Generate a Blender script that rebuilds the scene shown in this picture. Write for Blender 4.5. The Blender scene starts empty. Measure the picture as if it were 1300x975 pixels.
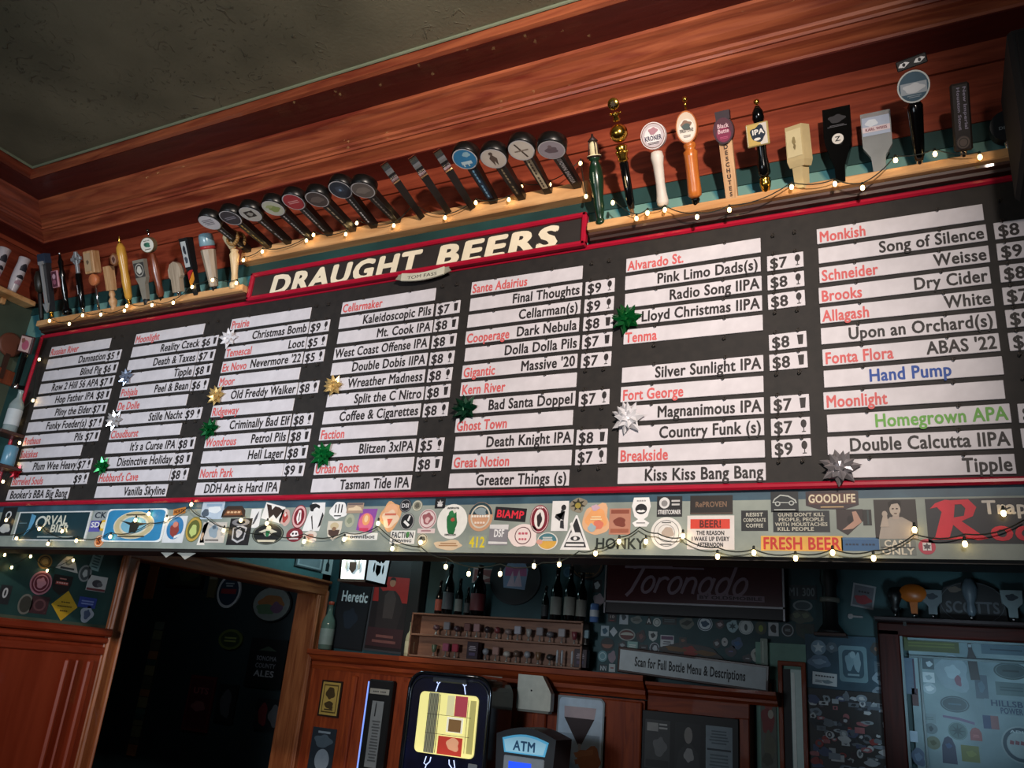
import bpy, math, random
from mathutils import Vector, Matrix
random.seed(7)
SC = bpy.context.scene
COL = SC.collection
# ------------------------------------------------------------------ camera
F_PX, YAW, PITCH, ROLL = 1040.24, .4899, .3452, .0899
CAM = Vector((0, 0, 1.55))
D = 2.80                                  # distance to the beam that carries the menu board
XL = -4.95                                # left wall
YB = 6.10                                 # rear wall
cy, sy, cp, sp = math.cos(YAW), math.sin(YAW), math.cos(PITCH), math.sin(PITCH)
FWD = Vector((-sy*cp, cy*cp, sp)); R0 = Vector((cy, sy, 0)); U0 = R0.cross(FWD)
RGT = math.cos(ROLL)*R0 + math.sin(ROLL)*U0
UPV = -math.sin(ROLL)*R0 + math.cos(ROLL)*U0
cam = bpy.data.cameras.new('camera'); camo = bpy.data.objects.new('camera', cam); COL.objects.link(camo)
cam.sensor_fit = 'HORIZONTAL'; cam.sensor_width = 36; cam.lens = 36*F_PX/1300; cam.clip_start = .05; cam.clip_end = 100
camo.matrix_world = Matrix(((RGT.x, UPV.x, -FWD.x, CAM.x), (RGT.y, UPV.y, -FWD.y, CAM.y), (RGT.z, UPV.z, -FWD.z, CAM.z), (0, 0, 0, 1)))
SC.camera = camo
# ------------------------------------------------------------------ light
SC.view_settings.view_transform = 'Standard'; SC.view_settings.look = 'None'
SC.view_settings.gamma = 1; SC.view_settings.use_curve_mapping = False
SC.view_settings.exposure = 0.0
W = bpy.data.worlds.new('world'); SC.world = W; W.use_nodes = True
W.node_tree.nodes['Background'].inputs[0].default_value = (.75, .88, 1, 1)
W.node_tree.nodes['Background'].inputs[1].default_value = .042
def aim(o, p):
    o.rotation_euler = (Vector(p)-o.location).to_track_quat('-Z', 'Y').to_euler()
def spot(name, loc, tgt, power, col, deg, blend=1, r=.06):
    l = bpy.data.lights.new(name, 'SPOT'); l.energy = power; l.color = col; l.spot_size = math.radians(deg); l.spot_blend = blend; l.shadow_soft_size = r
    o = bpy.data.objects.new(name, l); COL.objects.link(o); o.location = loc; aim(o, tgt); return o
def point(name, loc, power, col, r=.08):
    l = bpy.data.lights.new(name, 'POINT'); l.energy = power; l.color = col; l.shadow_soft_size = r
    o = bpy.data.objects.new(name, l); COL.objects.link(o); o.location = loc; return o
def area(name, loc, tgt, power, col, sx, sy):
    l = bpy.data.lights.new(name, 'AREA'); l.shape = 'RECTANGLE'; l.size = sx; l.size_y = sy; l.energy = power; l.color = col
    o = bpy.data.objects.new(name, l); COL.objects.link(o); o.location = loc; aim(o, tgt); return o
spot('bar_spotlight', (.55, -.1, 3.1), (-1.65, 2.8, 2.75), 640, (1, .87, .77), 75)
area('cool_left_fill', (-2.6, -2.6, 1.3), (-3.0, 2.8, 2.4), 45, (.80, .90, 1), 2.4, 1.2)  # unseen cool fill added for the left of board and beam
spot('cool_left_spot', (-2.6, -1.2, 1.9), (-3.5, 2.8, 2.35), 420, (.84, .92, 1), 56, 1, .25)  # unseen cool spot added, its cone narrowed to spare the crown
spot('window_patch_spot', (.15, 4.7, 1.55), (.02, 6.1, 1.82), 34, (.62, .85, 1), 62, 1, .15)  # unseen spot added to make the bright patch on the frosted window
point('next_room_fill', (-6.6, 5.6, 2.4), 5, (.8, .9, 1))  # point light added so the dim room's tray and signs show
spot('backbar_downlight', (-3.7, 4.3, 2.5), (-3.5, 6.1, 1.3), 30, (1, .8, .6), 100)
point('teal_wall_light', (-4.45, 5.6, 2.75), 9, (.6, .95, 1))  # cyan point light near the rear left corner

# ------------------------------------------------------------------ pixel -> point on a wall of the room, and back
def ray(px, py): return FWD + RGT*((px-650)/F_PX) + UPV*((487.5-py)/F_PX)
def at(px, py, y=D):
    d = ray(px, py); return CAM + d*((y-CAM.y)/d.y)
def atx(px, py, x=XL):
    d = ray(px, py); return CAM + d*((x-CAM.x)/d.x)
def proj(p):
    d = Vector(p)-CAM; q = d.dot(FWD); return (650+F_PX*d.dot(RGT)/q, 487.5-F_PX*d.dot(UPV)/q)
def scale_at(p, ex=Vector((1, 0, 0))):
    a = proj(p); b = proj(p+ex*.01); c = proj(p+Vector((0, 0, .01)))
    return abs(b[0]-a[0])/.01, abs(c[1]-a[1])/.01       # pixels per metre along the wall and up it

# ------------------------------------------------------------------ materials
MATS = {}
def lin(h):
    h = h.lstrip('#'); c = [int(h[i:i+2], 16)/255 for i in (0, 2, 4)]
    return tuple(x/12.92 if x <= .04045 else ((x+.055)/1.055)**2.4 for x in c)+(1,)
def bs(m): return m.node_tree.nodes['Principled BSDF']
def M(hexc, rough=.5, metal=0, emit=0, spec=.5, alpha=1, trans=0):
    k = (hexc, rough, metal, emit, spec, trans)
    if k in MATS: return MATS[k]
    m = bpy.data.materials.new('paint_'+hexc.lstrip('#')); m.use_nodes = True; b = bs(m); nt = m.node_tree
    c = lin(hexc)
    b.inputs['Roughness'].default_value = rough; b.inputs['Metallic'].default_value = metal
    b.inputs['Specular IOR Level'].default_value = spec; b.inputs['Transmission Weight'].default_value = trans
    if emit:
        b.inputs['Base Color'].default_value = c
        b.inputs['Emission Color'].default_value = c; b.inputs['Emission Strength'].default_value = emit
    else:   # slight procedural wear
        n = nt.nodes.new('ShaderNodeTexNoise'); n.inputs['Scale'].default_value = 18; n.inputs['Detail'].default_value = 4
        r = nt.nodes.new('ShaderNodeValToRGB'); r.color_ramp.elements[0].position = .3; r.color_ramp.elements[1].position = .7
        r.color_ramp.elements[0].color = (c[0]*.86, c[1]*.86, c[2]*.86, 1); r.color_ramp.elements[1].color = c
        tc = nt.nodes.new('ShaderNodeTexCoord')
        nt.links.new(tc.outputs['Object'], n.inputs['Vector'])
        nt.links.new(n.outputs['Fac'], r.inputs['Fac']); nt.links.new(r.outputs['Color'], b.inputs['Base Color'])
    MATS[k] = m; return m
def noise_mat(name, c1, c2, scale=(1, 1, 1), nscale=6, rough=.6, bump=0, detail=6, dist=0, pos=(.35, .65), spec=.5, bscale=None, coat=0):
    m = bpy.data.materials.new(name); m.use_nodes = True; nt = m.node_tree; b = bs(m)
    tc = nt.nodes.new('ShaderNodeTexCoord'); mp = nt.nodes.new('ShaderNodeMapping'); mp.inputs['Scale'].default_value = scale
    n = nt.nodes.new('ShaderNodeTexNoise'); n.inputs['Scale'].default_value = nscale; n.inputs['Detail'].default_value = detail; n.inputs['Distortion'].default_value = dist
    r = nt.nodes.new('ShaderNodeValToRGB'); e = r.color_ramp.elements
    e[0].position, e[1].position = pos; e[0].color = lin(c1); e[1].color = lin(c2)
    L = nt.links.new
    L(tc.outputs['Object'], mp.inputs['Vector']); L(mp.outputs['Vector'], n.inputs['Vector']); L(n.outputs['Fac'], r.inputs['Fac']); L(r.outputs['Color'], b.inputs['Base Color'])
    b.inputs['Roughness'].default_value = rough; b.inputs['Specular IOR Level'].default_value = spec; b.inputs['Coat Weight'].default_value = coat
    if bump:
        bp = nt.nodes.new('ShaderNodeBump'); bp.inputs['Strength'].default_value = bump; bp.inputs['Distance'].default_value = .02
        src = n
        if bscale:
            src = nt.nodes.new('ShaderNodeTexNoise'); src.inputs['Scale'].default_value = bscale; src.inputs['Detail'].default_value = 8; src.inputs['Distortion'].default_value = 1.5
            L(tc.outputs['Object'], src.inputs['Vector'])
        L(src.outputs['Fac'], bp.inputs['Height']); L(bp.outputs['Normal'], b.inputs['Normal'])
    return m
def wood(name, c1, c2, axis='x', rough=.45, coat=.15, k=1.0, spec=.5):
    s = {'x': (.9, 9, 9), 'y': (9, .9, 9), 'z': (9, 9, .9)}[axis]
    return noise_mat(name, c1, c2, tuple(v*k for v in s), 2.2, rough, .12, 8, 1.2, (.3, .72), spec, None, coat)
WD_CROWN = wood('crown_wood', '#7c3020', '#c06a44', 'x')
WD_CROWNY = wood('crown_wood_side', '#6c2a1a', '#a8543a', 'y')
WD_PLANK = wood('wall_plank_wood', '#6c2818', '#a04a30', 'x')
WD_PLANKY = wood('wall_plank_wood_side', '#6c2818', '#a04a30', 'y')
WD_SHELF = wood('pale_shelf_wood', '#b07a48', '#dfae78', 'x', .55, 0)
WD_DARK = wood('dark_rail_wood', '#2b1610', '#4a281a', 'x', .5)
WD_CAB = wood('cabinet_wood', '#74290f', '#a64a20', 'x', .55, .03, 1, .3)
WD_CABZ = wood('cabinet_wood_upright', '#74290f', '#a64a20', 'z', .55, .03, 1, .3)
WD_DOOR = wood('door_casing_wood', '#74381c', '#a8653c', 'z', .4, .2)
WD_DOORY = wood('door_head_wood', '#74381c', '#a8653c', 'y', .4, .2)
WD_PANEL = wood('wainscot_wood', '#742610', '#8c3820', 'z', .4, .1, .35, .35)
WD_PANELY = wood('wainscot_rail_wood', '#742610', '#8c3820', 'y', .35, .15)
WD_TAN = wood('tan_handle_wood', '#a87a4e', '#d8b084', 'z', .5, 0, 2)
WD_ORANGE = wood('orange_handle_wood', '#a4521c', '#cf7a34', 'z', .3, .4, 2)
WD_BROWN = wood('brown_handle_wood', '#5e2a18', '#87452a', 'z', .3, .4, 2)
WD_GREY = wood('grey_handle_wood', '#8a7a68', '#b8a792', 'z', .5, 0, 2)
WD_CREAM = wood('cream_handle_wood', '#c9a678', '#ecd2a4', 'z', .4, .1, 2)
TEAL_DK = noise_mat('dark_teal_paint', '#123231', '#1d4442', nscale=3, rough=.6)
TEAL_ST = None
GREY_BEAM = noise_mat('grey_green_beam_paint', '#7b857f', '#939c94', nscale=7, rough=.55)
BLUE_BAND = noise_mat('slate_blue_band_paint', '#2a4353', '#3c5c6c', nscale=7, rough=.5)
GREEN_WALL = noise_mat('green_wall_paint', '#3a4438', '#4b5546', nscale=4, rough=.6)
BLACK = M('#08080a', .55); DARK = M('#1a1614', .6); BLACKG = M('#060607', .12)
BOARD = noise_mat('menu_board_black', '#191615', '#221e1c', nscale=30, rough=.7)
RED_FR = M('#aa1430', .32); WHITE = M('#d2ced4', .5); TXT = M('#262223', .6); TRED = M('#cf5e5e', .6); TBLUE = M('#1f4a9c', .6); TGREEN = M('#6aa84a', .6)
BRASS = M('#c9a04a', .25, 1); HOOK = M('#3a342e', .4, .5); CHROME = M('#d8d8dc', .18, 1); GOLD = M('#e0b450', .2, 1)
BULB = M('#ffd890', .3, 0, 11); WIRE = M('#182018', .6)
def ceiling_mat():
    m = noise_mat('ceiling_plaster', '#64624f', '#7e7a64', nscale=2.2, rough=.7, detail=5); nt = m.node_tree; L = nt.links.new; b = bs(m)
    tc = nt.nodes.new('ShaderNodeTexCoord')
    n1 = nt.nodes.new('ShaderNodeTexNoise'); n1.inputs['Scale'].default_value = 14; n1.inputs['Detail'].default_value = 8; n1.inputs['Distortion'].default_value = 2.5
    rr = nt.nodes.new('ShaderNodeValToRGB'); rr.color_ramp.elements[0].position = .60; rr.color_ramp.elements[1].position = .72
    n2 = nt.nodes.new('ShaderNodeTexNoise'); n2.inputs['Scale'].default_value = 1.7; n2.inputs['Detail'].default_value = 3
    r2 = nt.nodes.new('ShaderNodeValToRGB'); r2.color_ramp.elements[0].position = .42; r2.color_ramp.elements[1].position = .62
    mu = nt.nodes.new('ShaderNodeMath'); mu.operation = 'MULTIPLY'
    ad = nt.nodes.new('ShaderNodeMath'); ad.operation = 'MULTIPLY_ADD'; ad.inputs[1].default_value = .10
    n3 = nt.nodes.new('ShaderNodeTexNoise'); n3.inputs['Scale'].default_value = 60; n3.inputs['Detail'].default_value = 4
    bp = nt.nodes.new('ShaderNodeBump'); bp.inputs['Strength'].default_value = .8; bp.inputs['Distance'].default_value = .02; bp.invert = False
    for n in (n1, n2, n3): L(tc.outputs['Object'], n.inputs['Vector'])
    L(n1.outputs['Fac'], rr.inputs['Fac']); L(n2.outputs['Fac'], r2.inputs['Fac']); L(rr.outputs['Color'], mu.inputs[0]); L(r2.outputs['Color'], mu.inputs[1])
    L(n3.outputs['Fac'], ad.inputs[0]); L(mu.outputs[0], ad.inputs[2]); L(ad.outputs[0], bp.inputs['Height']); L(bp.outputs['Normal'], b.inputs['Normal'])
    return m
CEIL = ceiling_mat()
def stripe_mat():
    m = bpy.data.materials.new('teal_striped_paint'); m.use_nodes = True; nt = m.node_tree; L = nt.links.new; b = bs(m)
    tc = nt.nodes.new('ShaderNodeTexCoord'); w = nt.nodes.new('ShaderNodeTexWave'); w.inputs['Scale'].default_value = 2.6; w.inputs['Distortion'].default_value = 2.2; w.inputs['Detail'].default_value = 1.5; w.inputs['Detail Scale'].default_value = .6
    mp = nt.nodes.new('ShaderNodeMapping'); mp.inputs['Rotation'].default_value = (0, .5, 0)
    r = nt.nodes.new('ShaderNodeValToRGB'); r.color_ramp.elements[0].color = lin('#2c6670'); r.color_ramp.elements[1].color = lin('#6a948c'); r.color_ramp.elements[0].position = .25; r.color_ramp.elements[1].position = .6
    L(tc.outputs['Object'], mp.inputs['Vector']); L(mp.outputs['Vector'], w.inputs['Vector']); L(w.outputs['Fac'], r.inputs['Fac']); L(r.outputs['Color'], b.inputs['Base Color']); b.inputs['Roughness'].default_value = .5
    return m
TEAL_ST = stripe_mat()

# ------------------------------------------------------------------ glyphs
GLY = {}
def glyph(c, bold):
    k = (c, bold)
    if k in GLY: return GLY[k]
    def ev(s):
        cu = bpy.data.curves.new('glyph', 'FONT'); cu.body = s; cu.size = 1; cu.resolution_u = 3; cu.offset = 0
        o = bpy.data.objects.new('glyph', cu); COL.objects.link(o)
        dg = bpy.context.evaluated_depsgraph_get(); me = bpy.data.meshes.new_from_object(o.evaluated_get(dg))
        vs = [(v.co.x, v.co.y, 0) for v in me.vertices]; fs = [tuple(p.vertices) for p in me.polygons]
        fs = [f if sum(vs[f[i-1]][0]*vs[f[i]][1]-vs[f[i]][0]*vs[f[i-1]][1] for i in range(len(f))) > 0 else f[::-1] for f in fs]
        bpy.data.meshes.remove(me); bpy.data.objects.remove(o); bpy.data.curves.remove(cu)
        return vs, fs
    if ('|', bold) not in GLY and c != '|': glyph('|', bold)
    if c == '|':
        vs, fs = ev('|'); GLY[k] = (vs, fs, max(v[0] for v in vs)); return GLY[k]
    vs, fs = ev(c) if c != ' ' else ([], [])
    d = (0, .031, .05)[bold]
    if d and vs:            # heavier weight: the outline spread by a small round pen
        v0, f0 = vs, fs; n0 = len(v0); vs, fs = [], []
        for i in range(8):
            dx, dy = d*math.cos(i*math.pi/4), d*.8*math.sin(i*math.pi/4); b0 = len(vs)
            vs = vs+[(x+dx, y+dy, 4e-5*i) for x, y, _ in v0]; fs = fs+[tuple(b0+k for k in f) for f in f0]
    adv = max(v[0] for v in ev(c+'|')[0]) - GLY[('|', bold)][2]
    GLY[k] = (vs, fs, adv+(0, .03, .075)[bold]); return GLY[k]
for _b in (0, 1, 2):
    for _c in "ABCDEFGHIJKLMNOPQRSTUVWXYZabcdefghijklmnopqrstuvwxyz0123456789 &$().,'!-/:": glyph(_c, _b)
for _b in (0, 1, 2): GLY[('~', _b)] = ([(.03, .16, 0), (.36, .12, 0), (.42, .40, 0), (.10, .48, 0)], [(0, 1, 2, 3)], .44)   # print too small to read
CAPH = max(v[1] for v in glyph('H', 0)[0])

# ------------------------------------------------------------------ mesh building
class MB:
    def __init__(s): s.v = []; s.f = []; s.m = []; s.sm = []; s.mats = []; s.T = Matrix()
    def mi(s, m):
        if m not in s.mats: s.mats.append(m)
        return s.mats.index(m)
    def add(s, vs, fs, m, smooth=False):
        b = len(s.v); s.v += [tuple(s.T @ Vector(v)) for v in vs]; i = s.mi(m)
        for f in fs: s.f.append(tuple(b+k for k in f)); s.m.append(i); s.sm.append(smooth)
        return s
    def box(s, c, d, m, R=None):
        x, y, z = d[0]/2, d[1]/2, d[2]/2
        vs = [Vector((a*x, b*y, e*z)) for a in (-1, 1) for b in (-1, 1) for e in (-1, 1)]
        if R: vs = [R @ v for v in vs]
        vs = [v+Vector(c) for v in vs]
        return s.add(vs, [(0, 1, 3, 2), (4, 6, 7, 5), (0, 4, 5, 1), (2, 3, 7, 6), (0, 2, 6, 4), (1, 5, 7, 3)], m)
    def cbox(s, c, d, m, ch=.004):            # box with chamfered edges
        hx, hy, hz = d[0]/2, d[1]/2, d[2]/2; ch = min(ch, hx*.9, hy*.9, hz*.9)
        vs = []; idx = {}
        for a in (-1, 1):
            for b in (-1, 1):
                for e in (-1, 1):
                    for k, p in enumerate(((a*hx, b*(hy-ch), e*(hz-ch)), (a*(hx-ch), b*hy, e*(hz-ch)), (a*(hx-ch), b*(hy-ch), e*hz))):
                        idx[(a, b, e, k)] = len(vs); vs.append(tuple(p[i]+c[i] for i in range(3)))
        fs = []
        for k in range(3):
            for sg in (-1, 1):
                q = []
                for (u, w) in ((-1, -1), (1, -1), (1, 1), (-1, 1)):
                    t = [0, 0, 0]; t[k] = sg; o = [i for i in range(3) if i != k]; t[o[0]] = u; t[o[1]] = w; q.append(idx[(*t, k)])
                flip = (sg > 0) == (k == 1)
                fs.append(tuple(q[::-1]) if flip else tuple(q))
        for a in (-1, 1):
            for b in (-1, 1):
                fs.append((idx[(a, b, -1, 0)], idx[(a, b, 1, 0)], idx[(a, b, 1, 1)], idx[(a, b, -1, 1)]))
                fs.append((idx[(a, -1, b, 0)], idx[(a, 1, b, 0)], idx[(a, 1, b, 2)], idx[(a, -1, b, 2)]))
                fs.append((idx[(-1, a, b, 1)], idx[(1, a, b, 1)], idx[(1, a, b, 2)], idx[(-1, a, b, 2)]))
                for e in (-1, 1): fs.append((idx[(a, b, e, 0)], idx[(a, b, e, 1)], idx[(a, b, e, 2)]))
        return s.add(vs, fs, m)
    def frus(s, z0, w0, d0, z1, w1, d1, m, x=0, y=0):   # tapered four-sided post
        vs = [(x+a*w/2, y+b*d/2, z) for z, w, d in ((z0, w0, d0), (z1, w1, d1)) for a, b in ((-1, -1), (1, -1), (1, 1), (-1, 1))]
        return s.add(vs, [(3, 2, 1, 0), (4, 5, 6, 7), (0, 1, 5, 4), (1, 2, 6, 5), (2, 3, 7, 6), (3, 0, 4, 7)], m)
    def lathe(s, prof, m, n=20, x=0, y=0, axis='z', smooth=True, close=True):
        vs = []; fs = []
        for (r, z) in prof:
            for k in range(n):
                a = 2*math.pi*k/n; p = (r*math.cos(a), r*math.sin(a), z)
                if axis == 'y': p = (p[0], z, p[1])
                if axis == 'x': p = (z, p[0], p[1])
                vs.append((p[0]+x, p[1]+(y if axis != 'y' else 0), p[2]))
        for i in range(len(prof)-1):
            for k in range(n):
                k2 = (k+1) % n; q = (i*n+k, i*n+k2, (i+1)*n+k2, (i+1)*n+k)
                fs.append(q if axis != 'y' else q[::-1])
        if close:
            fs.append(tuple(range(n))[::-1] if axis != 'y' else tuple(range(n)))
            t = tuple(range((len(prof)-1)*n, len(prof)*n)); fs.append(t if axis != 'y' else t[::-1])
        return s.add(vs, fs, m, smooth)
    def ball(s, c, r, m, n=12, sz=1):
        pr = [(max(1e-4, r*math.sin(math.pi*i/n)), -r*sz*math.cos(math.pi*i/n)) for i in range(n+1)]
        T = s.T; s.T = T @ Matrix.Translation(c); s.lathe(pr, m, max(8, n)); s.T = T; return s
    def tube(s, pts, r, m, n=6):
        pts = [Vector(p) for p in pts]; vs = []; fs = []
        for i, p in enumerate(pts):
            t = (pts[min(i+1, len(pts)-1)]-pts[max(i-1, 0)]).normalized()
            a = t.orthogonal().normalized() if i == 0 else (a-t*a.dot(t)).normalized()
            b = t.cross(a)
            for k in range(n):
                w = 2*math.pi*k/n; vs.append(p+r*(math.cos(w)*a+math.sin(w)*b))
        for i in range(len(pts)-1):
            for k in range(n): fs.append((i*n+k, i*n+(k+1) % n, (i+1)*n+(k+1) % n, (i+1)*n+k))
        fs.append(tuple(range(n))[::-1]); fs.append(tuple(range((len(pts)-1)*n, len(pts)*n)))
        return s.add(vs, fs, m, True)
    def prism(s, poly, y0, y1, m, side=None):          # outline in x,z (ccw) from y0 (front) to y1 (back)
        n = len(poly); vs = [(x, y0, z) for x, z in poly]+[(x, y1, z) for x, z in poly]
        s.add(vs, [tuple(range(n)), tuple(range(2*n-1, n-1, -1))], m)
        return s.add(vs, [((i+1) % n, i, n+i, n+(i+1) % n) for i in range(n)], side or m)
    def sweepx(s, prof, x0, x1, m, z_of=None):          # profile of (y,z) swept along x
        n = len(prof); vs = [(x0, y, z) for y, z in prof]+[(x1, y, z) for y, z in prof]
        return s.add(vs, [(i, (i+1) % n, n+(i+1) % n, n+i) for i in range(n)]+[tuple(range(n))[::-1], tuple(range(n, 2*n))], m)
    def poly(s, pts, y, m): return s.add([(x, y, z) for x, z in pts], [tuple(range(len(pts)))], m)
    def text(s, t, h, m, x=0, z=0, y=0, align='c', xs=1, sh=0, b=1, width=None):
        k = h/CAPH; t = str(t)
        tot = sum(glyph(c, b)[2] for c in t)*k
        if width: xs = width/max(tot, 1e-6)
        cx = x-{'l': 0, 'c': .5, 'r': 1}[align]*tot*xs
        for c in t:
            vs, fs, ad = glyph(c, b)
            if vs:
                s.add([(cx+(gx+sh*gy)*k*xs, y-gd, z+gy*k) for gx, gy, gd in vs], fs, m)
            cx += ad*k*xs
        return s
    def build(s, name, parent=None, loc=(0, 0, 0), rot=(0, 0, 0), kind=None, label=None, bevel=0):
        me = bpy.data.meshes.new(name); me.from_pydata(s.v, [], s.f)
        for m in s.mats: me.materials.append(m)
        me.polygons.foreach_set('material_index', s.m); me.polygons.foreach_set('use_smooth', s.sm); me.update()
        o = bpy.data.objects.new(name, me); COL.objects.link(o); o.location = loc; o.rotation_euler = rot
        if parent: o.parent = parent
        if kind: o['kind'] = kind
        if label: o['label'] = label
        if bevel:
            bm = o.modifiers.new('bevel', 'BEVEL'); bm.width = bevel; bm.segments = 2; bm.limit_method = 'ANGLE'
        return o
def tag(o, label, cat, group=None, kind=None):
    o['label'] = label; o['category'] = cat
    if group: o['group'] = group
    if kind: o['kind'] = kind
    return o
def thing(name, label, cat, loc=(0, 0, 0), rot=(0, 0, 0), group=None):
    o = bpy.data.objects.new(name, None); o.empty_display_size = .05; COL.objects.link(o); o.location = loc; o.rotation_euler = rot
    return tag(o, label, cat, group)
def ell(cx, cz, rx, rz, n=32, a0=0, a1=2*math.pi):
    return [(cx+rx*math.cos(a0+(a1-a0)*i/n), cz+rz*math.sin(a0+(a1-a0)*i/n)) for i in range(n + (0 if abs(a1-a0-2*math.pi) < 1e-6 else 1))]
def rrect(cx, cz, w, h, r, n=5):
    o = []
    for (sx, sz, a) in ((1, -1, -90), (1, 1, 0), (-1, 1, 90), (-1, -1, 180)):
        for i in range(n+1):
            t = math.radians(a+90*i/n); o.append((cx+sx*(w/2-r)+r*math.cos(t), cz+sz*(h/2-r)+r*math.sin(t)))
    return o
def blob(rx, rz, seed, n=26, amp=.16):
    rn = random.Random(seed); ph = [rn.uniform(0, 6.28) for _ in range(4)]; am = [amp*rn.uniform(.4, 1) for _ in range(4)]
    return [((rx*(1+sum(am[k]*math.sin((k+2)*t+ph[k]) for k in range(4))*.6))*math.cos(t), (rz*(1+sum(am[k]*math.sin((k+2)*t+ph[k]) for k in range(4))*.6))*math.sin(t)) for t in [2*math.pi*i/n for i in range(n)]]
def star(r0, r1, n, a0=math.pi/2): return [((r0 if i % 2 == 0 else r1)*math.cos(a0+math.pi*i/n), (r0 if i % 2 == 0 else r1)*math.sin(a0+math.pi*i/n)) for i in range(2*n)]

def art(mb, w, h, items, y=-.0016, step=.0004):
    """printed shapes on a flat face, sizes relative to half width / half height (-1..1)"""
    a, b = w/2, h/2
    for it in items:
        k = it[0]; c = it[-1]; m = c if not isinstance(c, str) else M(c, .55)
        if k == 'r': _, x, z, ww, hh, _c = it; mb.poly([((x-ww/2)*a, (z-hh/2)*b), ((x+ww/2)*a, (z-hh/2)*b), ((x+ww/2)*a, (z+hh/2)*b), ((x-ww/2)*a, (z+hh/2)*b)], y, m)
        elif k == 'e': _, x, z, rx, rz, _c = it; mb.poly(ell(x*a, z*b, rx*a, rz*b, 24), y, m)
        elif k == 'o':                                  # ring
            _, x, z, rx, rz, t, _c = it; o = ell(x*a, z*b, rx*a, rz*b, 28); i_ = ell(x*a, z*b, rx*a*(1-t), rz*b*(1-t), 28); n = 28
            mb.add([(p[0], y, p[1]) for p in o+i_], [(q, (q+1) % n, n+(q+1) % n, n+q) for q in range(n)], m)
        elif k == 'p': mb.poly([(px*a, pz*b) for px, pz in it[1]], y, m)
        elif k == 't':                                  # text, x, z(base), cap height, width
            _, s, x, z, hh, ww, _c = it; mb.text(s, hh*b, m, x*a, z*b, y, 'c', b=1, width=ww*a)
        elif k == 'b': mb.poly([(px*a+it[2]*a, pz*b+it[3]*b) for px, pz in blob(it[4], it[5], it[1])], y, m)
        elif k == 'l':                                  # lines of tiny print
            _, x, z, ww, hh, n, _c = it; rn = random.Random(int(1000*(x+z)+n))
            for i in range(n):
                zz = z+hh/2-hh*(i+.5)/n; l = ww*rn.uniform(.7, 1); mb.poly([((x-l/2)*a, (zz-hh*.25/n)*b), ((x+l/2)*a, (zz-hh*.25/n)*b), ((x+l/2)*a, (zz+hh*.25/n)*b), ((x-l/2)*a, (zz+hh*.25/n)*b)], y, m)
        y -= step
    return mb
def outline(shape, w, h, seed=0):
    a, b = w/2, h/2
    if shape == 'e': return ell(0, 0, a, b, 36)
    if shape == 'rr': return rrect(0, 0, w, h, min(w, h)*.12)
    if shape == 'b': return blob(a, b, seed)
    if shape == 't': return [(-a, -b), (a, -b), (a*.05, b), (-a*.05, b)]
    if shape == 'd': return [(0, -b), (a, 0), (0, b), (-a, 0)]
    if shape == 'sh': return [(0, -b), (a*.8, -b*.5), (a, b*.2), (a, b), (-a, b), (-a, b*.2), (-a*.8, -b*.5)]
    if isinstance(shape, list): return [(x*a, z*b) for x, z in shape]
    return [(-a, -b), (a, -b), (a, b), (-a, b)]
def flat(name, label, cat, px, size, base, shape, items, y=D, roll=0, group=None, wall='y', thick=.0012, seed=0):
    """a sticker / sign lying on a wall: centre pixel, pixel size, on plane y (or the left wall)"""
    if wall == 'y': p = at(px[0], px[1], y); ex = Vector((1, 0, 0)); rz = 0
    else: p = atx(px[0], px[1], y); ex = Vector((0, 1, 0)); rz = math.pi/2
    sx, sz = scale_at(p, ex); w, h = size[0]/sx, size[1]/sz
    mb = MB(); m = base if not isinstance(base, str) else M(base, .5)
    mb.prism(outline(shape, w, h, seed), -thick, 0, m); art(mb, w, h, items, -thick-.0004)
    o = mb.build(name, None, p)
    o.matrix_world = Matrix.Translation(p) @ Matrix.Rotation(rz, 4, 'Z') @ Matrix.Rotation(math.radians(roll), 4, 'Y')
    return tag(o, label, cat, group)
def part(mb, name, parent, **k): return mb.build(name, parent, **k)

# ================================================================== the room
def struct(mb, name, **k): return mb.build(name, kind='structure', **k)
struct(MB().box((-2, 1.6, -.05), (16, 13.2, .1), noise_mat('floor_boards', '#2a1a12', '#3e281b', (1, 8, 1), 3)), 'floor')
struct(MB().box((-1.6, -.7, 4.10), (7.2, 7.1, .1), CEIL), 'ceiling')
ZB0, ZB1 = 2.0, 2.24
mb = MB(); xa, xb = XL, 2.2; xc, xw = (xa+xb)/2, xb-xa
mb.box((xc, 2.89, 2.095), (xw, .18, .19), GREY_BEAM); mb.box((xc, 2.89, 2.2155), (xw, .18, .051), BLUE_BAND)
mb.box((xc, 2.89, 2.76), (xw, .18, 1.04), TEAL_DK); mb.box((xc, 2.89, 3.36), (xw, .18, .16), TEAL_ST); mb.box((xc, 2.887, 3.478), (xw, .186, .076), TEAL_DK)
mb.box((xc, 2.885, 3.635), (xw, .19, .236), WD_PLANK); mb.box((xc, 2.9, 3.757), (xw, .16, .01), WD_DARK); mb.box((xc, 2.885, 3.91), (xw, .19, .296), WD_PLANK)
struct(mb, 'wall_front')
struct(MB().box((xc, 2.9, 1.995), (xw, .16, .010), M('#1c1815', .6)), 'trim_shade_1')  # dark strip that paints the shade on the beam's underside
PROF = [(0, 4.05), (.55, 4.05), (.55, 3.99), (.54, 3.985), (.37, 3.985), (.366, 3.972), (.352, 3.966), (.335, 3.962), (.318, 3.952), (.298, 3.936), (.276, 3.925), (.25, 3.92), (.244, 3.909), (.230, 3.906), (.224, 3.897), (.214, 3.899), (.204, 3.890), (.17, 3.884), (.144, 3.872), (.14, 3.862), (0, 3.862)]
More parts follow.
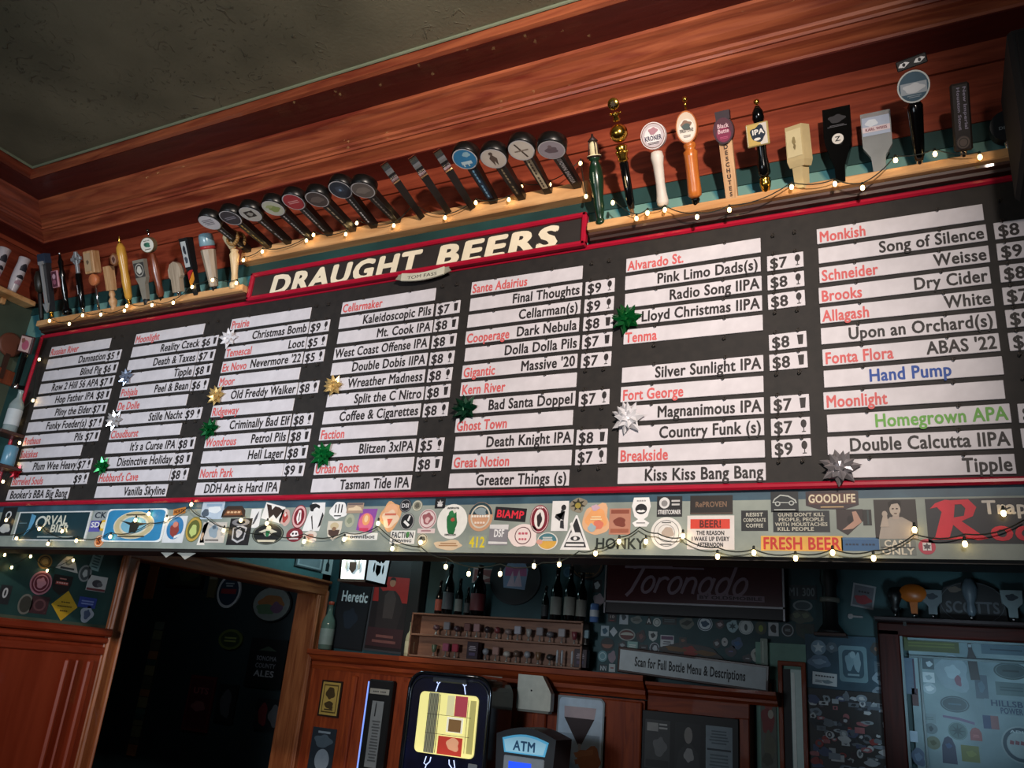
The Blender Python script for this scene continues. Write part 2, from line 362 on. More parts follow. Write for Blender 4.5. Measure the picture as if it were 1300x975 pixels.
def crown(name, part_, mat, side):
    mb = MB(); n = len(part_)
    if side == 'f': vs = [(XL+o, D-o, z) for o, z in part_]+[(2.2, D-o, z) for o, z in part_]
    else: vs = [(XL+o, -3.5, z) for o, z in part_]+[(XL+o, D-o, z) for o, z in part_]
    mb.add(vs, [(i, (i+1) % n, n+(i+1) % n, n+i) for i in range(n)]+[tuple(range(n))[::-1], tuple(range(n, 2*n))], mat)
    struct(mb, name)
SOF_SHADE = wood('soffit_wood_shaded', '#4a1410', '#5e1e18', 'x', .4, .1); SOFY_SHADE = wood('soffit_wood_side_shaded', '#4a1410', '#5e1e18', 'y', .4, .1)  # same wood as the crown, darkened to paint the soffit's shade
crown('trim_2', [(.548, 4.047), (.55, 4.04), (.555, 3.990), (.535, 3.987), (.535, 4.047)], WD_CROWN, 'f')
crown('trim_3', [(0, 4.045), (.533, 4.045), (.533, 3.985), (.37, 3.985), (0, 3.985)], SOF_SHADE, 'f')
crown('trim_4', [(0, 3.984)]+[(o, z-.001) for o, z in PROF[4:]], WD_CROWN, 'f')
crown('trim_shade_10', [(0, 3.860), (.139, 3.860), (.139, 3.854), (0, 3.854)], SOF_SHADE, 'f'); crown('trim_shade_11', [(0, 3.860), (.139, 3.860), (.139, 3.854), (0, 3.854)], SOFY_SHADE, 'l')  # dark slabs added to paint the shade below the crown
crown('trim_5', [(.548, 4.047), (.55, 4.04), (.555, 3.990), (.535, 3.987), (.535, 4.047)], WD_CROWNY, 'l')
crown('trim_6', [(0, 4.045), (.533, 4.045), (.533, 3.985), (.37, 3.985), (0, 3.985)], SOFY_SHADE, 'l')
crown('trim_7', [(0, 3.984)]+[(o, z-.001) for o, z in PROF[4:]], WD_CROWNY, 'l')
EDGEP = M('#8f9a80', .6)
crown('trim_8', [(.549, 4.0505), (.562, 4.0505), (.562, 4.040), (.556, 4.038)], EDGEP, 'f')
crown('trim_9', [(.549, 4.0505), (.562, 4.0505), (.562, 4.040), (.556, 4.038)], EDGEP, 'l')
# left wall with its cased opening
mb = MB(); xm = XL-.1
mb.box((xm, -.03, 3.68), (.2, 6.94, .28), WD_PLANKY); mb.box((xm, -.03, 3.945), (.2, 6.94, .24), WD_PLANKY); mb.box((xm-.01, -.03, 3.823), (.18, 6.94, .012), WD_DARK)
mb.box((xm, -.26, 2.6), (.2, 6.48, 1.88), GREEN_WALL); mb.box((xm, .2, .83), (.2, 7.4, 1.66), GREEN_WALL)
mb.box((xm, 3.44, 2.60), (.2, .92, 1.88), TEAL_DK)
mb.box((xm, 5.0, 2.68), (.2, 2.2, 1.0), M('#4f7a7c', .6)); mb.box((xm, 6.05, 1.6), (.2, .12, 3.16), TEAL_DK)
struct(mb, 'wall_left')
# wainscot with cap and raised panel
mb = MB()
mb.box((XL+.012, .5, .8), (.024, 6.8, 1.6), WD_PANEL)
mb.cbox((XL+.045, .455, 1.615), (.09, 6.85, .05), WD_PANELY, .012); mb.cbox((XL+.03, .455, 1.565), (.06, 6.85, .04), WD_PANELY, .01); mb.cbox((XL+.022, .455, 1.50), (.044, 6.85, .05), WD_PANELY, .006)
mb.cbox((XL+.035, 3.80, .72), (.03, .05, 1.44), WD_PANEL, .01); mb.cbox((XL+.04, 3.63, .72), (.03, .035, 1.44), WD_PANEL, .012)
mb.cbox((XL+.04, 3.70, .72), (.02, .02, 1.44), WD_PANEL, .008)
struct(mb, 'baseboard_left')
# door casing and jambs
mb = MB()
for (y0, y1) in ((3.87, 4.0), (5.93, 6.06)):
    mb.cbox((XL+.018, (y0+y1)/2, 1.06), (.036, y1-y0, 2.12), WD_DOOR, .008); mb.cbox((XL+.03, y0+.02 if y0 < 5 else y1-.02, 1.08), (.06, .028, 2.16), WD_DOOR, .01)
    mb.cbox((XL+.026, y1-.02 if y0 < 5 else y0+.02, 1.06), (.05, .02, 2.1), WD_DOOR, .008)
mb.cbox((XL+.018, 4.965, 2.18), (.036, 2.19, .13), WD_DOORY, .008); mb.cbox((XL+.03, 4.965, 2.235), (.06, 2.22, .028), WD_DOORY, .01)
mb.box((XL-.1, 3.985, 1.06), (.21, .03, 2.12), WD_DOOR); mb.box((XL-.1, 5.95, 1.06), (.21, .04, 2.12), WD_DOOR); mb.box((XL-.1, 4.965, 2.135), (.21, 2.0, .03), WD_DOORY)
struct(mb, 'door_1')
# the unlit room beyond the opening
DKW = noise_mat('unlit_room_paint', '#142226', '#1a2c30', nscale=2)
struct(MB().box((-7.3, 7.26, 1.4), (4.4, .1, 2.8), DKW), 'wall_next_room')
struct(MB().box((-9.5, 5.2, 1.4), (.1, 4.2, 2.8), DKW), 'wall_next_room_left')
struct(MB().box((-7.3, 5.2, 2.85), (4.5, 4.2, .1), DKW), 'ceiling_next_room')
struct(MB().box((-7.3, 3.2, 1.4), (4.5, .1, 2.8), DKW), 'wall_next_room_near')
# rear wall
TEAL_MID = noise_mat('rear_teal_paint', '#1d3d42', '#2a5055', nscale=3)
struct(MB().box((-1.5, 6.2, 1.65), (7.4, .2, 3.3), TEAL_MID), 'wall_back')
struct(MB().box((-1.5, 4.64, 3.25), (7.3, 3.3, .1), TEAL_DK), 'ceiling_back')
struct(MB().box((2.25, 4.6, 1.65), (.1, 3.3, 3.3), TEAL_DK), 'wall_right')

# ================================================================== the menu board
DS = 2.785; kx = DS; BZ = CAM.z
ZTOP = BZ+.587*DS; HST = .0222*DS; ZBOT = BZ+.2525*DS; WST = .1893*DS
X0 = [v*DS for v in (-1.6582, -1.3950, -1.1347, -.8767, -.6206, -.3632, -.1029)]
PITCHZ = (ZTOP-HST-ZBOT)/11
board = thing('menu_board', 'long black menu board in a red frame hung with white beer strips', 'menu board', (-2.1, 2.8, 2.24))
def bpart(mb, name, **k): return mb.build(name, board, loc=(2.1, -2.8, -2.24), **k)
BX0, BX1 = -4.745, .56
bpart(MB().box(((BX0+BX1)/2, 2.794, 2.75), (BX1-BX0-.02, .012, 1.03), BOARD), 'panel')
def rail(a, b, w=.026, dpt=.03, y=2.785):
    a, b = Vector(a), Vector(b); m = MB(); d = b-a; L = d.length; ang = math.atan2(d.z, d.x)
    m.T = Matrix.Translation((a+b)/2) @ Matrix.Rotation(-ang, 4, 'Y'); m.cbox((0, 0, 0), (L+w, dpt, w), RED_FR, .007); return m
for a, b in (((BX0, 2.788, 2.233), (BX1, 2.788, 2.233)), ((BX0, 2.788, 3.268), (BX1, 2.788, 3.268)), ((BX0, 2.788, 2.233), (BX0, 2.788, 3.268)), ((BX1, 2.788, 2.233), (BX1, 2.788, 3.268))):
    bpart(rail(a, b, .023, .024), 'frame_rail')
COLS = [
 [("Russian River", "", ""), ("", "Damnation", "5s"), ("", "Blind Pig", "6p"), ("", "Row 2 Hill 56 APA", "7p"), ("", "Hop Father IPA", "8p"), ("", "Pliny the Elder", "7p"), ("", "Funky Foeder(s)", "7s"), ("Rothaus", "Pils", "7p"), ("Sakiskes", "", ""), ("", "Plum Wee Heavy", "7s"), ("Barreled Souls", "", "9s"), ("", "Booker's BBA Big Bang", "")],
 [("Moonlight", "", ""), ("", "Reality Czeck", "6p"), ("", "Death & Taxes", "7p"), ("", "Tipple", "8p"), ("Pohjala", "Peel & Bean", "6s"), ("De Dolle", "", ""), ("", "Stille Nacht", "9s"), ("Cloudburst", "", ""), ("", "It's a Curse IPA", "8p"), ("", "Distinctive Holiday", "8p"), ("Hubbard's Cave", "", "8s"), ("", "Vanilla Skyline", "")],
 [("Prairie", "", ""), ("", "Christmas Bomb", "9s"), ("Temescal", "Loot", "5s"), ("Ex Novo", "Nevermore '22", "5s"), ("Moor", "", ""), ("", "Old Freddy Walker", "8s"), ("Ridgeway", "", ""), ("", "Criminally Bad Elf", "8s"), ("Wondrous", "Petrol Pils", "8p"), ("", "Hell Lager", "8p"), ("North Park", "", "9p"), ("", "DDH Art is Hard IPA", "")],
 [("Cellarmaker", "", ""), ("", "Kaleidoscopic Pils", "7p"), ("", "Mt. Cook IPA", "8p"), ("", "West Coast Offense IPA", "8p"), ("", "Double Dobis IIPA", "8s"), ("", "Wreather Madness", "8s"), ("", "Split the C Nitro", "8p"), ("", "Coffee & Cigarettes", "8s"), ("Faction", "", ""), ("", "Blitzen 3xIPA", "5s"), ("Urban Roots", "", "8p"), ("", "Tasman Tide IPA", "")],
 [("Sante Adairius", "", ""), ("", "Final Thoughts", "9s"), ("", "Cellarman(s)", "9s"), ("Cooperage", "Dark Nebula", "8p"), ("", "Dolla Dolla Pils", "7p"), ("Gigantic", "Massive '20", "7s"), ("Kern River", "", ""), ("", "Bad Santa Doppel", "7s"), ("Ghost Town", "", ""), ("", "Death Knight IPA", "8p"), ("Great Notion", "", "7s"), ("", "Greater Things (s)", "")],
 [("Alvarado St.", "", ""), ("", "Pink Limo Dads(s)", "7s"), ("", "Radio Song IIPA", "8s"), ("", "Lloyd Christmas IIPA", "8s"), ("Tenma", "", ""), (None, None, "8p"), ("", "Silver Sunlight IPA", "8p"), ("Fort George", "", ""), ("", "Magnanimous IPA", "7p"), ("", "Country Funk (s)", "7s"), ("Breakside", "", "9s"), ("", "Kiss Kiss Bang Bang", "")],
 [("Monkish", "", ""), ("", "Song of Silence", "8s"), ("Schneider", "Weisse", "9p"), ("Brooks", "Dry Cider", "8p"), ("Allagash", "White", "7p"), ("", "Upon an Orchard(s)", "9s"), ("Fonta Flora", "ABAS '22", "8s"), ("", "Hand Pump", ""), ("Moonlight", "", ""), ("", "Homegrown APA", "8p"), ("", "Double Calcutta IIPA", "9p"), ("", "Tipple", "")]]
ORD = ['top', 'second', 'third', 'fourth', 'fifth', 'sixth', 'seventh', 'eighth', 'ninth', 'tenth', 'eleventh', 'bottom']
CORD = ['leftmost', 'second', 'third', 'fourth', 'fifth', 'sixth', 'rightmost']
def row_z(c, r):     # centre height of a row
    return ZTOP-HST/2-PITCHZ*r
def line_w(t, h, b=1): return sum(glyph(c, b)[2] for c in t)*h/CAPH
CH = HST*.69
XS = .785
hooks = []
rn = random.Random(3)
def hook_pos(x, z): hooks.append((x, z))
for c, col in enumerate(COLS):
    for r, (red, blk, pr) in enumerate(col):
        z = row_z(c, r); x0 = X0[c]; xm = x0+WST/2
        for fx in (.24, .74): hook_pos(x0+WST*fx+rn.uniform(-.006, .006), z+HST*.46)
        px0 = x0+WST+.012+.004*(c-3); pw = .118+.002*c
        for fx in (.2, .8): hook_pos(px0+pw*fx, z+HST*.46)
        tilt = rn.uniform(-.006, .006)
        if red is not None:
            mb = MB(); dx = rn.uniform(-.005, .005)
            mb.cbox((0, 0, 0), (WST, .005, HST), WHITE, .0012)
            colr = 'red' if red and not blk else 'black' if blk and not red else 'red and black'
            if blk == 'Hand Pump': colr = 'blue'
            if blk == 'Homegrown APA': colr = 'green'
            o = mb.build('name_strip', None, (xm+dx, 2.7845, z), (0, tilt, 0))
            tag(o, f'white strip with {colr} lettering in the {ORD[r]} row of the {CORD[c]} column', 'sign strip', 'white name strips on the menu board')
            if red:
                tb = MB()
                tb.text(red, CH*.96, TRED, -WST/2+.008, -CH*.5-.003, -.0031, 'l', xs=XS*.92); tb.build('red_lettering', o)
            if blk:
                tb = MB()
                m = TBLUE if colr == 'blue' else TGREEN if colr == 'green' else TXT
                w = line_w(blk, CH)*XS; lim = WST-.016-(line_w(red, CH)*XS*.92+.014 if red else 0)
                xs = XS*min(1, lim/w)
                if colr == 'blue': tb.text(blk, CH, m, 0, -CH*.5, -.0031, 'c', xs=xs)
                else: tb.text(blk, CH, m, WST/2-.007, -CH*.5, -.0031, 'r', xs=xs)
                tb.build('lettering', o)
        if pr:
            mb = MB(); mb.cbox((0, 0, 0), (pw, .005, HST*1.0), WHITE, .0012)
            o = mb.build('price_card', None, (px0+pw/2, 2.7845, z-.002+rn.uniform(-.002, .002)), (0, rn.uniform(-.02, .02), 0))
            kind = 'pint glass' if pr[1] == 'p' else 'stemmed glass'
            tag(o, f'white ${pr[0]} price card with {kind} symbol in the {ORD[r]} row beside the {CORD[c]} column', 'price card', 'price cards on the menu board')
            tb = MB(); tb.text('$'+pr[0], CH*.98, TXT, -pw/2+.010, -CH*.5-.002, -.0031, 'l', xs=.92)
            tb.build('lettering', o); tb = MB()
            gx = pw*.34; g = HST
            if pr[1] == 'p': tb.poly([(gx-.0075, -g*.30), (gx+.0075, -g*.30), (gx+.0105, g*.30), (gx-.0105, g*.30)], -.0031, TXT)
            else:
                tb.poly(ell(gx, g*.12, .0095, g*.24, 16), -.0031, TXT); tb.poly([(gx-.0014, -g*.3), (gx+.0014, -g*.3), (gx+.0014, -g*.1), (gx-.0014, -g*.1)], -.0033, TXT); tb.poly([(gx-.0065, -g*.36), (gx+.0065, -g*.36), (gx+.0065, -g*.31), (gx-.0065, -g*.31)], -.0035, TXT)
            tb.build('glass_symbol', o)
def hook_mb(mb, x, z):
    mb.tube([(x, 2.79, z), (x, 2.775, z)], .0024, HOOK, 5)
    mb.tube([(x+.0055*math.cos(t), 2.774, z+.003+.0055*math.sin(t)) for t in [i*math.pi/4 for i in range(7)]], .0018, HOOK, 4); return mb
hooks.sort(key=lambda p: (p[0]-CAM.x)**2+(p[1]-CAM.z)**2)
for x, z in hooks[:90]: bpart(hook_mb(MB(), x, z), 'hook')
mb = MB()
for x, z in hooks[90:]: hook_mb(mb, x, z)
bpart(mb, 'small_hooks', kind='stuff')

# header sign
sg = thing('header_sign', 'raised red framed sign with large cream lettering above the menu board', 'sign', (-2.13, 2.78, 3.27))
def spart(mb, name, **k): return mb.build(name, sg, loc=(2.13, -2.78, -3.27), **k)
sx0, sx1, sz0, sz1 = -3.045, -1.195, 3.272, 3.408
spart(MB().box(((sx0+sx1)/2, 2.766, (sz0+sz1)/2), (sx1-sx0, .014, sz1-sz0), M('#2b2624', .6)), 'panel')
for a, b in (((sx0, 0, sz0), (sx1, 0, sz0)), ((sx0, 0, sz1), (sx1, 0, sz1)), ((sx0, 0, sz0), (sx0, 0, sz1)), ((sx1, 0, sz0), (sx1, 0, sz1))):
    spart(rail((a[0], 2.759, a[2]), (b[0], 2.759, b[2]), .024, .034), 'frame_rail')
CREAM = M('#efe3c8', .5)
zl = at(345, 375, 2.759).z+.004; hl = (at(345, 351, 2.759).z-zl)*.98
pan = next(o for o in sg.children if o.name.startswith('panel'))
for wd, pa, pb in (('DRAUGHT', (343, 363), (541, 338)), ('BEERS', (553, 330), (716, 305))):
    xa_, xb_ = at(pa[0], pa[1], 2.759).x, at(pb[0], pb[1], 2.759).x
    tb = MB(); tb.text(wd, hl*.96, CREAM, xa_, zl+.002, 2.7585, 'l', sh=.10, b=2, width=(xb_-xa_)*.965); tb.build('lettering', pan)
# ribbon below the words
mb = MB(); RIB = M('#c9c6b4', .5); rc = at(536, 352, 2.745); mb.T = Matrix.Translation(rc)
n = 16; top = [(-.115+.23*i/n, .004+.012*math.cos(math.pi*(i/n-.5)*1.0)*-1+.012) for i in range(n+1)]
mb.prism([(x, z-.018) for x, z in top]+[(x, z+.020) for x, z in top[::-1]], -.004, .004, RIB)
mb.prism([(-.15, .012), (-.10, -.004), (-.10, .03), (-.155, .048), (-.135, .03)], .001, .006, M('#8e8b7c', .5)); mb.prism([(.10, -.004), (.15, .012), (.135, .03), (.155, .048), (.10, .03)], .001, .006, M('#8e8b7c', .5))
mb.text('TOM FASS', .016, TXT, 0, -.002, -.0046, 'c', b=0, xs=1.5); spart(mb, 'ribbon')

# ================================================================== gift bows
def bow(px, color, label, s=1.0, seed=0):
    p = at(px[0], px[1], 2.776); mb = MB(); m = M(color, .22, .55 if color not in ('#dedde2', '#d9d9de') else .15); rn = random.Random(seed)
    def petal(ph, el, L, w):        # a folded ribbon point: two facets with a raised ridge, closed underneath
        d = Vector((math.cos(ph)*math.cos(el), -math.sin(el), math.sin(ph)*math.cos(el))); up = Vector((0, -1, 0)); up = (up-d*up.dot(d)).normalized(); sd = d.cross(up)
        b0 = d*.004; q = d*(L*.42); tip = d*L
        vs = [b0-sd*w*.25, b0+sd*w*.25, q-sd*w*.5, q+up*w*.42, q+sd*w*.5, tip, b0+up*w*.30, q-up*w*.1]
        mb.add(vs, [(0, 2, 3, 6), (6, 3, 4, 1), (2, 5, 3), (3, 5, 4), (0, 1, 4, 7), (0, 7, 2), (2, 7, 5), (7, 4, 5)], m)
    for n, el, L, w in ((7, .12, .070, .040), (7, .55, .062, .036), (4, 1.05, .046, .030)):
        for k in range(n): petal(2*math.pi*(k+rn.uniform(-.12, .12))/n+el*.9, el, L*s*rn.uniform(.9, 1.06), w*s)
    mb.lathe([(.012*s, -.012), (.014*s, 0), (.006*s, .004)], m, 10, axis='y')
    o = mb.build('gift_bow', None, p); tag(o, label, 'gift bow', 'gift bows on the menu board'); return o
bow((291, 430), '#dedde2', 'white gift bow at the second row of the third column', .9, 1)
bow((161, 479), '#8f9cb4', 'silver blue gift bow at the fourth row of the second column', .8, 2)
bow((146, 534), '#cfd0d4', 'silver gift bow at the seventh row of the second column', .9, 3)
bow((131, 592), '#0c6b33', 'green gift bow at the tenth row of the second column', .85, 4)
bow((275, 503), '#d8b878', 'gold gift bow at the sixth row of the third column', .85, 5)
bow((267, 545), '#0b5a2c', 'green gift bow at the eighth row of the third column', .9, 6)
bow((424, 490), '#dcbc7c', 'gold gift bow at the sixth row of the fourth column', .85, 7)
bow((410, 578), '#0d7036', 'bright green gift bow at the tenth row of the fourth column', 1.0, 8)
bow((591, 519), '#0a3a26', 'dark green gift bow at the eighth row of the fifth column', .95, 9)
bow((796, 405), '#0a5c2a', 'green gift bow at the fourth row of the sixth column', 1.0, 10)
bow((798, 531), '#d9d9de', 'white gift bow at the ninth row of the sixth column', 1.0, 11)
bow((1067, 594), '#a09ca0', 'silver star gift bow on the bottom row of the rightmost column', .95, 12)
bow((22, 600), '#a01828', 'small red gift bow at the left edge of the menu board', .7, 13)

# ================================================================== tap-handle ledges
def ledge(name, x0, x1, label):
    t = thing(name, label, 'shelf', ((x0+x1)/2, 2.8, 3.28)); w = x1-x0
    L = lambda mb, n, **k: mb.build(n, t, **k)
    L(MB().cbox((0, -.040, .050), (w, .078, .036), WD_SHELF, .004), 'ledge_board')
    L(MB().cbox((0, -.010, .079), (w, .020, .022), WD_SHELF, .003), 'back_strip')
    m = MB(); m.sweepx([(-.001, .031), (-.055, .031), (-.052, .022), (-.038, .016), (-.034, .006), (-.001, .006)], -w/2, w/2, WD_DARK); L(m, 'moulding')
    return t
ledge('tap_handle_ledge', -4.74, -3.07, 'pale wooden ledge carrying tap handles above the left end of the board')
ledge('tap_handle_ledge', -1.17, .62, 'pale wooden ledge carrying tap handles above the right end of the board')
t = thing('tap_handle_rail', 'pale wooden rail with black tap handles screwed in above the header sign', 'rail', (-2.17, 2.8, 3.5))
MB().cbox((0, -.030, .034), (1.97, .058, .074), WD_SHELF, .004).build('rail_board', t)

# ================================================================== tap handles
def solve(b, top, y=2.735, lo=0, hi=50):
    B = at(b[0], b[1], y); best = (1e9,)
    for th in range(lo, hi+1):
        a = math.radians(th); d = Vector((0, -math.sin(a), math.cos(a)))
        for k in range(12, 46):
            q = proj(B+d*(k/100)); e = math.hypot(q[0]-top[0], q[1]-top[1])
            if e < best[0]: best = (e, a, k/100)
    return B, best[1], best[2]
def handle(fn, label, b, top, lo=4, hi=38, rz=0, name='beer_tap', group=None, y=2.735, zfix=None):
    B, th, L = solve(b, top, y, lo, hi)
    if zfix is not None: B.z = zfix
    t = thing(name, label, 'tap handle', B, (th, 0, 0), group)
    if rz: t.rotation_euler = (Matrix.Rotation(th, 3, 'X') @ Matrix.Rotation(math.radians(rz), 3, 'Z')).to_euler()
    fn(t, L); return t
def P(mb, n, t, **k): return mb.build(n, t, **k)
def ferrule(t, r=.011, h=.03, m=CHROME): P(MB().lathe([(r*.9, 0), (r, .004), (r, h*.7), (r*1.15, h*.75), (r*1.1, h)], m, 14), 'ferrule', t)
def badge(t, z, rx, rz_, base, items, d=.02, rim=None, yoff=-.012, name='badge', col='#e8e2dc'):
    mb = MB(); n = 32
    vs = [(x, yoff-d/2, zz+z) for x, zz in ell(0, 0, rx, rz_, n)]+[(x, yoff+d/2, zz+z) for x, zz in ell(0, 0, rx, rz_, n)]
    mb.add(vs, [(i, (i+1) % n, n+(i+1) % n, n+i) for i in range(n)]+[tuple(range(n)), tuple(range(2*n-1, n-1, -1))], base)
    if rim: mb.T = Matrix.Translation((0, 0, z)); art(mb, 2*rx, 2*rz_, [('o', 0, 0, 1, 1, .09, rim)], yoff-d/2-.0004); mb.T = Matrix()
    bo = P(mb, name, t)
    mb = MB(); mb.T = Matrix.Translation((0, 0, z)); art(mb, 2*rx, 2*rz_, items, yoff-d/2-.0008); P(mb, 'printed_label', bo)

# --- right ledge
def h_lantern(t, L):
    g = M('#14301f', .25)
    P(MB().lathe([(.014, 0), (.021, .006), (.022, .016), (.016, .022), (.014, .03), (.018, .05), (.022, .08), (.020, .11), (.026, .15), (.030, .19), (.026, .235), (.016, .262), (.024, .27), (.024, .276), (.008, .28)], g, 20), 'turned_shaft', t)
    z = .28; mb = MB(); mb.lathe([(.030, z), (.030, z+.004), (.017, z+.008), (.016, z+.05), (.010, z+.062)], M('#e8dcb0', .3), 10)
    P(mb, 'lantern_glass', t)
    mb = MB(); mb.lathe([(.030, z-.004), (.032, z), (.020, z+.002)], M('#2a1a18', .5), 12)
    for k in range(4): mb.tube([(.024*math.cos(k*1.57+.7), .024*math.sin(k*1.57+.7), z), (.018*math.cos(k*1.57+.7), .018*math.sin(k*1.57+.7), z+.058), (0, 0, z+.08)], .0022, M('#2a1a18', .5), 4)
    mb.lathe([(.016, z+.062), (.022, z+.064), (.006, z+.082), (.004, z+.094)], M('#2a1a18', .5), 10); P(mb, 'lantern_cage', t)
    mb = MB(); mb.T = Matrix.Translation((0, -.0305, .19)) @ Matrix.Rotation(math.radians(90), 4, 'Y'); mb.text('~~~~~~~', .010, M('#9fae9a', .5), 0, -.005, 0, 'c'); P(mb, 'lettering', t)
handle(h_lantern, 'dark green turned tap handle topped by a small lantern', (763, 286), (750, 160))
def h_globe(t, L):
    s = L/.33
    P(MB().lathe([(.009, 0), (.009, .03*s), (.012, .03*s)], CHROME, 12), 'ferrule', t)
    P(MB().lathe([(.013, .03*s), (.016, .05*s), (.018, .165*s), (.012, .168*s)], BLACKG, 16), 'shaft', t)
    mb = MB(); mb.lathe([(.014, .167*s), (.022, .172*s), (.018, .18*s), (.024, .19*s), (.020, .2*s), (.026, .21*s), (.014, .216*s)], GOLD, 16); 
    for k in range(8): mb.ball((.021*math.cos(k*.785), .021*math.sin(k*.785), .195*s), .006, GOLD, 6)
    P(mb, 'ornate_collar', t)
    P(MB().ball((0, 0, .248*s), .036, GOLD, 16), 'globe', t)
    mb = MB(); mb.lathe([(.010, .28*s), (.016, .286*s), (.011, .295*s), (.020, .302*s), (.010, .308*s)], GOLD, 12)
    for k in range(5): mb.ball((.020*math.cos(k*1.257), .020*math.sin(k*1.257), .304*s), .005, GOLD, 6)
    P(mb, 'crown_neck', t)
    mb = MB(); mb.lathe([(.004, -.006), (.022, -.006), (.024, 0), (.022, .006), (.004, .006)], GOLD, 16, axis='y'); mb.v = [(x, y-.004, z+.330*s) for x, y, z in mb.v]
    mb.poly(star(.016, .007, 8), -.012, M('#3a2c10', .4)); mb.v[-16:] = [(x, y, z+.330*s) for x, y, z in mb.v[-16:]]; P(mb, 'medallion', t)
    mb = MB(); mb.T = Matrix.Translation((0, -.0185, .11*s)) @ Matrix.Rotation(math.radians(90), 4, 'Y'); mb.text('~~~~~~~', .011, M('#b8a878', .5), 0, -.005, 0, 'c', xs=.9); P(mb, 'lettering', t)
handle(h_globe, 'ornate gold globe tap handle with crown on a black shaft', (804, 278), (779, 133))
def h_round(t, L):
    s = L/.30; c = M('#d9cfc4', .5)
    P(MB().lathe([(.010, 0), (.021, .004), (.024, .02), (.020, .05), (.018, .09), (.021, .14*s), (.026, .165*s), (.022, .182*s), (.012, .186*s)], c, 20), 'turned_shaft', t)
    badge(t, .235*s, .050, .052, M('#d8cfd0', .4), [('e', 0, 0, .98, .98, '#ece6e6'), ('o', 0, 0, .93, .93, .06, '#7a4a3a'), ('o', 0, 0, .86, .86, .22, '#c9bcc0'), ('t', 'KRONER', 0, -.34, .34, 1.34, '#3a3650'), ('b', 4, .05, .34, .34, .26, '#b0808a'), ('l', 0, -.55, .9, .2, 2, '#5a4a50')], .022)
handle(h_round, 'white turned tap handle with a round white badge', (842, 262), (828, 148))
def h_oval(t, L):
    s = L/.34
    P(MB().lathe([(.006, -.012), (.007, 0), (.012, .002), (.014, .02), (.018, .026), (.016, .034)], BLACKG, 14), 'ferrule', t)
    P(MB().lathe([(.014, .034), (.026, .044), (.027, .06), (.024, .12*s), (.026, .16*s), (.028, .176*s), (.018, .184*s), (.024, .192*s), (.024, .2*s), (.02, .206*s)], WD_ORANGE, 20), 'turned_shaft', t)
    badge(t, .252*s, .041, .062, WD_ORANGE, [('e', 0, 0, .92, .92, '#d8c4ae'), ('e', 0, -.15, .78, .66, '#e6ddd0'), ('b', 9, 0, .18, .5, .22, '#8a6a58'), ('b', 5, 0, .02, .42, .2, '#4d5a58'), ('t', 'FIRESTONE', 0, -.30, .2, 1.3, '#55504e'), ('l', 0, -.55, .7, .16, 2, '#8a7f78')], .024)
    P(MB().lathe([(.004, .31*s), (.005, .325*s), (.007, .33*s), (.0035, .333*s)], BRASS, 10), 'finial_stem', t)
    P(MB().ball((0, 0, .343*s), .011, BRASS, 10), 'finial_ball', t)
handle(h_oval, 'orange wooden tap handle with oval badge and gold ball finial', (884, 263), (869, 128))
def h_paddle(t, L):
    s = L/.36
    P(MB().frus(0, .044, .022, .30*s, .050, .022, WD_TAN), 'shaft', t)
    P(MB().frus(.302*s, .052, .026, .335*s, .054, .026, M('#2a1620', .5)), 'cap', t)
    mb = MB()
    for i, ch in enumerate('DESCHUTES'): mb.text(ch, .015, M('#3a2418', .6), 0, .195*s-.0222*s*i, -.0125, 'c', b=1)
    P(mb, 'lettering', t)
    badge(t, .262*s, .038, .050, M('#2a1018', .35), [('e', 0, 0, .93, .93, '#4a1228'), ('e', 0, -.3, .7, .55, '#7c1440'), ('t', 'Black', 0, .18, .30, 1.1, '#d4b0b8'), ('t', 'Butte', 0, -.2, .30, 1.1, '#d4b0b8'), ('l', 0, -.55, .8, .2, 2, '#b84a70')], .026)
handle(h_paddle, 'flat tan wooden tap handle with a maroon oval badge and vertical lettering', (930, 255), (916, 133))
def h_square(t, L):
    s = L/.34
    P(MB().lathe([(.008, 0), (.012, .004), (.020, .03), (.022, .044), (.018, .05), (.022, .056), (.014, .062)], GOLD, 16), 'ferrule', t)
    P(MB().lathe([(.014, .06), (.024, .075), (.022, .1*s), (.017, .13*s), (.018, .18*s), (.018, .25*s), (.022, .262*s), (.019, .285*s), (.007, .305*s)], BLACKG, 18), 'turned_shaft', t)
    mb = MB(); mb.T = Matrix.Translation((0, -.024, .205*s)); mb.cbox((0, 0, 0), (.084, .012, .084), M('#b09a60', .4), .003); P(mb, 'sign_plate', t)
    mb = MB(); mb.T = Matrix.Translation((0, -.0305, .205*s)); art(mb, .084, .084, [('r', 0, 0, 1.8, 1.8, '#d8d0c4'), ('r', -.3, 0, 1.1, 1.8, '#c9ac60'), ('b', 6, .1, .05, .68, .66, '#1d2a3a'), ('t', 'IPA', .12, .0, .42, 1.1, '#f0ece4'), ('e', 0, -.4, .3, .12, '#e8e4dc')], -.0004); P(mb, 'printed_label', t)
    P(MB().ball((0, 0, .318*s), .011, BRASS, 10), 'finial_ball', t)
handle(h_square, 'black turned tap handle with a square sign and round finial', (973, 246), (959, 122), rz=-12)
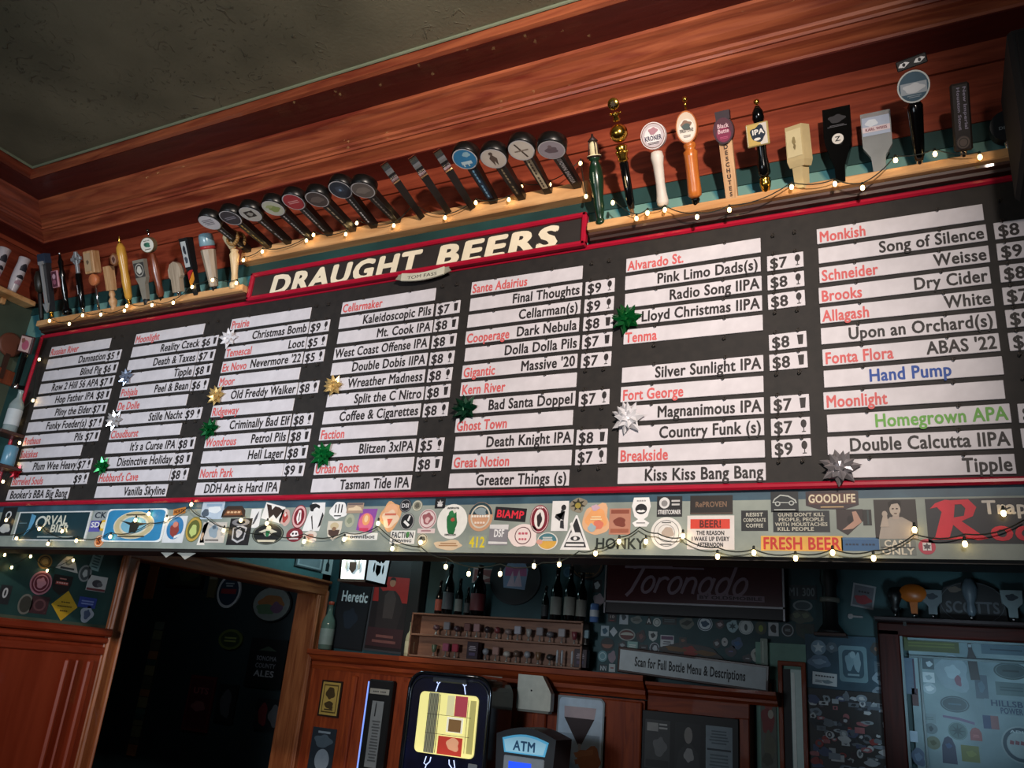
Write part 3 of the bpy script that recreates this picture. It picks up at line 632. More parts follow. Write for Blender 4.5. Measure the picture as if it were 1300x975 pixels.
def h_block(t, L):
    s = L/.20; c = M('#cdb98a', .5)
    P(MB().frus(0, .036, .036, .075*s, .042, .042, c), 'stem', t)
    P(MB().frus(.07*s, .060, .044, .09*s, .072, .052, c).frus(.09*s, .072, .052, .2*s, .070, .048, c), 'block', t)
    mb = MB(); mb.T = Matrix.Translation((0, -.0265, .145*s)); art(mb, .068, .106, [('r', 0, 0, 1.84, 1.84, '#e2d2a4'), ('b', 3, .0, .15, .2, .3, '#9a8a60'), ('b', 8, .05, -.25, .14, .2, '#8a7a54')], -.0006); P(mb, 'printed_label', t)
handle(h_block, 'cream square block tap handle on the right ledge', (1019, 240), (1012, 160), rz=-28)
def h_wedge(t, L):
    s = L/.24
    o = [(-.016, 0), (.016, 0), (.018, .05*s), (.045, .125*s), (.048, .15*s), (.048, .24*s), (-.048, .24*s), (-.048, .15*s), (-.045, .125*s), (-.018, .05*s)]
    P(MB().prism(o, -.017, .017, BLACKG), 'paddle', t)
    badge(t, .135*s, .021, .023, M('#111111', .4), [('e', 0, 0, .95, .95, '#d8d4cc'), ('t', 'Z', 0, -.4, .8, .9, '#1a1a1a')], .006, None, -.019)
    mb = MB(); mb.T = Matrix.Translation((0, -.0175, .2*s)); art(mb, .09, .07, [('b', 4, 0, .1, .6, .5, '#2c2c30'), ('l', 0, -.75, 1.5, .3, 2, '#55555a')], -.0004); P(mb, 'printed_label', t)
handle(h_wedge, 'glossy black wedge tap handle with a small round white emblem', (1068, 234), (1064, 140))
ACR = M('#c4c8c8', .2, 0, 0, .5, 1, .55)
def h_acrylic(t, L):
    s = L/.20
    o = [(-.020, 0), (.020, 0), (.024, .05*s), (.048, .085*s), (.050, .20*s), (-.050, .20*s), (-.048, .085*s), (-.024, .05*s)]
    P(MB().prism(o, -.009, .009, ACR), 'paddle', t)
    mb = MB(); mb.T = Matrix.Translation((0, -.0095, .15*s)); art(mb, .096, .088, [('r', 0, .1, 1.9, 1.7, '#a8b4c8'), ('b', 3, -.3, .4, .4, .35, '#d4dce4'), ('r', 0, -.2, 1.9, .5, '#d8c8cc'), ('t', 'KARL WEISS', 0, -.32, .24, 1.5, '#7a3040')], -.0004); P(mb, 'printed_label', t)
handle(h_acrylic, 'clear acrylic paddle tap handle with a pale blue label', (1117, 219), (1112, 144))
def h_disc(t, L):
    s = L/.33
    P(MB().lathe([(.010, -.01), (.011, .02), (.013, .03)], CHROME, 12), 'ferrule', t)
    P(MB().lathe([(.013, .022), (.018, .04), (.024, .17*s), (.025, .2*s), (.018, .212*s)], BLACKG, 18), 'shaft', t)
    badge(t, .262*s, .050, .053, M('#8f9a98', .3, .6), [('e', 0, 0, .9, .9, '#2a4a5c'), ('r', 0, -.1, 1.6, .7, '#8f98a0'), ('b', 4, 0, -.1, .6, .3, '#b8bcc0'), ('l', 0, -.6, .9, .2, 2, '#7a8a94')], .024, '#b4bab8')
    mb = MB(); mb.T = Matrix.Translation((.0, -.02, .338*s)) @ Matrix.Rotation(math.radians(-8), 4, 'Y'); mb.cbox((0, 0, 0), (.094, .016, .034), BLACK, .003); P(mb, 'topper', t)
    mb = MB(); mb.T = Matrix.Translation((.0, -.0286, .338*s)) @ Matrix.Rotation(math.radians(-8), 4, 'Y')
    for sg in (-1, 1): mb.poly([(sg*.024-.018, -.004), (sg*.024, -.009), (sg*.024+.018, .002), (sg*.024+.006, .008), (sg*.024-.010, .006)], 0, M('#dedede', .5)); mb.poly(ell(sg*.024, 0, .005, .006, 10), -.0005, BLACK)
    P(mb, 'painted_eyes', t)
handle(h_disc, 'black tap handle with round blue badge and a pair of painted eyes on top', (1168, 212), (1159, 82))
def h_slab(t, L):
    s = L/.27
    ferrule(t, .010, .035)
    P(MB().cbox((0, 0, .03+.12*s), (.056, .046, .24*s), M('#231a16', .6), .006), 'block', t)
    for i, w in enumerate(('New Imperial', 'Houston Stout')):
        mb = MB(); mb.T = Matrix.Translation((.012-.018*i, -.0236, .04+.14*s)) @ Matrix.Rotation(math.radians(90), 4, 'Y'); mb.text(w, .009, M('#8e8698', .5), 0, -.004, 0, 'c', width=.15*s); P(mb, 'lettering', t)
    badge(t, .06, .02, .022, M('#3a302c', .5), [('e', 0, 0, .9, .9, '#5d5048'), ('o', 0, 0, .7, .7, .2, '#2a2420')], .004, None, -.025)
handle(h_slab, 'dark square block tap handle with vertical lettering near the loudspeaker', (1224, 203), (1220, 108))
def h_pod(t, L):
    ferrule(t, .010, .04)
    badge(t, .085, .050, .052, BLACK, [('o', .1, .25, .2, .2, .35, '#5a6a62'), ('t', 'DEVIL', .0, -.25, .2, 1.0, '#8a8f90')], .05, None, 0, 'round_body')
handle(h_pod, 'round black tap handle at the far right beside the loudspeaker', (1281, 193), (1277, 150))
# --- left ledge
SILV = M('#a4a8ac', .35, .4)
def h_dark(t, L):
    P(MB().lathe([(.010, 0), (.013, .02), (.015, .16), (.012, .17)], BLACK, 14), 'shaft', t)
    P(MB().lathe([(.012, .17), (.026, .185), (.030, .22), (.030, .26), (.018, .30), (.006, .305)], M('#2a2620', .4), 14), 'head', t)
handle(h_dark, 'dark tap handle at the left end of the left ledge by the corner', (53, 407), (46, 343), lo=0, hi=20)
def h_arrow(t, L):
    s = L/.32
    ferrule(t, .012, .035, GOLD)
    P(MB().frus(.035, .040, .03, .28*s, .070, .035, M('#2e3136', .4)), 'paddle', t)
    P(MB().frus(.28*s, .074, .04, .33*s, .066, .04, M('#2c3f56', .4)), 'cap', t)
    P(MB().prism([(-.007, .07), (.007, .07), (.007, .27*s), (.020, .275*s), (.02, .29*s), (-.02, .29*s), (-.02, .275*s), (-.007, .27*s)], -.030, -.018, M('#b4b8bc', .35, .3)), 'arrow_shaft', t)
    P(MB().prism([(-.024, .085), (-.012, .045), (0, .03), (.012, .045), (.024, .085), (.008, .078), (-.008, .078)], -.031, -.02, M('#b4b8bc', .35, .3)), 'arrow_head', t)
handle(h_arrow, 'dark grey paddle tap handle with a silver arrow pointing down', (66, 403), (56, 325), lo=0, hi=25)
def h_pinksign(t, L):
    s = L/.33
    P(MB().lathe([(.012, 0), (.026, .003), (.028, .03), (.014, .04), (.013, .1), (.018, .14), (.013, .19*s), (.020, .22*s), (.012, .25*s), (.016, .29*s), (.008, .31*s), (.006, .33*s)], BLACKG, 16), 'turned_shaft', t)
    P(MB().ball((0, 0, .335*s), .009, CHROME, 8), 'finial_ball', t)
    P(MB().cbox((-.038, -.02, .20*s), (.058, .012, .10), M('#c98a98', .4), .003), 'sign_plate', t)
    mb = MB(); mb.T = Matrix.Translation((-.038, -.0264, .20*s)); art(mb, .058, .10, [('r', 0, 0, 1.5, 1.8, '#5a2c3c'), ('e', 0, .3, .5, .3, '#c9a0b0'), ('e', 0, -.35, .5, .3, '#9a5a70')]); P(mb, 'printed_label', t)
handle(h_pinksign, 'black turned tap handle with a small pink framed sign', (86, 400), (75, 323), lo=0, hi=25)
def h_cross(t, L):
    s = L/.33
    ferrule(t, .010, .03)
    P(MB().lathe([(.012, .028), (.016, .04), (.018, .2*s), (.013, .205*s)], BLACKG, 16), 'shaft', t)
    mb = MB(); mb.T = Matrix.Translation((0, 0, .27*s)); mb.cbox((0, 0, -.03), (.020, .018, .085), SILV, .003).cbox((0, 0, .03), (.020, .018, .05), SILV, .003).cbox((0, 0, .012), (.084, .018, .020), SILV, .003)
    mb.tube([(.030*math.cos(a), 0, .012+.030*math.sin(a)) for a in [i*math.pi/10 for i in range(21)]], .006, SILV, 6)
    P(mb, 'ringed_cross', t)
    mb = MB(); mb.T = Matrix.Translation((0, -.0185, .12*s)) @ Matrix.Rotation(math.radians(90), 4, 'Y'); mb.text('~~~~~~', .014, M('#c8c8cc', .5), 0, -.006, 0, 'c'); P(mb, 'lettering', t)
handle(h_cross, 'black tap handle topped with a silver ringed cross', (106, 397), (94, 317), lo=0, hi=25)
def h_boxrod(t, L):
    s = L/.32
    P(MB().lathe([(.007, 0), (.007, .15*s)], CHROME, 10), 'metal_rod', t)
    P(MB().lathe([(.031, -.014), (.034, -.010), (.034, .010), (.031, .014)], M('#c9764a', .4), 22, axis='y'), 'orange_disc', t, loc=(0, -.004, .165*s))
    P(MB().cbox((-.004, 0, .255*s), (.082, .05, .115*s), WD_TAN, .004), 'square_block', t)
    mb = MB(); mb.T = Matrix.Translation((-.004, -.0256, .255*s)); art(mb, .082, .115*s, [('r', -.1, 0, 1.3, 1.6, '#b89a78'), ('b', 4, -.1, 0, .25, .2, '#6a5a48')]); P(mb, 'printed_label', t)
handle(h_boxrod, 'square tan block tap handle on a metal rod with an orange disc', (126, 396), (114, 317), lo=0, hi=25)
def h_smallblock(t, L):
    s = L/.22
    P(MB().lathe([(.014, 0), (.020, .006), (.014, .02), (.022, .04), (.024, .055), (.012, .075), (.018, .09), (.012, .1*s)], WD_TAN, 16), 'turned_stem', t)
    P(MB().frus(.1*s, .046, .034, .22*s, .052, .036, WD_TAN), 'block', t)
handle(h_smallblock, 'plain wooden block tap handle on a turned stem', (145, 394), (134, 338), lo=0, hi=25)
def h_yellow(t, L):
    s = L/.33
    ferrule(t, .012, .04, GOLD)
    P(MB().lathe([(.014, .035), (.020, .05), (.024, .12*s), (.021, .17*s), (.027, .24*s), (.024, .29*s), (.012, .312*s)], M('#cf9a3c', .3), 18), 'turned_shaft', t)
    P(MB().lathe([(.004, .31*s), (.009, .316*s), (.004, .345*s), (.002, .35*s)], BRASS, 10), 'finial', t)
    mb = MB(); mb.prism([(.03*math.cos(k*1.047+.52)*1.1-.03, .036*math.sin(k*1.047+.52)+.235*s) for k in range(6)], -.034, -.02, M('#8a5a3a', .4)); P(mb, 'hexagon_badge', t)
    mb = MB(); mb.T = Matrix.Translation((-.03, -.0345, .235*s)); art(mb, .056, .068, [('e', 0, 0, .7, .75, '#a8806a'), ('b', 4, 0, 0, .4, .5, '#5a3a30')], -.0004); P(mb, 'printed_label', t)
handle(h_yellow, 'golden yellow turned tap handle with a hexagonal badge', (165, 388), (151, 305), lo=0, hi=30)
def h_shield(t, L):
    s = L/.22; g = M('#8a8478', .3)
    P(MB().lathe([(.014, 0), (.017, .004), (.017, .03), (.012, .034)], BLACK, 14), 'ferrule', t)
    P(MB().prism([(-.016, .03), (.016, .03), (.024, .10*s), (.040, .13*s), (.044, .22*s), (-.044, .22*s), (-.040, .13*s), (-.024, .10*s)], -.012, .012, g), 'paddle', t)
    mb = MB(); mb.T = Matrix.Translation((0, -.0125, .17*s)); art(mb, .084, .09, [('r', 0, 0, 1.9, 1.8, '#3e3c3a'), ('o', 0, 0, .8, .8, .18, '#a8a49a'), ('b', 3, 0, 0, .4, .5, '#c4c0b4')], -.0004); P(mb, 'printed_label', t)
handle(h_shield, 'grey shield shaped tap handle with a dark printed panel', (187, 387), (177, 331), lo=0, hi=30)
def h_duck(t, L):
    s = L/.34
    ferrule(t, .011, .03, BLACKG)
    P(MB().lathe([(.012, .03), (.021, .05), (.018, .09), (.024, .14*s), (.019, .19*s), (.014, .225*s), (.012, .23*s)], WD_BROWN, 18), 'turned_shaft', t)
    badge(t, .268*s, .052, .042, M('#6a5a40', .4), [('e', 0, 0, .93, .9, '#e4e0d4'), ('b', 5, 0, 0, .45, .3, '#3f7a62'), ('b', 2, -.25, .12, .2, .2, '#2f5a4a'), ('t', '~~~~ ~~', 0, .45, .2, .9, '#4a443a'), ('l', 0, -.55, .9, .2, 1, '#6a6458')], .022)
    P(MB().lathe([(.004, .308*s), (.006, .32*s), (.003, .325*s)], CHROME, 10), 'finial_stem', t); P(MB().ball((0, 0, .334*s), .010, M('#4a4038', .2, .8), 10), 'finial_ball', t)
handle(h_duck, 'brown turned tap handle with an oval white sign showing a green bird', (206, 384), (187, 290), lo=0, hi=32)
def h_tombstone(t, L):
    s = L/.19
    ferrule(t, .010, .04)
    P(MB().prism([(-.030, .035), (.030, .035), (.032, .10*s), (.046, .115*s), (.046, .15*s), (.03, .178*s), (0, .19*s), (-.03, .178*s), (-.046, .15*s), (-.046, .115*s), (-.032, .10*s)], -.014, .014, WD_GREY), 'paddle', t)
handle(h_tombstone, 'plain brown wooden paddle tap handle with a rounded top', (228, 379), (222, 333), lo=0, hi=30)
def h_stripe(t, L):
    s = L/.31
    P(MB().frus(0, .030, .026, .14*s, .042, .030, BLACK), 'lower_shaft', t)
    mb = MB(); mb.prism([(-.0165, .05), (.0185, .09), (.020, .13*s), (-.02, .085)], -.0175, -.014, M('#d88a2a', .4)); mb.prism([(-.0200, .09), (.020, .135*s), (.021, .15*s), (-.0205, .13*s)], -.018, -.014, M('#a82424', .4)); P(mb, 'coloured_bands', t)
    P(MB().frus(.14*s, .046, .036, .31*s, .060, .044, BLACK), 'upper_block', t)
    mb = MB(); mb.T = Matrix.Translation((0, -.0225, .225*s)); art(mb, .052, .15*s, [('r', -.1, 0, 1.4, 1.8, '#b4b8b8'), ('b', 5, -.1, .3, .4, .3, '#2c3038'), ('b', 7, -.1, -.4, .4, .25, '#3c4450')], -.0004); P(mb, 'printed_label', t)
handle(h_stripe, 'black block tap handle with red and orange bands near its base', (251, 376), (236, 303), lo=0, hi=32)
def h_cup(t, L):
    s = L/.27
    ferrule(t, .012, .03, BLACK)
    P(MB().lathe([(.020, .03), (.023, .034), (.038, .19*s), (.036, .195*s)], WD_GREY, 8, smooth=False), 'faceted_body', t)
    P(MB().lathe([(.034, .195*s), (.040, .2*s), (.038, .21*s)], M('#a43030', .4), 16), 'red_band', t)
    P(MB().lathe([(.036, .21*s), (.039, .215*s), (.038, .25*s), (.034, .265*s), (.02, .27*s)], M('#7fa0ac', .25), 16), 'blue_cap', t)
handle(h_cup, 'tan faceted tap handle with a blue and red banded top', (273, 371), (261, 296), lo=0, hi=32)
def h_ram(t, L):
    s = L/.31; bone = M('#e4cca0', .4)
    P(MB().lathe([(.022, 0), (.026, .004), (.026, .03), (.018, .04), (.016, .08), (.022, .15*s), (.026, .175*s), (.018, .19*s), (.022, .2*s), (.012, .206*s)], WD_CREAM, 18), 'turned_shaft', t)
    mb = MB(); mb.T = Matrix.Translation((-.022, -.01, .255*s)) @ Matrix.Rotation(math.radians(-24), 4, 'Y'); mb.lathe([(.002, -.055), (.018, -.05), (.022, -.03), (.030, 0), (.032, .02), (.02, .04), (.004, .045)], bone, 14); P(mb, 'ram_head', t)
    for sg in (-1, 1):
        mb = MB(); pts = []
        for i in range(22):
            a = 1.9-i*.33; r = .044-.0014*i; pts.append((.020+r*math.cos(a), -.01+sg*(.018+.0012*i), .245*s+r*math.sin(a)))
        for i in range(21):
            mb.tube(pts[i:i+2], .0125-.00045*i, M('#9a7440', .4), 8)
        P(mb, 'curled_horn', t)
handle(h_ram, 'cream turned tap handle topped by a carved ram head with curled horns', (298, 367), (283, 290), lo=0, hi=16)
# --- rail above the header sign: black round-headed handles sticking straight out
PADBLK = M('#0d0c0c', .35)
def padhandle(b, top, label, face, items, word, wcol, edge=False, lit=None):
    def fn(t, L):
        s = L/.30
        mb = MB(); mb.frus(0, .034, .028, .215*s, .050, .036, PADBLK); shf = P(mb, 'shaft', t)
        if edge:
            mb = MB(); n = 28
            for k in range(n):
                a0, a1 = 2*math.pi*k/n, 2*math.pi*(k+1)/n
                for rr, mm in ((.052, CHROME),):
                    mb.add([(rr*math.cos(a), y, .255*s+rr*math.sin(a)) for a in (a0, a1) for y in (-.017, .017)], [(0, 2, 3, 1)], mm)
            mb.poly(ell(0, .255*s, .052, .052, n), -.017, PADBLK); mb.poly(ell(0, .255*s, .052, .052, n)[::-1], .017, PADBLK); P(mb, 'round_head', t)
            return
        mb = MB(); mb.lathe([(.055, -.026), (.060, -.022), (.060, .018), (.056, .022)], PADBLK, 30, axis='y'); hd = P(mb, 'round_head', t, loc=(0, -.004, .255*s))
        mb = MB(); mb.T = Matrix.Translation((0, .004, 0)); art(mb, .110, .110, [('e', 0, 0, 1.0, 1.0, '#c8c6c8'), ('e', 0, 0, .92, .92, face)]+items, -.0306); P(mb, 'printed_face', hd)
        m = M(wcol, .5); w2 = .165*s; mb = MB(); mb.T = Matrix.Translation((0, -.0182, .115*s)) @ Matrix.Rotation(math.radians(1.2), 4, 'X') @ Matrix.Rotation(math.radians(90), 4, 'Y')
        mb.poly([(-w2/2, -.0125), (w2/2, -.0125), (w2/2, .0125), (-w2/2, .0125)], .0006, M(lit or '#1c1b1b', .5))
        mb.text(word, .017, m, 0, -.0085, 0, 'c', width=w2*.92); P(mb, 'lettering', shf)
    B, th, L = solve(b, top, 2.742, 60, 88)
    L = min(max(L, .24), .28)
    B.z = min(B.z, 3.56)
    t = thing('beer_tap', label, 'tap handle', B, (th, 0, 0), 'black round headed tap handles on the rail')
    if edge:
        v = B-CAM; t.rotation_euler = (Matrix.Rotation(th, 3, 'X') @ Matrix.Rotation(math.atan2(v.z, v.x)+math.radians(174), 3, 'Z')).to_euler()
    L2 = L*.30/.255; fn(t, L2); return t
PH = [((317, 315), (268, 274), 'black tap handle with a pale grey round face, leftmost on the rail', '#cfcdd2', [('l', 0, .1, 1.2, .8, 4, '#77737c')], '~~~~ ~~~', '#a8a6a8', None),
 ((342.6, 311), (292.6, 266.7), 'black tap handle with a dark grey round face, second on the rail', '#35333c', [('l', 0, 0, 1.2, .4, 2, '#8c8894')], '~~~ ~~~~', '#b89a4a', None),
 ((367.4, 306.6), (315, 260), 'black round headed tap handle with a square black emblem on a pale face', '#bcbab2', [('r', 0, .05, 1.0, .8, '#1c1a1c'), ('b', 4, 0, .05, .3, .25, '#9a9890')], '~~~~ ~~~', '#a8a6a8', None),
 ((395, 302), (344, 253), 'black round headed tap handle with a pale green leafy face', '#c2c4b0', [('b', 4, .1, -.1, .5, .4, '#8a9a58'), ('b', 8, -.2, .3, .35, .2, '#a8b07a')], '~~~ ~~~~~~~', '#b4b2b0', None),
 ((419.5, 297), (371, 247), 'black round headed tap handle with a red face', '#a83238', [('l', 0, 0, 1.1, .4, 2, '#d89a98')], '~~~~~~~ ~~~', '#b4b2b0', None),
 ((449, 291.5), (398.5, 241), 'black round headed tap handle with a dark brown face right of the red one', '#4a403c', [('b', 3, 0, 0, .6, .4, '#6a5e58')], '~~~~~', '#a89a80', None),
 ((476, 287), (430, 230), 'black round headed tap handle with a large dark blue face', '#27303c', [('r', 0, .1, .7, .6, '#3c4858'), ('e', 0, 0, .12, .12, '#7a94b0')], '~~~~~ ~~~~~', '#d4d2d0', None),
 ((505.4, 280.5), (458.7, 231.5), 'black round headed tap handle with a grey brown face right of the dark blue one', '#6a625c', [('b', 3, 0, 0, .6, .4, '#857c74')], '~~~~~~~~', '#8a8680', None),
 ((627.7, 256), (591.5, 193.5), 'black round headed tap handle with a bright blue face', '#2a78a8', [('b', 3, .3, .4, .3, .25, '#8fb8c8'), ('r', 0, -.35, .9, .3, '#bcd4dc'), ('r', -.3, -.5, .12, .4, '#bcd4dc'), ('r', .1, -.5, .12, .4, '#bcd4dc')], '~~~~ ~~~~', '#7ab0d0', '#16324a'),
 ((663.5, 251), (623.5, 186), 'black round headed tap handle with a standing figure on a cream face', '#cfc6ba', [('p', [(-.12, -.7), (-.3, .1), (0, .5), (.3, 0), (.12, -.7), (0, -.2)], '#5a4a40'), ('e', 0, .55, .16, .16, '#5a4a40')], '~~~~~ ~~~', '#9a8a6a', None),
 ((697, 243), (661, 179.6), 'black round headed tap handle with a dark slanted axe on a cream face', '#d0c8bc', [('p', [(-.35, .7), (-.22, .7), (.3, -.7), (.16, -.7)], '#4a3c34'), ('r', 0, 0, 1.1, .12, '#8a7c70')], '~~~~~ ~~~~', '#4a4038', '#c4b898'),
 ((734, 236), (698, 179), 'black tap handle with a lilac grey round face at the right end', '#a8a0aa', [('b', 5, 0, 0, .5, .3, '#6e5f68'), ('b', 2, 0, .35, .15, .2, '#7a6a70')], 'BROWN SHUGGA', '#c4c2c4', None)]
for b, top, lab, face, items, word, wc, lit in PH: padhandle(b, top, lab, face, items, word, wc, False, lit)
for b, top, lab in (((535, 275), (486, 207), 'black tap handle turned edge on with a silver rim, leftmost of three'), ((568.8, 268.5), (521, 197), 'black tap handle turned edge on with a silver rim, middle of three'), ((599, 263), (553.8, 191), 'black tap handle turned edge on with a silver rim, rightmost of three')):
    padhandle(b, top, lab, '#000000', [], '', '#000000', True)
# --- left wall shelf
t = thing('corner_shelf', 'small pale wooden shelf on the left wall above the corner', 'shelf', (XL, 2.3, 3.47))
MB().cbox((.05, 0, .015), (.10, .9, .03), WD_SHELF, .004).build('shelf_board', t)
MB().cbox((.012, .30, -.02), (.024, .03, .04), WD_SHELF, .004).build('bracket', t)
def h_ceramic(t, L):
    P(MB().lathe([(.022, 0), (.026, .004), (.026, .02), (.030, .06), (.034, .11), (.033, .16), (.030, .2), (.034, .235), (.030, .24)], M('#dcd6dc', .25), 20), 'ceramic_body', t)
    mb = MB(); mb.T = Matrix.Rotation(math.radians(90), 4, 'Z')
    for (z, h, c) in ((.15, .05, '#2a2c38'), (.10, .025, '#2a2c38'), (.06, .03, '#b890a0')):
        vs = [(.0355*math.sin(a), -.0355*math.cos(a), z+dz) for a in (-.6, -.3, 0, .3, .6) for dz in (0, h*(.6+.4*math.cos(a*3)))]
        mb.add(vs, [(2*i, 2*i+2, 2*i+3, 2*i+1) for i in range(4)], M(c, .5))
    P(mb, 'painted_design', t)
for px, lab in (((13, 374), 'white ceramic tap handle with dark print on the left wall shelf'), ((-14, 366), 'white tap handle cut by the photo edge on the left wall shelf')):
    p = atx(px[0], px[1], XL+.05); p.z = 3.50
    tt = thing('beer_tap', lab, 'tap handle', p, (0, math.radians(8), 0)); h_ceramic(tt, .24)

# loudspeaker at the upper right
t = thing('loudspeaker', 'black loudspeaker box hanging at the upper right edge', 'loudspeaker', (.485, 2.5, 3.10))
MB().cbox((0, 0, .20), (.33, .34, .40), M('#030304', .9), .012).build('cabinet', t)
MB().cbox((0, -.172, .20), (.29, .012, .36), M('#040405', .95), .004).build('grille', t)
MB().box((0, .22, .3), (.06, .16, .06), BLACK).build('wall_bracket', t)

# ================================================================== fairy lights
def string_light(label, pts, y, order=None, wire_pts=None, drop=.018, wr=.0022, wall='y'):
    P3 = [at(x, z, y) if wall == 'y' else atx(x, z, y) for x, z in pts]
    t = thing('fairy_light_string', label, 'string lights', P3[0], (0, 0, 0)); o = Vector(P3[0]); up = Vector((0, 0, 1))
    path = []
    W3 = [at(x, z, y) if wall == 'y' else atx(x, z, y) for x, z in (wire_pts or pts)]
    for i in range(len(W3)-1):
        a, b = W3[i]-o, W3[i+1]-o
        if not wire_pts: a = a+up*drop; b = b+up*drop
        L = (b-a).length
        for k in range(6):
            u = k/6; path.append(a.lerp(b, u)-up*(.10*L*4*u*(1-u)))
    path.append(W3[-1]-o+(up*drop if not wire_pts else up*0))
    MB().tube(path, wr, WIRE, 5).build('wire', t)
    for p in P3:
        mb = MB(); mb.lathe([(.002, -.011), (.0058, -.008), (.0072, -.001), (.0058, .005), (.003, .008)], BULB, 10)
        mb.lathe([(.0042, .007), (.0046, .010), (.004, .020), (.001, .022)], WIRE, 8); mb.build('bulb', t, loc=p-o)
    return t
string_light('string of warm fairy lights along the left ledge', [(63, 407), (88, 411), (105, 400), (128, 399), (158, 394), (161, 388), (193, 387), (220, 384), (244, 364), (270, 355), (300, 359)], 2.69)
string_light('string of warm fairy lights along the rail of black handles', [(309, 330), (333, 319), (389, 305), (398, 298), (439, 297), (453, 283), (500, 286), (525, 262), (565, 276), (604, 257), (646, 253), (662, 237), (698, 234), (737, 207), (744, 249)], 2.715)
string_light('string of warm fairy lights along the right ledge', [(778, 257), (808, 277), (822, 270), (844, 266), (885, 275), (926, 266), (1005, 237), (1060, 233), (1095, 238), (1137, 203), (1187, 195), (1244, 199)], 2.69)
string_light('short string of fairy lights running down the left edge of the board', [(50, 456), (42, 508), (15, 532), (25, 562), (17, 587), (4, 611)], 2.76)
string_light('long string of fairy lights swagged across the stickered beam', [(8, 660), (21, 683), (50, 671), (61, 690), (79, 674), (97, 686), (140, 681), (172, 660), (189, 652), (211, 659), (243, 640), (284, 673), (306, 660), (339, 664), (386, 687), (437, 684), (480, 664), (498, 696), (534, 688), (566, 719), (595, 728), (635, 728), (678, 718), (710, 716), (756, 702), (786, 687), (820, 687), (867, 680), (911, 706), (957, 701), (1010, 708), (1057, 701), (1109, 708), (1161, 672), (1225, 690), (1274, 651)], 2.775,
  wire_pts=[(0, 676), (50, 665), (97, 681), (140, 676), (190, 664), (240, 643), (262, 657), (300, 669), (339, 675), (386, 678), (437, 676), (480, 668), (534, 694), (566, 708), (635, 716), (690, 714), (735, 700), (756, 697), (787, 682), (812, 669), (835, 677), (867, 682), (911, 695), (957, 697), (1010, 702), (1057, 697), (1109, 699), (1161, 678), (1225, 678), (1300, 660)])
string_light('string of fairy lights over the dark sticker panel at lower left', [(-8, 722), (6, 704), (15, 720), (39, 706), (60, 724), (93, 711)], XL+.03, wall='x')

# ================================================================== stickers on the beam
ST = []
def S(c, size, base, shape, items, label, roll=0, name='sticker', cat='sticker', thick=.0010, seed=0):
    # keep every sticker on the painted face of the beam
    return flat(name, label, cat, c, size, base, shape, items, 2.7999, roll, 'stickers on the beam' if name == 'sticker' else None, 'y', thick, seed)
S((66, 668), (92, 37), '#d8dcdc', 'r', [('r', 0, 0, 1.92, 1.84, '#12343e'), ('o', -.30, .25, .15, .45, .32, '#cfd4cc'), ('t', 'RVAL', .12, .12, .58, .62, '#cfd0c0'), ('t', 'BIER', .26, -.42, .50, .5, '#cfd0c0'), ('p', [(-.62, .85), (-.48, .7), (-.5, .2), (-.56, -.3), (-.7, -.7), (-.62, -.1)], '#5a9ac0'), ('r', -.8, .2, .22, .05, '#5f8290'), ('l', .2, -.75, 1.0, .2, 1, '#8fa0a4')], 'dark teal metal sign with cream lettering and a pale blue fish', 0, 'metal_sign', 'sign', .006)
S((171, 667), (76, 42), '#e8eef0', 'rr', [('p', rrect(0, 0, 1.9, 1.86, .2), '#2f86b8'), ('e', .0, 0, .68, .84, '#d8d2bc'), ('o', .0, 0, .64, .8, .25, '#c4b890'), ('e', 0, 0, .42, .5, '#7ab4cc'), ('p', [(-.5, .3), (-.1, .15), (0, .3), (.15, .15), (.5, .1), (.2, -.05), (.12, -.45), (-.1, -.45), (-.12, 0)], '#23241f'), ('l', 0, .62, .8, .16, 1, '#4a4638'), ('l', 0, -.68, .9, .16, 1, '#4a4638')], 'bright blue metal sign with a bird inside a cream oval', 0, 'metal_sign', 'sign', .006)
S((9, 662), (18, 36), '#1c1f24', 'r', [('t', 'O', 0, .2, .5, .9, '#c8ccd0'), ('b', 3, 0, -.5, .7, .35, '#b8bcbc')], 'dark sticker with white letters at the far left end of the beam')
S((128, 654), (18, 12), '#9aa2a4', 'r', [('t', 'CK', 0, -.6, 1.2, 1.6, '#2a3440')], 'small grey letter sticker right of the dark teal metal sign')
S((121, 668), (14, 14), '#5a58a8', 'r', [('t', 'SD', 0, -.2, .9, 1.6, '#e8e8ea')], 'small violet sticker between the two metal signs')
S((131, 667), (11, 14), '#e0b43a', 'e', [('e', 0, 0, .6, .6, '#f0e4b8')], 'small yellow oval sticker left of the blue metal sign')
S((126, 687), (12, 15), '#d8783a', 'e', [('o', 0, 0, .85, .85, .15, '#f0d8b8'), ('t', 'S', 0, -.45, .9, .8, '#6a2a18')], 'small orange oval sticker low beside the blue metal sign')
S((222, 672), (26, 34), '#d8dce0', 'r', [('e', 0, .1, .8, .85, '#2f7ab0'), ('b', 6, 0, -.05, .45, .5, '#8a3a34'), ('e', 0, .35, .25, .22, '#c87a6a'), ('p', [(.1, -.5), (.7, -.3), (.6, -.55), (.1, -.7)], '#dfe4e6')], 'white sticker with a blue oval and a small red figure')
S((228, 649), (15, 8), '#c07a34', 'r', [('t', 'NORTH', 0, -.5, 1.0, 1.7, '#4a2412')], 'tiny orange banner sticker above the blue oval one', -8)
S((246, 672), (20, 32), '#5d6330', 'e', [('o', 0, 0, .95, .95, .22, '#b89a48'), ('b', 3, 0, -.1, .4, .5, '#b8c878')], 'olive oval sticker with a pale green pear shape')
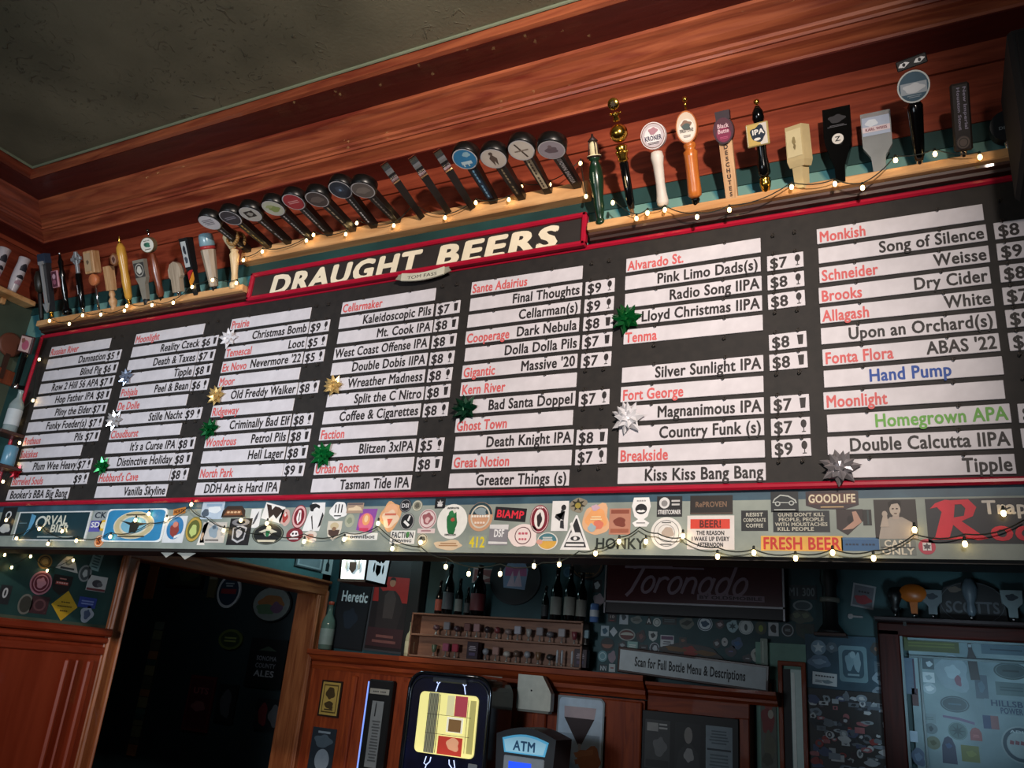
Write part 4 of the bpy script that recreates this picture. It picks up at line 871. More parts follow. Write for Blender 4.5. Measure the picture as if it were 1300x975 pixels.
S((258, 676), (10, 32), '#e2ddd4', [(-1, -1), (1, -1), (.4, -.4), (1, 1), (-.2, .6)], [('b', 2, 0, -.3, .3, .3, '#c8a88a')], 'curled white paper scrap right of the olive oval sticker')
S((270, 648), (28, 22), '#b4c4d4', 'r', [('b', 3, -.6, -.3, .3, .5, '#4a5868'), ('b', 6, .2, .1, .6, .4, '#dfe6ea'), ('r', .1, .6, 1.4, .3, '#8aa4bc')], 'pale blue and white torn sticker high on the beam')
S((297, 650), (30, 17), '#3a2c24', [(-1, -.8), (1, -.8), (.95, .2), (.6, .9), (-.6, .9), (-.95, .2)], [('p', [(-.8, -.5), (.8, -.5), (.6, .3), (-.6, .3)], '#7a4a2c'), ('t', '~~~~', 0, -.3, .6, 1.2, '#d8b088')], 'brown arched label sticker with tan lettering')
S((271, 676), (30, 26), '#c4bfb8', 'r', [('b', 5, 0, .1, .4, .6, '#8fa0ac'), ('e', 0, .5, .16, .2, '#5a6a78'), ('l', 0, -.75, 1.2, .3, 1, '#6a6460')], 'grey white sticker with a pale blue figure')
S((304, 675), (28, 34), '#18171a', 'r', [('p', [(0, -.85), (.55, -.6), (.65, .3), (0, .5), (-.65, .3), (-.55, -.6)], '#b4b4b8'), ('p', [(0, -.7), (.45, -.5), (.52, .2), (0, .38), (-.52, .2), (-.45, -.5)], '#242428'), ('b', 4, 0, -.1, .25, .35, '#c0bcbc'), ('o', 0, .7, .8, .28, .5, '#77777c')], 'black square sticker with a silver shield')
S((324, 658), (13, 24), '#e0e0e0', 'r', [('p', [(-.4, -.7), (.1, .3), (.6, .8), (.4, 0), (0, -.6)], '#4a4a50')], 'narrow white sticker with a thin grey bird')
S((347, 651), (26, 21), '#e8e6e2', 'r', [('p', [(-.9, .8), (-.4, .8), (-.2, .3), (0, .8), (.4, .8), (.9, .6), (.5, -.6), (.1, -.2), (-.2, -.8), (-.5, -.1)], '#33231c')], 'tilted white sticker with a dark brown emblem', 12)
S((340, 678), (40, 27), '#15181a', 'e', [('o', 0, 0, .95, .95, .06, '#6a6f60'), ('e', 0, .55, .16, .25, '#d8d0b8'), ('p', [(-.6, .2), (-.2, .45), (.2, .45), (.6, .2), (.3, .1), (.12, -.2), (-.12, -.2), (-.3, .1)], '#c9c8b8'), ('p', [(-.14, .3), (.14, .3), (.1, -.15), (0, -.3), (-.1, -.15)], '#1f7a4a'), ('p', [(-.6, -.55), (.6, -.55), (.5, -.75), (-.5, -.75)], '#d0c8b0')], 'black oval sticker with a small green waistcoat figure')
S((362, 657), (13, 22), '#c9a8a0', 'b', [('b', 4, 0, 0, .5, .6, '#a83a34'), ('e', 0, .3, .2, .2, '#ecd8d0')], 'small ragged red creature sticker', 0, seed=11)
S((380, 656), (18, 30), '#7c1a2a', 'e', [('o', 0, 0, .92, .92, .22, '#d8a8a8'), ('b', 3, 0, 0, .28, .6, '#f0e6e4'), ('r', .05, 0, .12, .7, '#1c1418')], 'dark red oval sticker with a raised arm in white')
S((374, 679), (21, 18), '#7c2430', 'e', [('b', 3, 0, .1, .45, .5, '#f0e8e8'), ('e', -.2, .15, .12, .16, '#201418'), ('e', .2, .15, .12, .16, '#201418'), ('r', 0, -.55, 1.1, .2, '#f0e8e8')], 'round red and white sticker with a skull')
S((399, 656), (25, 36), '#e6e6e6', [(-1, -1), (.7, -1), (1, .3), (.9, 1), (-.4, 1), (-.6, .3)], [('b', 7, -.1, .65, .5, .3, '#141416'), ('b', 2, .1, .45, .25, .2, '#e8e8e8'), ('p', [(-.2, .1), (.1, -.9), (.02, -.9), (-.3, 0)], '#2a2a2e'), ('p', [(.8, .3), (.95, .1), (.8, -.6), (.55, -.8)], '#1a1a1e')], 'black and white cut out sticker of a person with dark hair')
S((394, 681), (18, 14), '#d9cfc6', 'b', [('b', 3, 0, 0, .5, .5, '#b88a7a')], 'small pale torn sticker below the black and white person', seed=5)
S((430, 648), (20, 23), '#ececec', 'b', [('r', -.4, .2, .14, .9, '#2a2a2e'), ('r', 0, .2, .14, 1.0, '#2a2a2e'), ('r', .4, .2, .14, .9, '#2a2a2e'), ('r', 0, -.6, .9, .12, '#2a2a2e')], 'white cut out sticker of a raised fist', seed=3)
S((424, 674), (18, 25), '#d8d0c0', 'sh', [('p', [(0, -.75), (.7, -.35), (.8, .1), (-.8, .1), (-.7, -.35)], '#4a342c'), ('e', 0, .5, .6, .35, '#c8b894'), ('e', 0, .2, .3, .2, '#8a6a50')], 'small brown shield sticker with a tan hat')
S((451, 645), (21, 13), '#a8907c', 'r', [('p', [(-.8, -.5), (.9, -.5), (.7, .1), (.1, .5), (-.2, .1), (-.8, 0)], '#e0c8a8'), ('r', 0, .75, 1.8, .3, '#6a5a5a')], 'small tan sticker with a shoe')
S((444, 661), (12, 17), '#a9ad98', 'e', [('b', 3, 0, 0, .5, .5, '#87907a')], 'sage green oval sticker beside the purple and pink one')
S((465, 661), (25, 30), '#8a4aa0', [(-.9, -.8), (.7, -1), (1, 1), (-.7, 1)], [('e', 0, -.15, .75, .8, '#d86a8c'), ('e', 0, .1, .4, .5, '#e8a06a'), ('e', 0, .15, .2, .3, '#f0d0a0'), ('r', -.1, -.75, .9, .25, '#c8385a')], 'purple and pink sticker with an orange bulb')
S((458, 681), (42, 9), '#e2e4e0', 'rr', [('t', 'omnibot', .1, -.55, 1.0, 1.5, '#2a2a2e'), ('r', -.85, 0, .14, .16, '#2a2a2e')], 'thin white label sticker with dark lower case letters')
S((496, 655), (24, 38), '#dca878', 'b', [('e', 0, .3, .7, .5, '#e8b088'), ('b', 4, 0, -.2, .8, .6, '#e8ccb0'), ('p', [(-.3, -.2), (.3, -.2), (.1, -.5), (-.05, -.7)], '#d0604a'), ('r', 0, .1, 1.2, .14, '#c8705a')], 'peach coloured bearded head sticker', 0, seed=8)
S((515, 642), (15, 17), '#1b1b20', 'e', [('o', 0, 0, .9, .9, .1, '#8a8a90'), ('t', 'DSI', 0, -.3, .6, 1.3, '#d0d0d4')], 'small black round sticker with three white letters')
S((530, 642), (13, 14), '#8a8a78', 'e', [('o', 0, 0, .9, .9, .2, '#c8c8b8'), ('b', 3, 0, 0, .4, .5, '#5a5a50')], 'small grey round sticker with a tree')
S((559, 639), (13, 13), '#161618', 'r', [('p', star(.7, .35, 6), '#c0c0c0'), ('r', 0, -.4, .9, .5, '#d0d0d0')], 'tiny black square sticker with a white emblem')
S((517, 662), (18, 22), '#141416', 'e', [('o', 0, 0, .96, .96, .1, '#a8a8a8'), ('p', [(-.5, -.1), (.2, -.6), (.45, -.4), (-.3, .15)], '#e6e6e6'), ('p', [(0, .1), (.25, .7), (.45, .6), (.25, 0)], '#e6e6e6')], 'black oval sticker with white crossed tools')
S((543, 659), (22, 25), '#e0cccc', 'e', [('o', 0, 0, .92, .92, .1, '#a06a70'), ('b', 4, 0, .05, .55, .6, '#9a5a60'), ('b', 2, 0, -.1, .25, .3, '#d8b4b4')], 'pale pink oval sticker with a rose coloured bear')
S((541, 674), (22, 6), '#dccaca', 'rr', [('l', 0, 0, 1.5, 1.0, 1, '#a06a70')], 'thin pale pink strip sticker under the bear oval')
S((511, 682), (31, 17), '#e6e6e2', 'r', [('t', 'FACTION', 0, -.1, .85, 1.8, '#23262a'), ('t', 'BREWING', 0, -.75, .4, 1.6, '#23262a'), ('p', [(.3, .8), (.55, .8), (.5, -.05), (.35, -.05)], '#4a8a4a')], 'white label sticker with dark lettering and a green stroke')
S((536, 685), (14, 16), '#c8c4b0', 'e', [('o', 0, 0, .92, .92, .1, '#3a3a34'), ('b', 3, 0, .1, .55, .4, '#55564c')], 'small cream round sticker with a dark border')
S((574, 662), (38, 44), '#eaeae4', 'e', [('b', 6, 0, -.05, .36, .62, '#1f6a38'), ('e', -.05, .45, .22, .18, '#2a7a44'), ('p', [(0, .6), (.1, .75), (.25, .55), (.1, .45)], '#e0dcd0'), ('b', 3, .05, .1, .12, .12, '#b04a3a'), ('p', [(-.25, -.5), (.3, -.45), (.2, -.75), (-.15, -.7)], '#1f6a38'), ('t', 'UNDERWATER', 0, .72, .1, .8, '#2a2c2a'), ('t', 'DEMOLITION', 0, -.82, .1, .75, '#2a2c2a')], 'large white oval sticker with a green figure and two lines of print')
S((610, 656), (31, 37), '#c99a78', 'e', [('p', ell(0, 0, .98, .98, 20, 0.15, 2.99), '#26414a'), ('o', 0, 0, .8, .8, .14, '#d0c8b8'), ('b', 5, 0, .35, .5, .25, '#8a9aa0'), ('t', '~~~~~~~', 0, -.12, .34, 1.5, '#f0e8dc'), ('t', '~~~~', 0, -.55, .3, .9, '#e8d8c8')], 'round orange and slate sticker with a mountain emblem')
S((569, 692), (36, 12), '#dcc4a4', 'b', [('l', 0, .1, 1.5, .9, 2, '#a87a50')], 'tan irregular sticker at the lower edge of the beam', seed=6)
S((606, 688), (22, 16), '#96a08e', 'r', [('t', '412', .0, -.85, 1.6, 1.8, '#e0cc2c')], 'yellow block numerals stuck on the grey beam')
S((648, 653), (40, 17), '#1d1a1c', 'r', [('t', 'BIAMP', 0, -.55, 1.1, 1.75, '#e0283c')], 'black rectangular sticker with bold red capitals', 4)
S((633, 679), (24, 26), '#86848a', 'r', [('t', 'DSF', .05, -.2, .7, 1.1, '#e8e8ea'), ('p', [(-1, .6), (1, .5), (1, 1), (-1, 1)], '#d8d8d8'), ('p', [(-1, -.9), (1, -.9), (1, -.7), (-1, -.65)], '#d8d8d8')], 'grey label sticker with three white capitals and torn edges')
S((664, 680), (36, 31), '#ecdcd8', 'b', [('e', 0, 0, .58, .72, '#5a2a34'), ('e', 0, 0, .52, .65, '#ecdcd8'), ('t', '~~~', 0, .0, .4, .7, '#c05a6a'), ('t', '~~~', 0, -.45, .36, .6, '#c05a6a')], 'pale pink cloud shaped sticker with a maroon ring', seed=13)
S((685, 659), (24, 36), '#7a1c2c', 'e', [('o', 0, 0, .94, .94, .07, '#e0c0c0'), ('e', 0, 0, .55, .7, '#e8e0dc'), ('b', 4, 0, -.05, .25, .5, '#2a1c20'), ('t', '~~~', 0, .72, .16, .7, '#e8dcd8')], 'maroon oval sticker with a dark bottle on white')
S((711, 655), (21, 38), '#e2e2e2', 'r', [('e', .4, .55, .3, .2, '#1c1c20'), ('p', [(.1, .4), (.6, .3), (.5, -.3), (.1, -.2), (-.5, .1), (-.6, -.1), (0, -.35)], '#2a2a2e'), ('p', [(.1, -.3), (.5, -.3), (.6, -.85), (.1, -.8)], '#2a2a2e')], 'white rectangular sticker with a black walking figure')
S((734, 641), (21, 18), '#8a8270', 'b', [('p', star(.95, .45, 7), '#2a2818'), ('e', 0, -.1, .35, .4, '#9a8a3a')], 'dark gold lotus shaped sticker', seed=2)
S((695, 687), (26, 22), '#e2ded6', 'e', [('p', ell(0, 0, .9, .9, 16, 0, math.pi), '#4a7a84'), ('p', ell(0, 0, .9, .9, 16, math.pi, 2*math.pi), '#d8a848'), ('l', 0, .25, 1.1, .5, 3, '#e8e4dc'), ('e', -.75, -.1, .3, .3, '#d8a090')], 'round sticker half teal and half golden')
S((731, 676), (38, 44), '#e8e8e8', 't', [('p', [(-.75, -.85), (.75, -.85), (.04, .8), (-.04, .8)], '#26262a'), ('p', [(-.6, -.55), (.6, -.55), (.3, .0), (-.3, .0)], '#e0e0e0'), ('e', 0, -.35, .32, .14, '#26262a'), ('e', 0, -.35, .12, .1, '#e8e8e8'), ('p', [(-.42, .5), (-.28, .6), (0, -.1), (-.16, -.2)], '#e8e8e8'), ('r', 0, -.72, 1.2, .12, '#e8e8e8')], 'black and white triangular sticker with a single eye')
S((757, 660), (33, 41), '#e0b088', 'b', [('b', 3, 0, .05, .75, .7, '#e8a468'), ('b', 7, .2, -.3, .35, .3, '#d87860'), ('b', 4, -.1, .75, .3, .2, '#c8a8b8'), ('b', 9, -.3, -.5, .3, .25, '#9ab0b8'), ('l', 0, .1, 1.0, .3, 2, '#f0d8a8')], 'peach and orange watercolour blotch sticker', seed=21)
S((787, 662), (27, 33), '#b8806a', 'r', [('r', 0, .75, 1.7, .3, '#8a4a38'), ('b', 5, 0, -.05, .6, .35, '#7a3a2c'), ('r', 0, -.72, 1.7, .3, '#9a5a44')], 'brick red and tan rectangular sticker with a dark bean shape')
S((787, 690), (64, 14), '#8b968c', 'r', [('t', 'HONKY', 0, -.95, 1.85, 1.96, '#1c2420')], 'black capital letters on the grey beam beneath the peach blotch')
S((814, 650), (24, 37), '#ebebeb', [(-.6, -1), (.6, -1), (.9, -.75), (.3, -.5), (.7, -.3), (1, .4), (.8, 1), (-.8, 1), (-1, .4), (-.7, -.3), (-.3, -.5), (-.9, -.75)], [('e', 0, .2, .62, .36, '#1c1c20'), ('p', [(-.5, .05), (-.2, .15), (0, .1), (.2, .15), (.5, .05), (.2, -.02), (-.2, -.02)], '#ececec'), ('t', '~~~~', 0, .68, .2, 1.0, '#9a9a9a'), ('l', 0, -.75, 1.0, .12, 1, '#6a6a6a')], 'white goblet shaped sticker with a black face and white moustache')
S((850, 643), (32, 26), '#1f2022', 'r', [('e', -.4, .35, .42, .55, '#d8d8d8'), ('e', -.4, .3, .25, .3, '#8a8a8a'), ('t', 'STREETCORNER', 0, -.75, .4, 1.8, '#e0e0e0'), ('l', .5, .35, .7, .7, 2, '#c0c0c0')], 'black rectangular sticker with a white disc and small print')
S((846, 677), (40, 41), '#e4e2de', 'e', [('o', 0, 0, .82, .82, .04, '#4a4a48'), ('b', 3, .1, .05, .35, .35, '#b8a89a'), ('o', 0, 0, .55, .55, .05, '#8a8884'), ('l', 0, .66, .6, .12, 1, '#6a6a66'), ('l', 0, -.68, .7, .12, 1, '#6a6a66')], 'large round white sticker with a thin ring drawing')
S((903, 641), (54, 24), '#231e1c', 'r', [('t', 'RePROVEN', 0, -.22, .55, 1.5, '#7a604c'), ('r', 0, -.88, 1.96, .1, '#5a4a40')], 'black wide sticker with faded brown capitals')
S((902, 676), (60, 43), '#dcd6d2', 'r', [('r', -.02, .5, 1.68, .58, '#d4402e'), ('t', 'BEER!', 0, .3, .42, .95, '#5a1c14'), ('t', 'THE REASON', 0, -.15, .24, 1.2, '#2a2a2c'), ('t', 'I WAKE UP EVERY', 0, -.5, .24, 1.6, '#2a2a2c'), ('t', 'AFTERNOON', 0, -.84, .24, 1.1, '#2a2a2c')], 'white and red sticker reading beer the reason I wake up every afternoon')
S((958, 661), (34, 26), '#1d2023', 'r', [('t', 'RESIST', 0, .42, .34, 1.3, '#b8b8ac'), ('t', 'CORPORATE', 0, -.12, .34, 1.7, '#b8b8ac'), ('t', 'COFFEE', 0, -.66, .34, 1.3, '#b8b8ac')], 'small black sticker reading resist corporate coffee')
S((996, 637), (35, 26), '#1c2226', 'r', [('p', [(-.9, -.1), (-.75, .3), (-.3, .7), (.3, .6), (.8, .2), (.9, -.15)], '#aeb4b0'), ('p', [(-.8, 0), (-.65, .25), (-.28, .58), (.25, .48), (.7, .12), (.8, -.08)], '#232a2e'), ('e', -.5, -.2, .2, .24, '#aeb4b0'), ('e', .5, -.15, .2, .24, '#aeb4b0'), ('e', -.5, -.2, .12, .14, '#232a2e'), ('e', .5, -.15, .12, .14, '#232a2e'), ('l', 0, -.8, 1.6, .2, 1, '#aeb4b0')], 'black sticker with a white line drawing of a small car')
S((1017, 662), (72, 27), '#1e2428', 'r', [('t', "GUNS DON'T KILL", 0, .48, .32, 1.65, '#b4b2a4'), ('t', 'PEOPLE, PEOPLE', 0, .02, .32, 1.6, '#b4b2a4'), ('t', 'WITH MOUSTACHES', -.0, -.44, .32, 1.85, '#b4b2a4'), ('t', 'KILL PEOPLE', -.2, -.88, .32, 1.3, '#b4b2a4')], 'black rectangular sticker with a four line joke about moustaches')
S((1056, 634), (67, 25), '#33262c', [(-1, -.6), (-.5, -1), (.5, -1), (1, -.6), (1, .8), (.5, 1), (-.5, 1), (-1, .8)], [('p', [(-.9, -.5), (.9, -.5), (.85, .6), (-.85, .6)], '#5a3c38'), ('t', 'GOODLIFE', 0, -.32, .8, 1.8, '#d8ccb0'), ('l', 0, -.78, 1.0, .2, 1, '#c8a878')], 'purple brown sticker with large cream wordmark high on the beam')
S((1017, 690), (104, 19), '#dba848', 'r', [('t', 'FRESH BEER', 0, -.78, 1.55, 1.9, '#c02c24')], 'yellow banner sticker reading fresh beer in red')
S((1092, 691), (48, 17), '#2a5a88', 'r', [('t', '~~~~ ~~~~', 0, -.3, .6, 1.6, '#16304c'), ('r', 0, .8, 1.9, .1, '#5a86a8')], 'faded blue banner sticker right of the yellow one')
S((1079, 663), (34, 33), '#2a1f20', [(-1, -.5), (-.2, -1), (1, .1), (1, 1), (-1, 1)], [('p', [(-.6, -.6), (.3, .1), (.2, .8), (.5, .85), (.9, 0), (.2, -.5)], '#b08a78'), ('e', .0, .2, .2, .3, '#1c1416')], 'dark torn photo sticker of a bare leg')
S((1101, 657), (11, 20), '#17191b', 'r', [('r', .2, 0, .4, 1.8, '#3a4a4c')], 'narrow black sticker strip beside the torn photo')
S((1137, 659), (54, 50), '#241e1c', 'r', [('p', [(-.85, -1), (-.7, -.3), (-.25, .1), (.3, .1), (.8, -.2), (1, -1)], '#a89e94'), ('p', [(-.15, .0), (.15, .0), (.2, .3), (-.12, .3)], '#b4a498'), ('e', 0, .5, .26, .36, '#bcae9f'), ('p', [(-.28, .5), (-.3, .85), (0, 1), (.3, .9), (.28, .55), (.15, .8), (-.15, .75)], '#17120f'), ('p', [(-.75, -.4), (-.55, .3), (-.4, .3), (-.35, -.4)], '#b4a699'), ('e', -.5, .25, .13, .16, '#b4a699'), ('e', -.09, .52, .05, .03, '#3a2a24'), ('e', .1, .52, .05, .03, '#3a2a24'), ('r', .02, .28, .14, .03, '#6a4a40')], 'sepia photo poster of a dark haired man raising one hand', 0, 'photo_poster', 'poster')
S((1140, 695), (46, 20), '#6f7672', 'r', [('t', 'CASH', 0, .1, .8, 1.5, '#dcd4c0'), ('t', 'ONLY', 0, -.9, .8, 1.8, '#dcd4c0'), ('r', 0, .0, 1.9, .1, '#241e1c')], 'grey notice reading cash only under the sepia photo')
S((1177, 694), (22, 20), '#b83a50', 'e', [('r', 0, 0, 1.0, 1.0, '#d8d4d4'), ('p', [(0, .5), (.15, .2), (.45, .2), (.3, -.05), (.35, -.3), (.05, -.25), (.05, -.5), (-.05, -.5), (-.05, -.25), (-.35, -.3), (-.3, -.05), (-.45, .2), (-.15, .2)], '#5a5258')], 'round red and white sticker with a leaf')
S((1270, 661), (194, 58), '#161a26', 'r', [('t', 'Trap', .08, .30, .58, .60, '#cfcac4'), ('p', [(-.90, -.72), (-.80, -.82), (-.70, -.72), (-.64, -.2), (-.58, .9), (-.72, .95), (-.86, .80), (-.94, .55), (-.84, .62), (-.78, .4)], '#d8283c'), ('p', [(-.66, .92), (-.40, .96), (-.30, .6), (-.36, .2), (-.52, -.02), (-.30, -.55), (-.18, -.78), (-.32, -.86), (-.46, -.72), (-.66, -.12), (-.66, .12), (-.48, .22), (-.45, .55), (-.5, .74), (-.66, .72)], '#d8283c'), ('t', 'och', .28, -.85, .88, .86, '#d8283c'), ('p', [(-.95, -.85), (-.35, -.78), (-.35, -.70), (-.92, -.74)], '#d8283c')], 'large dark banner with big red gothic lettering at the right end of the beam', 0, 'banner', 'banner')
# light paint scars on the beam are part of its surface pattern

# ================================================================== left wall sticker panel above the wainscot
def SL(c, size, base, shape, items, label, roll=0, seed=0):
    return flat('sticker', label, 'sticker', c, size, base, shape, items, XL+.0002, roll, 'stickers on the dark left panel', 'x', .001, seed)
SL((57, 713), (18, 18), '#8a6a30', 'e', [('o', 0, 0, .8, .8, .2, '#3a2c18'), ('b', 3, 0, 0, .4, .4, '#c09a58')], 'small gold round sticker high on the dark left panel')
SL((86, 719), (29, 26), '#b8bcbc', [(-1, -.3), (1, -.5), (.6, .4), (.2, 1), (-.3, .9), (-.7, .3)], [('b', 4, 0, .4, .3, .3, '#5a6468'), ('l', 0, -.2, 1.5, .4, 1, '#2a3238')], 'pale mountain shaped sticker on the dark left panel')
SL((108, 728), (16, 21), '#85888a', 'e', [('e', 0, 0, .75, .8, '#3c4446'), ('b', 3, 0, 0, .35, .5, '#a8acac')], 'small grey oval sticker on the dark left panel')
SL((122, 713), (13, 22), '#7fa0a0', 'r', [('l', 0, 0, 1.3, 1.6, 5, '#35585a')], 'upright pale teal label beside the wooden casing', 6)
SL((52, 740), (27, 30), '#b87a88', 'e', [('e', 0, 0, .86, .86, '#6a2434'), ('o', 0, 0, .7, .7, .12, '#c88a98'), ('b', 4, 0, 0, .4, .45, '#c88a98')], 'round dark red sticker with a pink ring')
SL((78, 743), (24, 25), '#1c1214', 'sh', [('r', 0, .2, 1.3, .3, '#a83a34'), ('t', '~~~~~', 0, .1, .3, 1.2, '#d8b0a8'), ('l', 0, .65, 1, .25, 1, '#a87068')], 'dark pointed sticker with red lettering')
SL((123, 741), (24, 19), '#b4b6b6', 'r', [('e', 0, 0, .5, .5, '#3c3c44'), ('e', .3, -.1, .3, .3, '#5a5a60'), ('r', 0, -.8, 1.9, .3, '#6a3038')], 'white card sticker with a dark round drawing')
SL((82, 769), (33, 38), '#c09a24', 'd', [('t', '~~~~', 0, .15, .18, .7, '#4a3a10'), ('t', '~~~~~~~~', 0, -.12, .18, 1.1, '#4a3a10'), ('t', '~~~~', 0, -.42, .18, .6, '#4a3a10')], 'yellow diamond road sign sticker')
SL((111, 765), (22, 13), '#2a3e8a', 'r', [('l', 0, 0, 1.4, 1, 2, '#7a8ac0')], 'small blue label sticker')
SL((110, 780), (15, 21), '#a0aab8', 'b', [('b', 4, 0, 0, .5, .6, '#4a5a78')], 'pale blue white figure sticker low on the dark left panel', seed=4)
SL((32, 767), (18, 26), '#6a6a64', 'e', [('e', 0, 0, .8, .8, '#34342f')], 'dull grey oval sticker low on the dark left panel')
SL((50, 768), (22, 22), '#3c2228', 'r', [('o', 0, 0, .7, .7, .3, '#5a3a3e')], 'dull maroon square sticker low on the dark left panel')
SL((6, 755), (14, 24), '#24262a', 'r', [('t', '0', 0, -.3, 1, 1, '#b8bcc0')], 'dark sticker with a white zero at the photo edge')
# green items on the left wall beside the board
t = thing('wall_paddle', 'round brown paddle hanging on the left wall near the corner', 'paddle', atx(12, 438) + Vector((.012, 0, 0)), (0, 0, math.pi/2))
MB().lathe([(.06, -.008), (.075, -.004), (.075, .004), (.06, .008)], M('#6a3a2a', .5), 24, axis='y').build('blade', t)
MB().frus(-.22, .022, .016, -.06, .03, .016, M('#3a2018', .5)).build('grip', t)
t = thing('wall_beer_tap', 'black tap handle with a square pink picture left of the board', 'tap handle', at(31, 452, 2.70), (math.radians(12), math.radians(14), math.radians(8)))
MB().frus(-.19, .018, .018, .02, .028, .02, BLACKG).build('shaft', t); MB().lathe([(.012, -.20), (.014, -.19), (.012, -.17)], CHROME, 10).build('ferrule', t)
mb = MB(); mb.box((-.03, .055, -.19), (.022, .11, .022), BLACK); mb.build('wall_arm', t)
pl = MB().cbox((.005, -.01, .07), (.105, .02, .105), M('#3a1c20', .5), .004).build('plate', t)
mb = MB(); mb.T = Matrix.Translation((.005, -.0205, .07)); art(mb, .10, .10, [('r', 0, 0, 1.8, 1.8, '#c8a8a4'), ('e', .1, -.1, .6, .6, '#b05a70'), ('b', 4, -.4, .4, .3, .3, '#8a5a50')], -.0004); mb.build('printed_picture', pl)
t = thing('glass_bottle', 'clear bottle standing in the corner left of the board', 'bottle', at(11, 549, 2.72))
gb = MB().lathe([(.03, 0), (.038, .006), (.039, .16), (.032, .18), (.015, .21), (.013, .24), (.016, .245), (.016, .255)], M('#9fb0b2', .15, 0, 0, .5, 1, .3), 18).build('bottle_glass', t)
MB().lathe([(.0395, .04), (.0397, .045), (.0397, .13), (.0395, .135)], M('#b8c0c4', .5), 18, close=False).build('label', gb)
t = thing('corner_bracket_shelf', 'little dark shelf under the clear bottle in the corner', 'shelf', at(11, 549, 2.72) + Vector((0, 0, -.021)))
MB().cbox((-.01, 0, .01), (.13, .158, .02), WD_DARK, .003).build('shelf_board', t)
t = thing('wall_sign', 'orange brown plank sign on the left wall below the pink picture', 'sign', atx(10, 480) + Vector((.008, 0, 0)), (0, 0, math.pi/2))
MB().cbox((0, 0, 0), (.26, .016, .09), WD_BROWN, .004).build('plank', t)
t = thing('beer_tin', 'pale blue tin in the corner beside the lower left of the board', 'tin', at(8, 592, 2.72))
MB().lathe([(.03, 0), (.036, .004), (.036, .11), (.03, .118)], M('#5f8fa8', .3), 18).build('can_body', t)
MB().cbox((-.02, 0, -.01), (.15, .158, .018), WD_DARK, .003).build('little_shelf', t)

# ================================================================== unlit room
def NR(name, cat, c, size, base, shape, items, label, y=7.205, thick=.02): return flat(name, label, cat, c, size, base, shape, items, y, 0, None, 'y', thick)
NR('oval_sign', 'sign', (292, 751), (29, 42), '#c4c8cc', 'e', [('e', 0, 0, .84, .84, '#26364a'), ('r', 0, 0, 1.3, .3, '#8a3038'), ('l', 0, .4, .8, .3, 2, '#a8b0b8')], 'tall oval white rimmed sign on the wall of the unlit room')
NR('round_tray', 'tray', (346, 767), (50, 46), '#17191a', 'e', [('e', 0, 0, .92, .92, '#8a9490'), ('b', 3, 0, .1, .6, .4, '#a87040'), ('b', 7, -.2, -.3, .5, .3, '#5a7a5a'), ('b', 9, .3, -.2, .3, .3, '#7a5a78')], 'large round colourful tray in the unlit room')
NR('oval_sign', 'sign', (294, 812), (30, 26), '#5a6430', 'e', [('e', 0, 0, .8, .75, '#2a3a20'), ('l', 0, 0, 1, .6, 2, '#8a9450')], 'green yellow oval sign under the tall white rimmed one')
NR('wall_poster', 'poster', (339, 842), (46, 62), '#0d0f12', 'r', [('t', 'SONOMA', 0, .1, .18, 1.1, '#8a8c94'), ('t', 'COUNTY', 0, -.2, .18, 1.1, '#8a8c94'), ('t', 'ALES', 0, -.55, .24, 1.1, '#a8aab0'), ('p', [(-.5, .5), (0, .7), (.5, .5)], '#4a5a4a')], 'black poster with three lines of pale capitals in the unlit room')
NR('wall_poster', 'poster', (254, 893), (32, 70), '#5a1a22', 'r', [('r', 0, 0, 1.7, 1.8, '#44141c'), ('t', 'UTS', 0, .35, .22, 1.2, '#8a4a4c'), ('b', 3, 0, -.1, .5, .2, '#7a4a4a')], 'tall dark red poster in the unlit room')
NR('wall_poster', 'poster', (288, 893), (24, 48), '#14161a', 'r', [('b', 5, 0, 0, .6, .7, '#4a4c50')], 'small black poster right of the tall red one')
NR('wall_poster', 'poster', (345, 908), (40, 40), '#161c20', 'r', [('b', 5, -.5, 0, .3, .7, '#6a2428'), ('b', 8, .3, 0, .4, .7, '#5a5c60')], 'low dark poster with a red and a grey figure in the unlit room')
NR('framed_picture', 'picture', (238, 730), (46, 34), '#0c0d0d', 'r', [('r', 0, 0, 1.7, 1.6, '#2a3024'), ('b', 4, .1, 0, .5, .5, '#3f4632')], 'dark framed picture high in the unlit room')
NR('beer_glass_sign', 'sign', (271, 744), (11, 30), '#5a5238', [(-.8, -1), (.8, -1), (1, 1), (-1, 1)], [('r', 0, .75, 1.8, .4, '#8a8470')], 'glass shaped sign hanging in the unlit room')
NR('wood_post', 'post', (194, 735), (11, 50), '#8a4a24', 'r', [], 'short orange wooden post high in the unlit room')
mb = MB(); a = at(208, 788, 7.2); b = at(182, 962, 7.2); rn = random.Random(5)
PC = ['#6a6a4a', '#3a5a50', '#8a5a34', '#4a4a3c', '#a86a3a', '#5a6458', '#77704a', '#2f4a44']
t = thing('lit_gap_strip', 'narrow upright lit gap made of coloured pictures in the unlit room', 'swatches', (a.x, 7.2, 0))
w = .16; mb.box((-.04, 0, (a.z+b.z)/2), (w, .02, a.z-b.z), M('#22241c', .6)); mb.build('backing', t)  # stands in for a lit gap; its brightness is only board colour
mb = MB(); z = a.z-.01
while z > b.z+.08:
    h = rn.uniform(.05, .13); mb.box((-.04, -.014, z-h/2), (w*.9, .008, h*.9), M(rn.choice(PC), .6)); z -= h
mb.build('swatches', t)

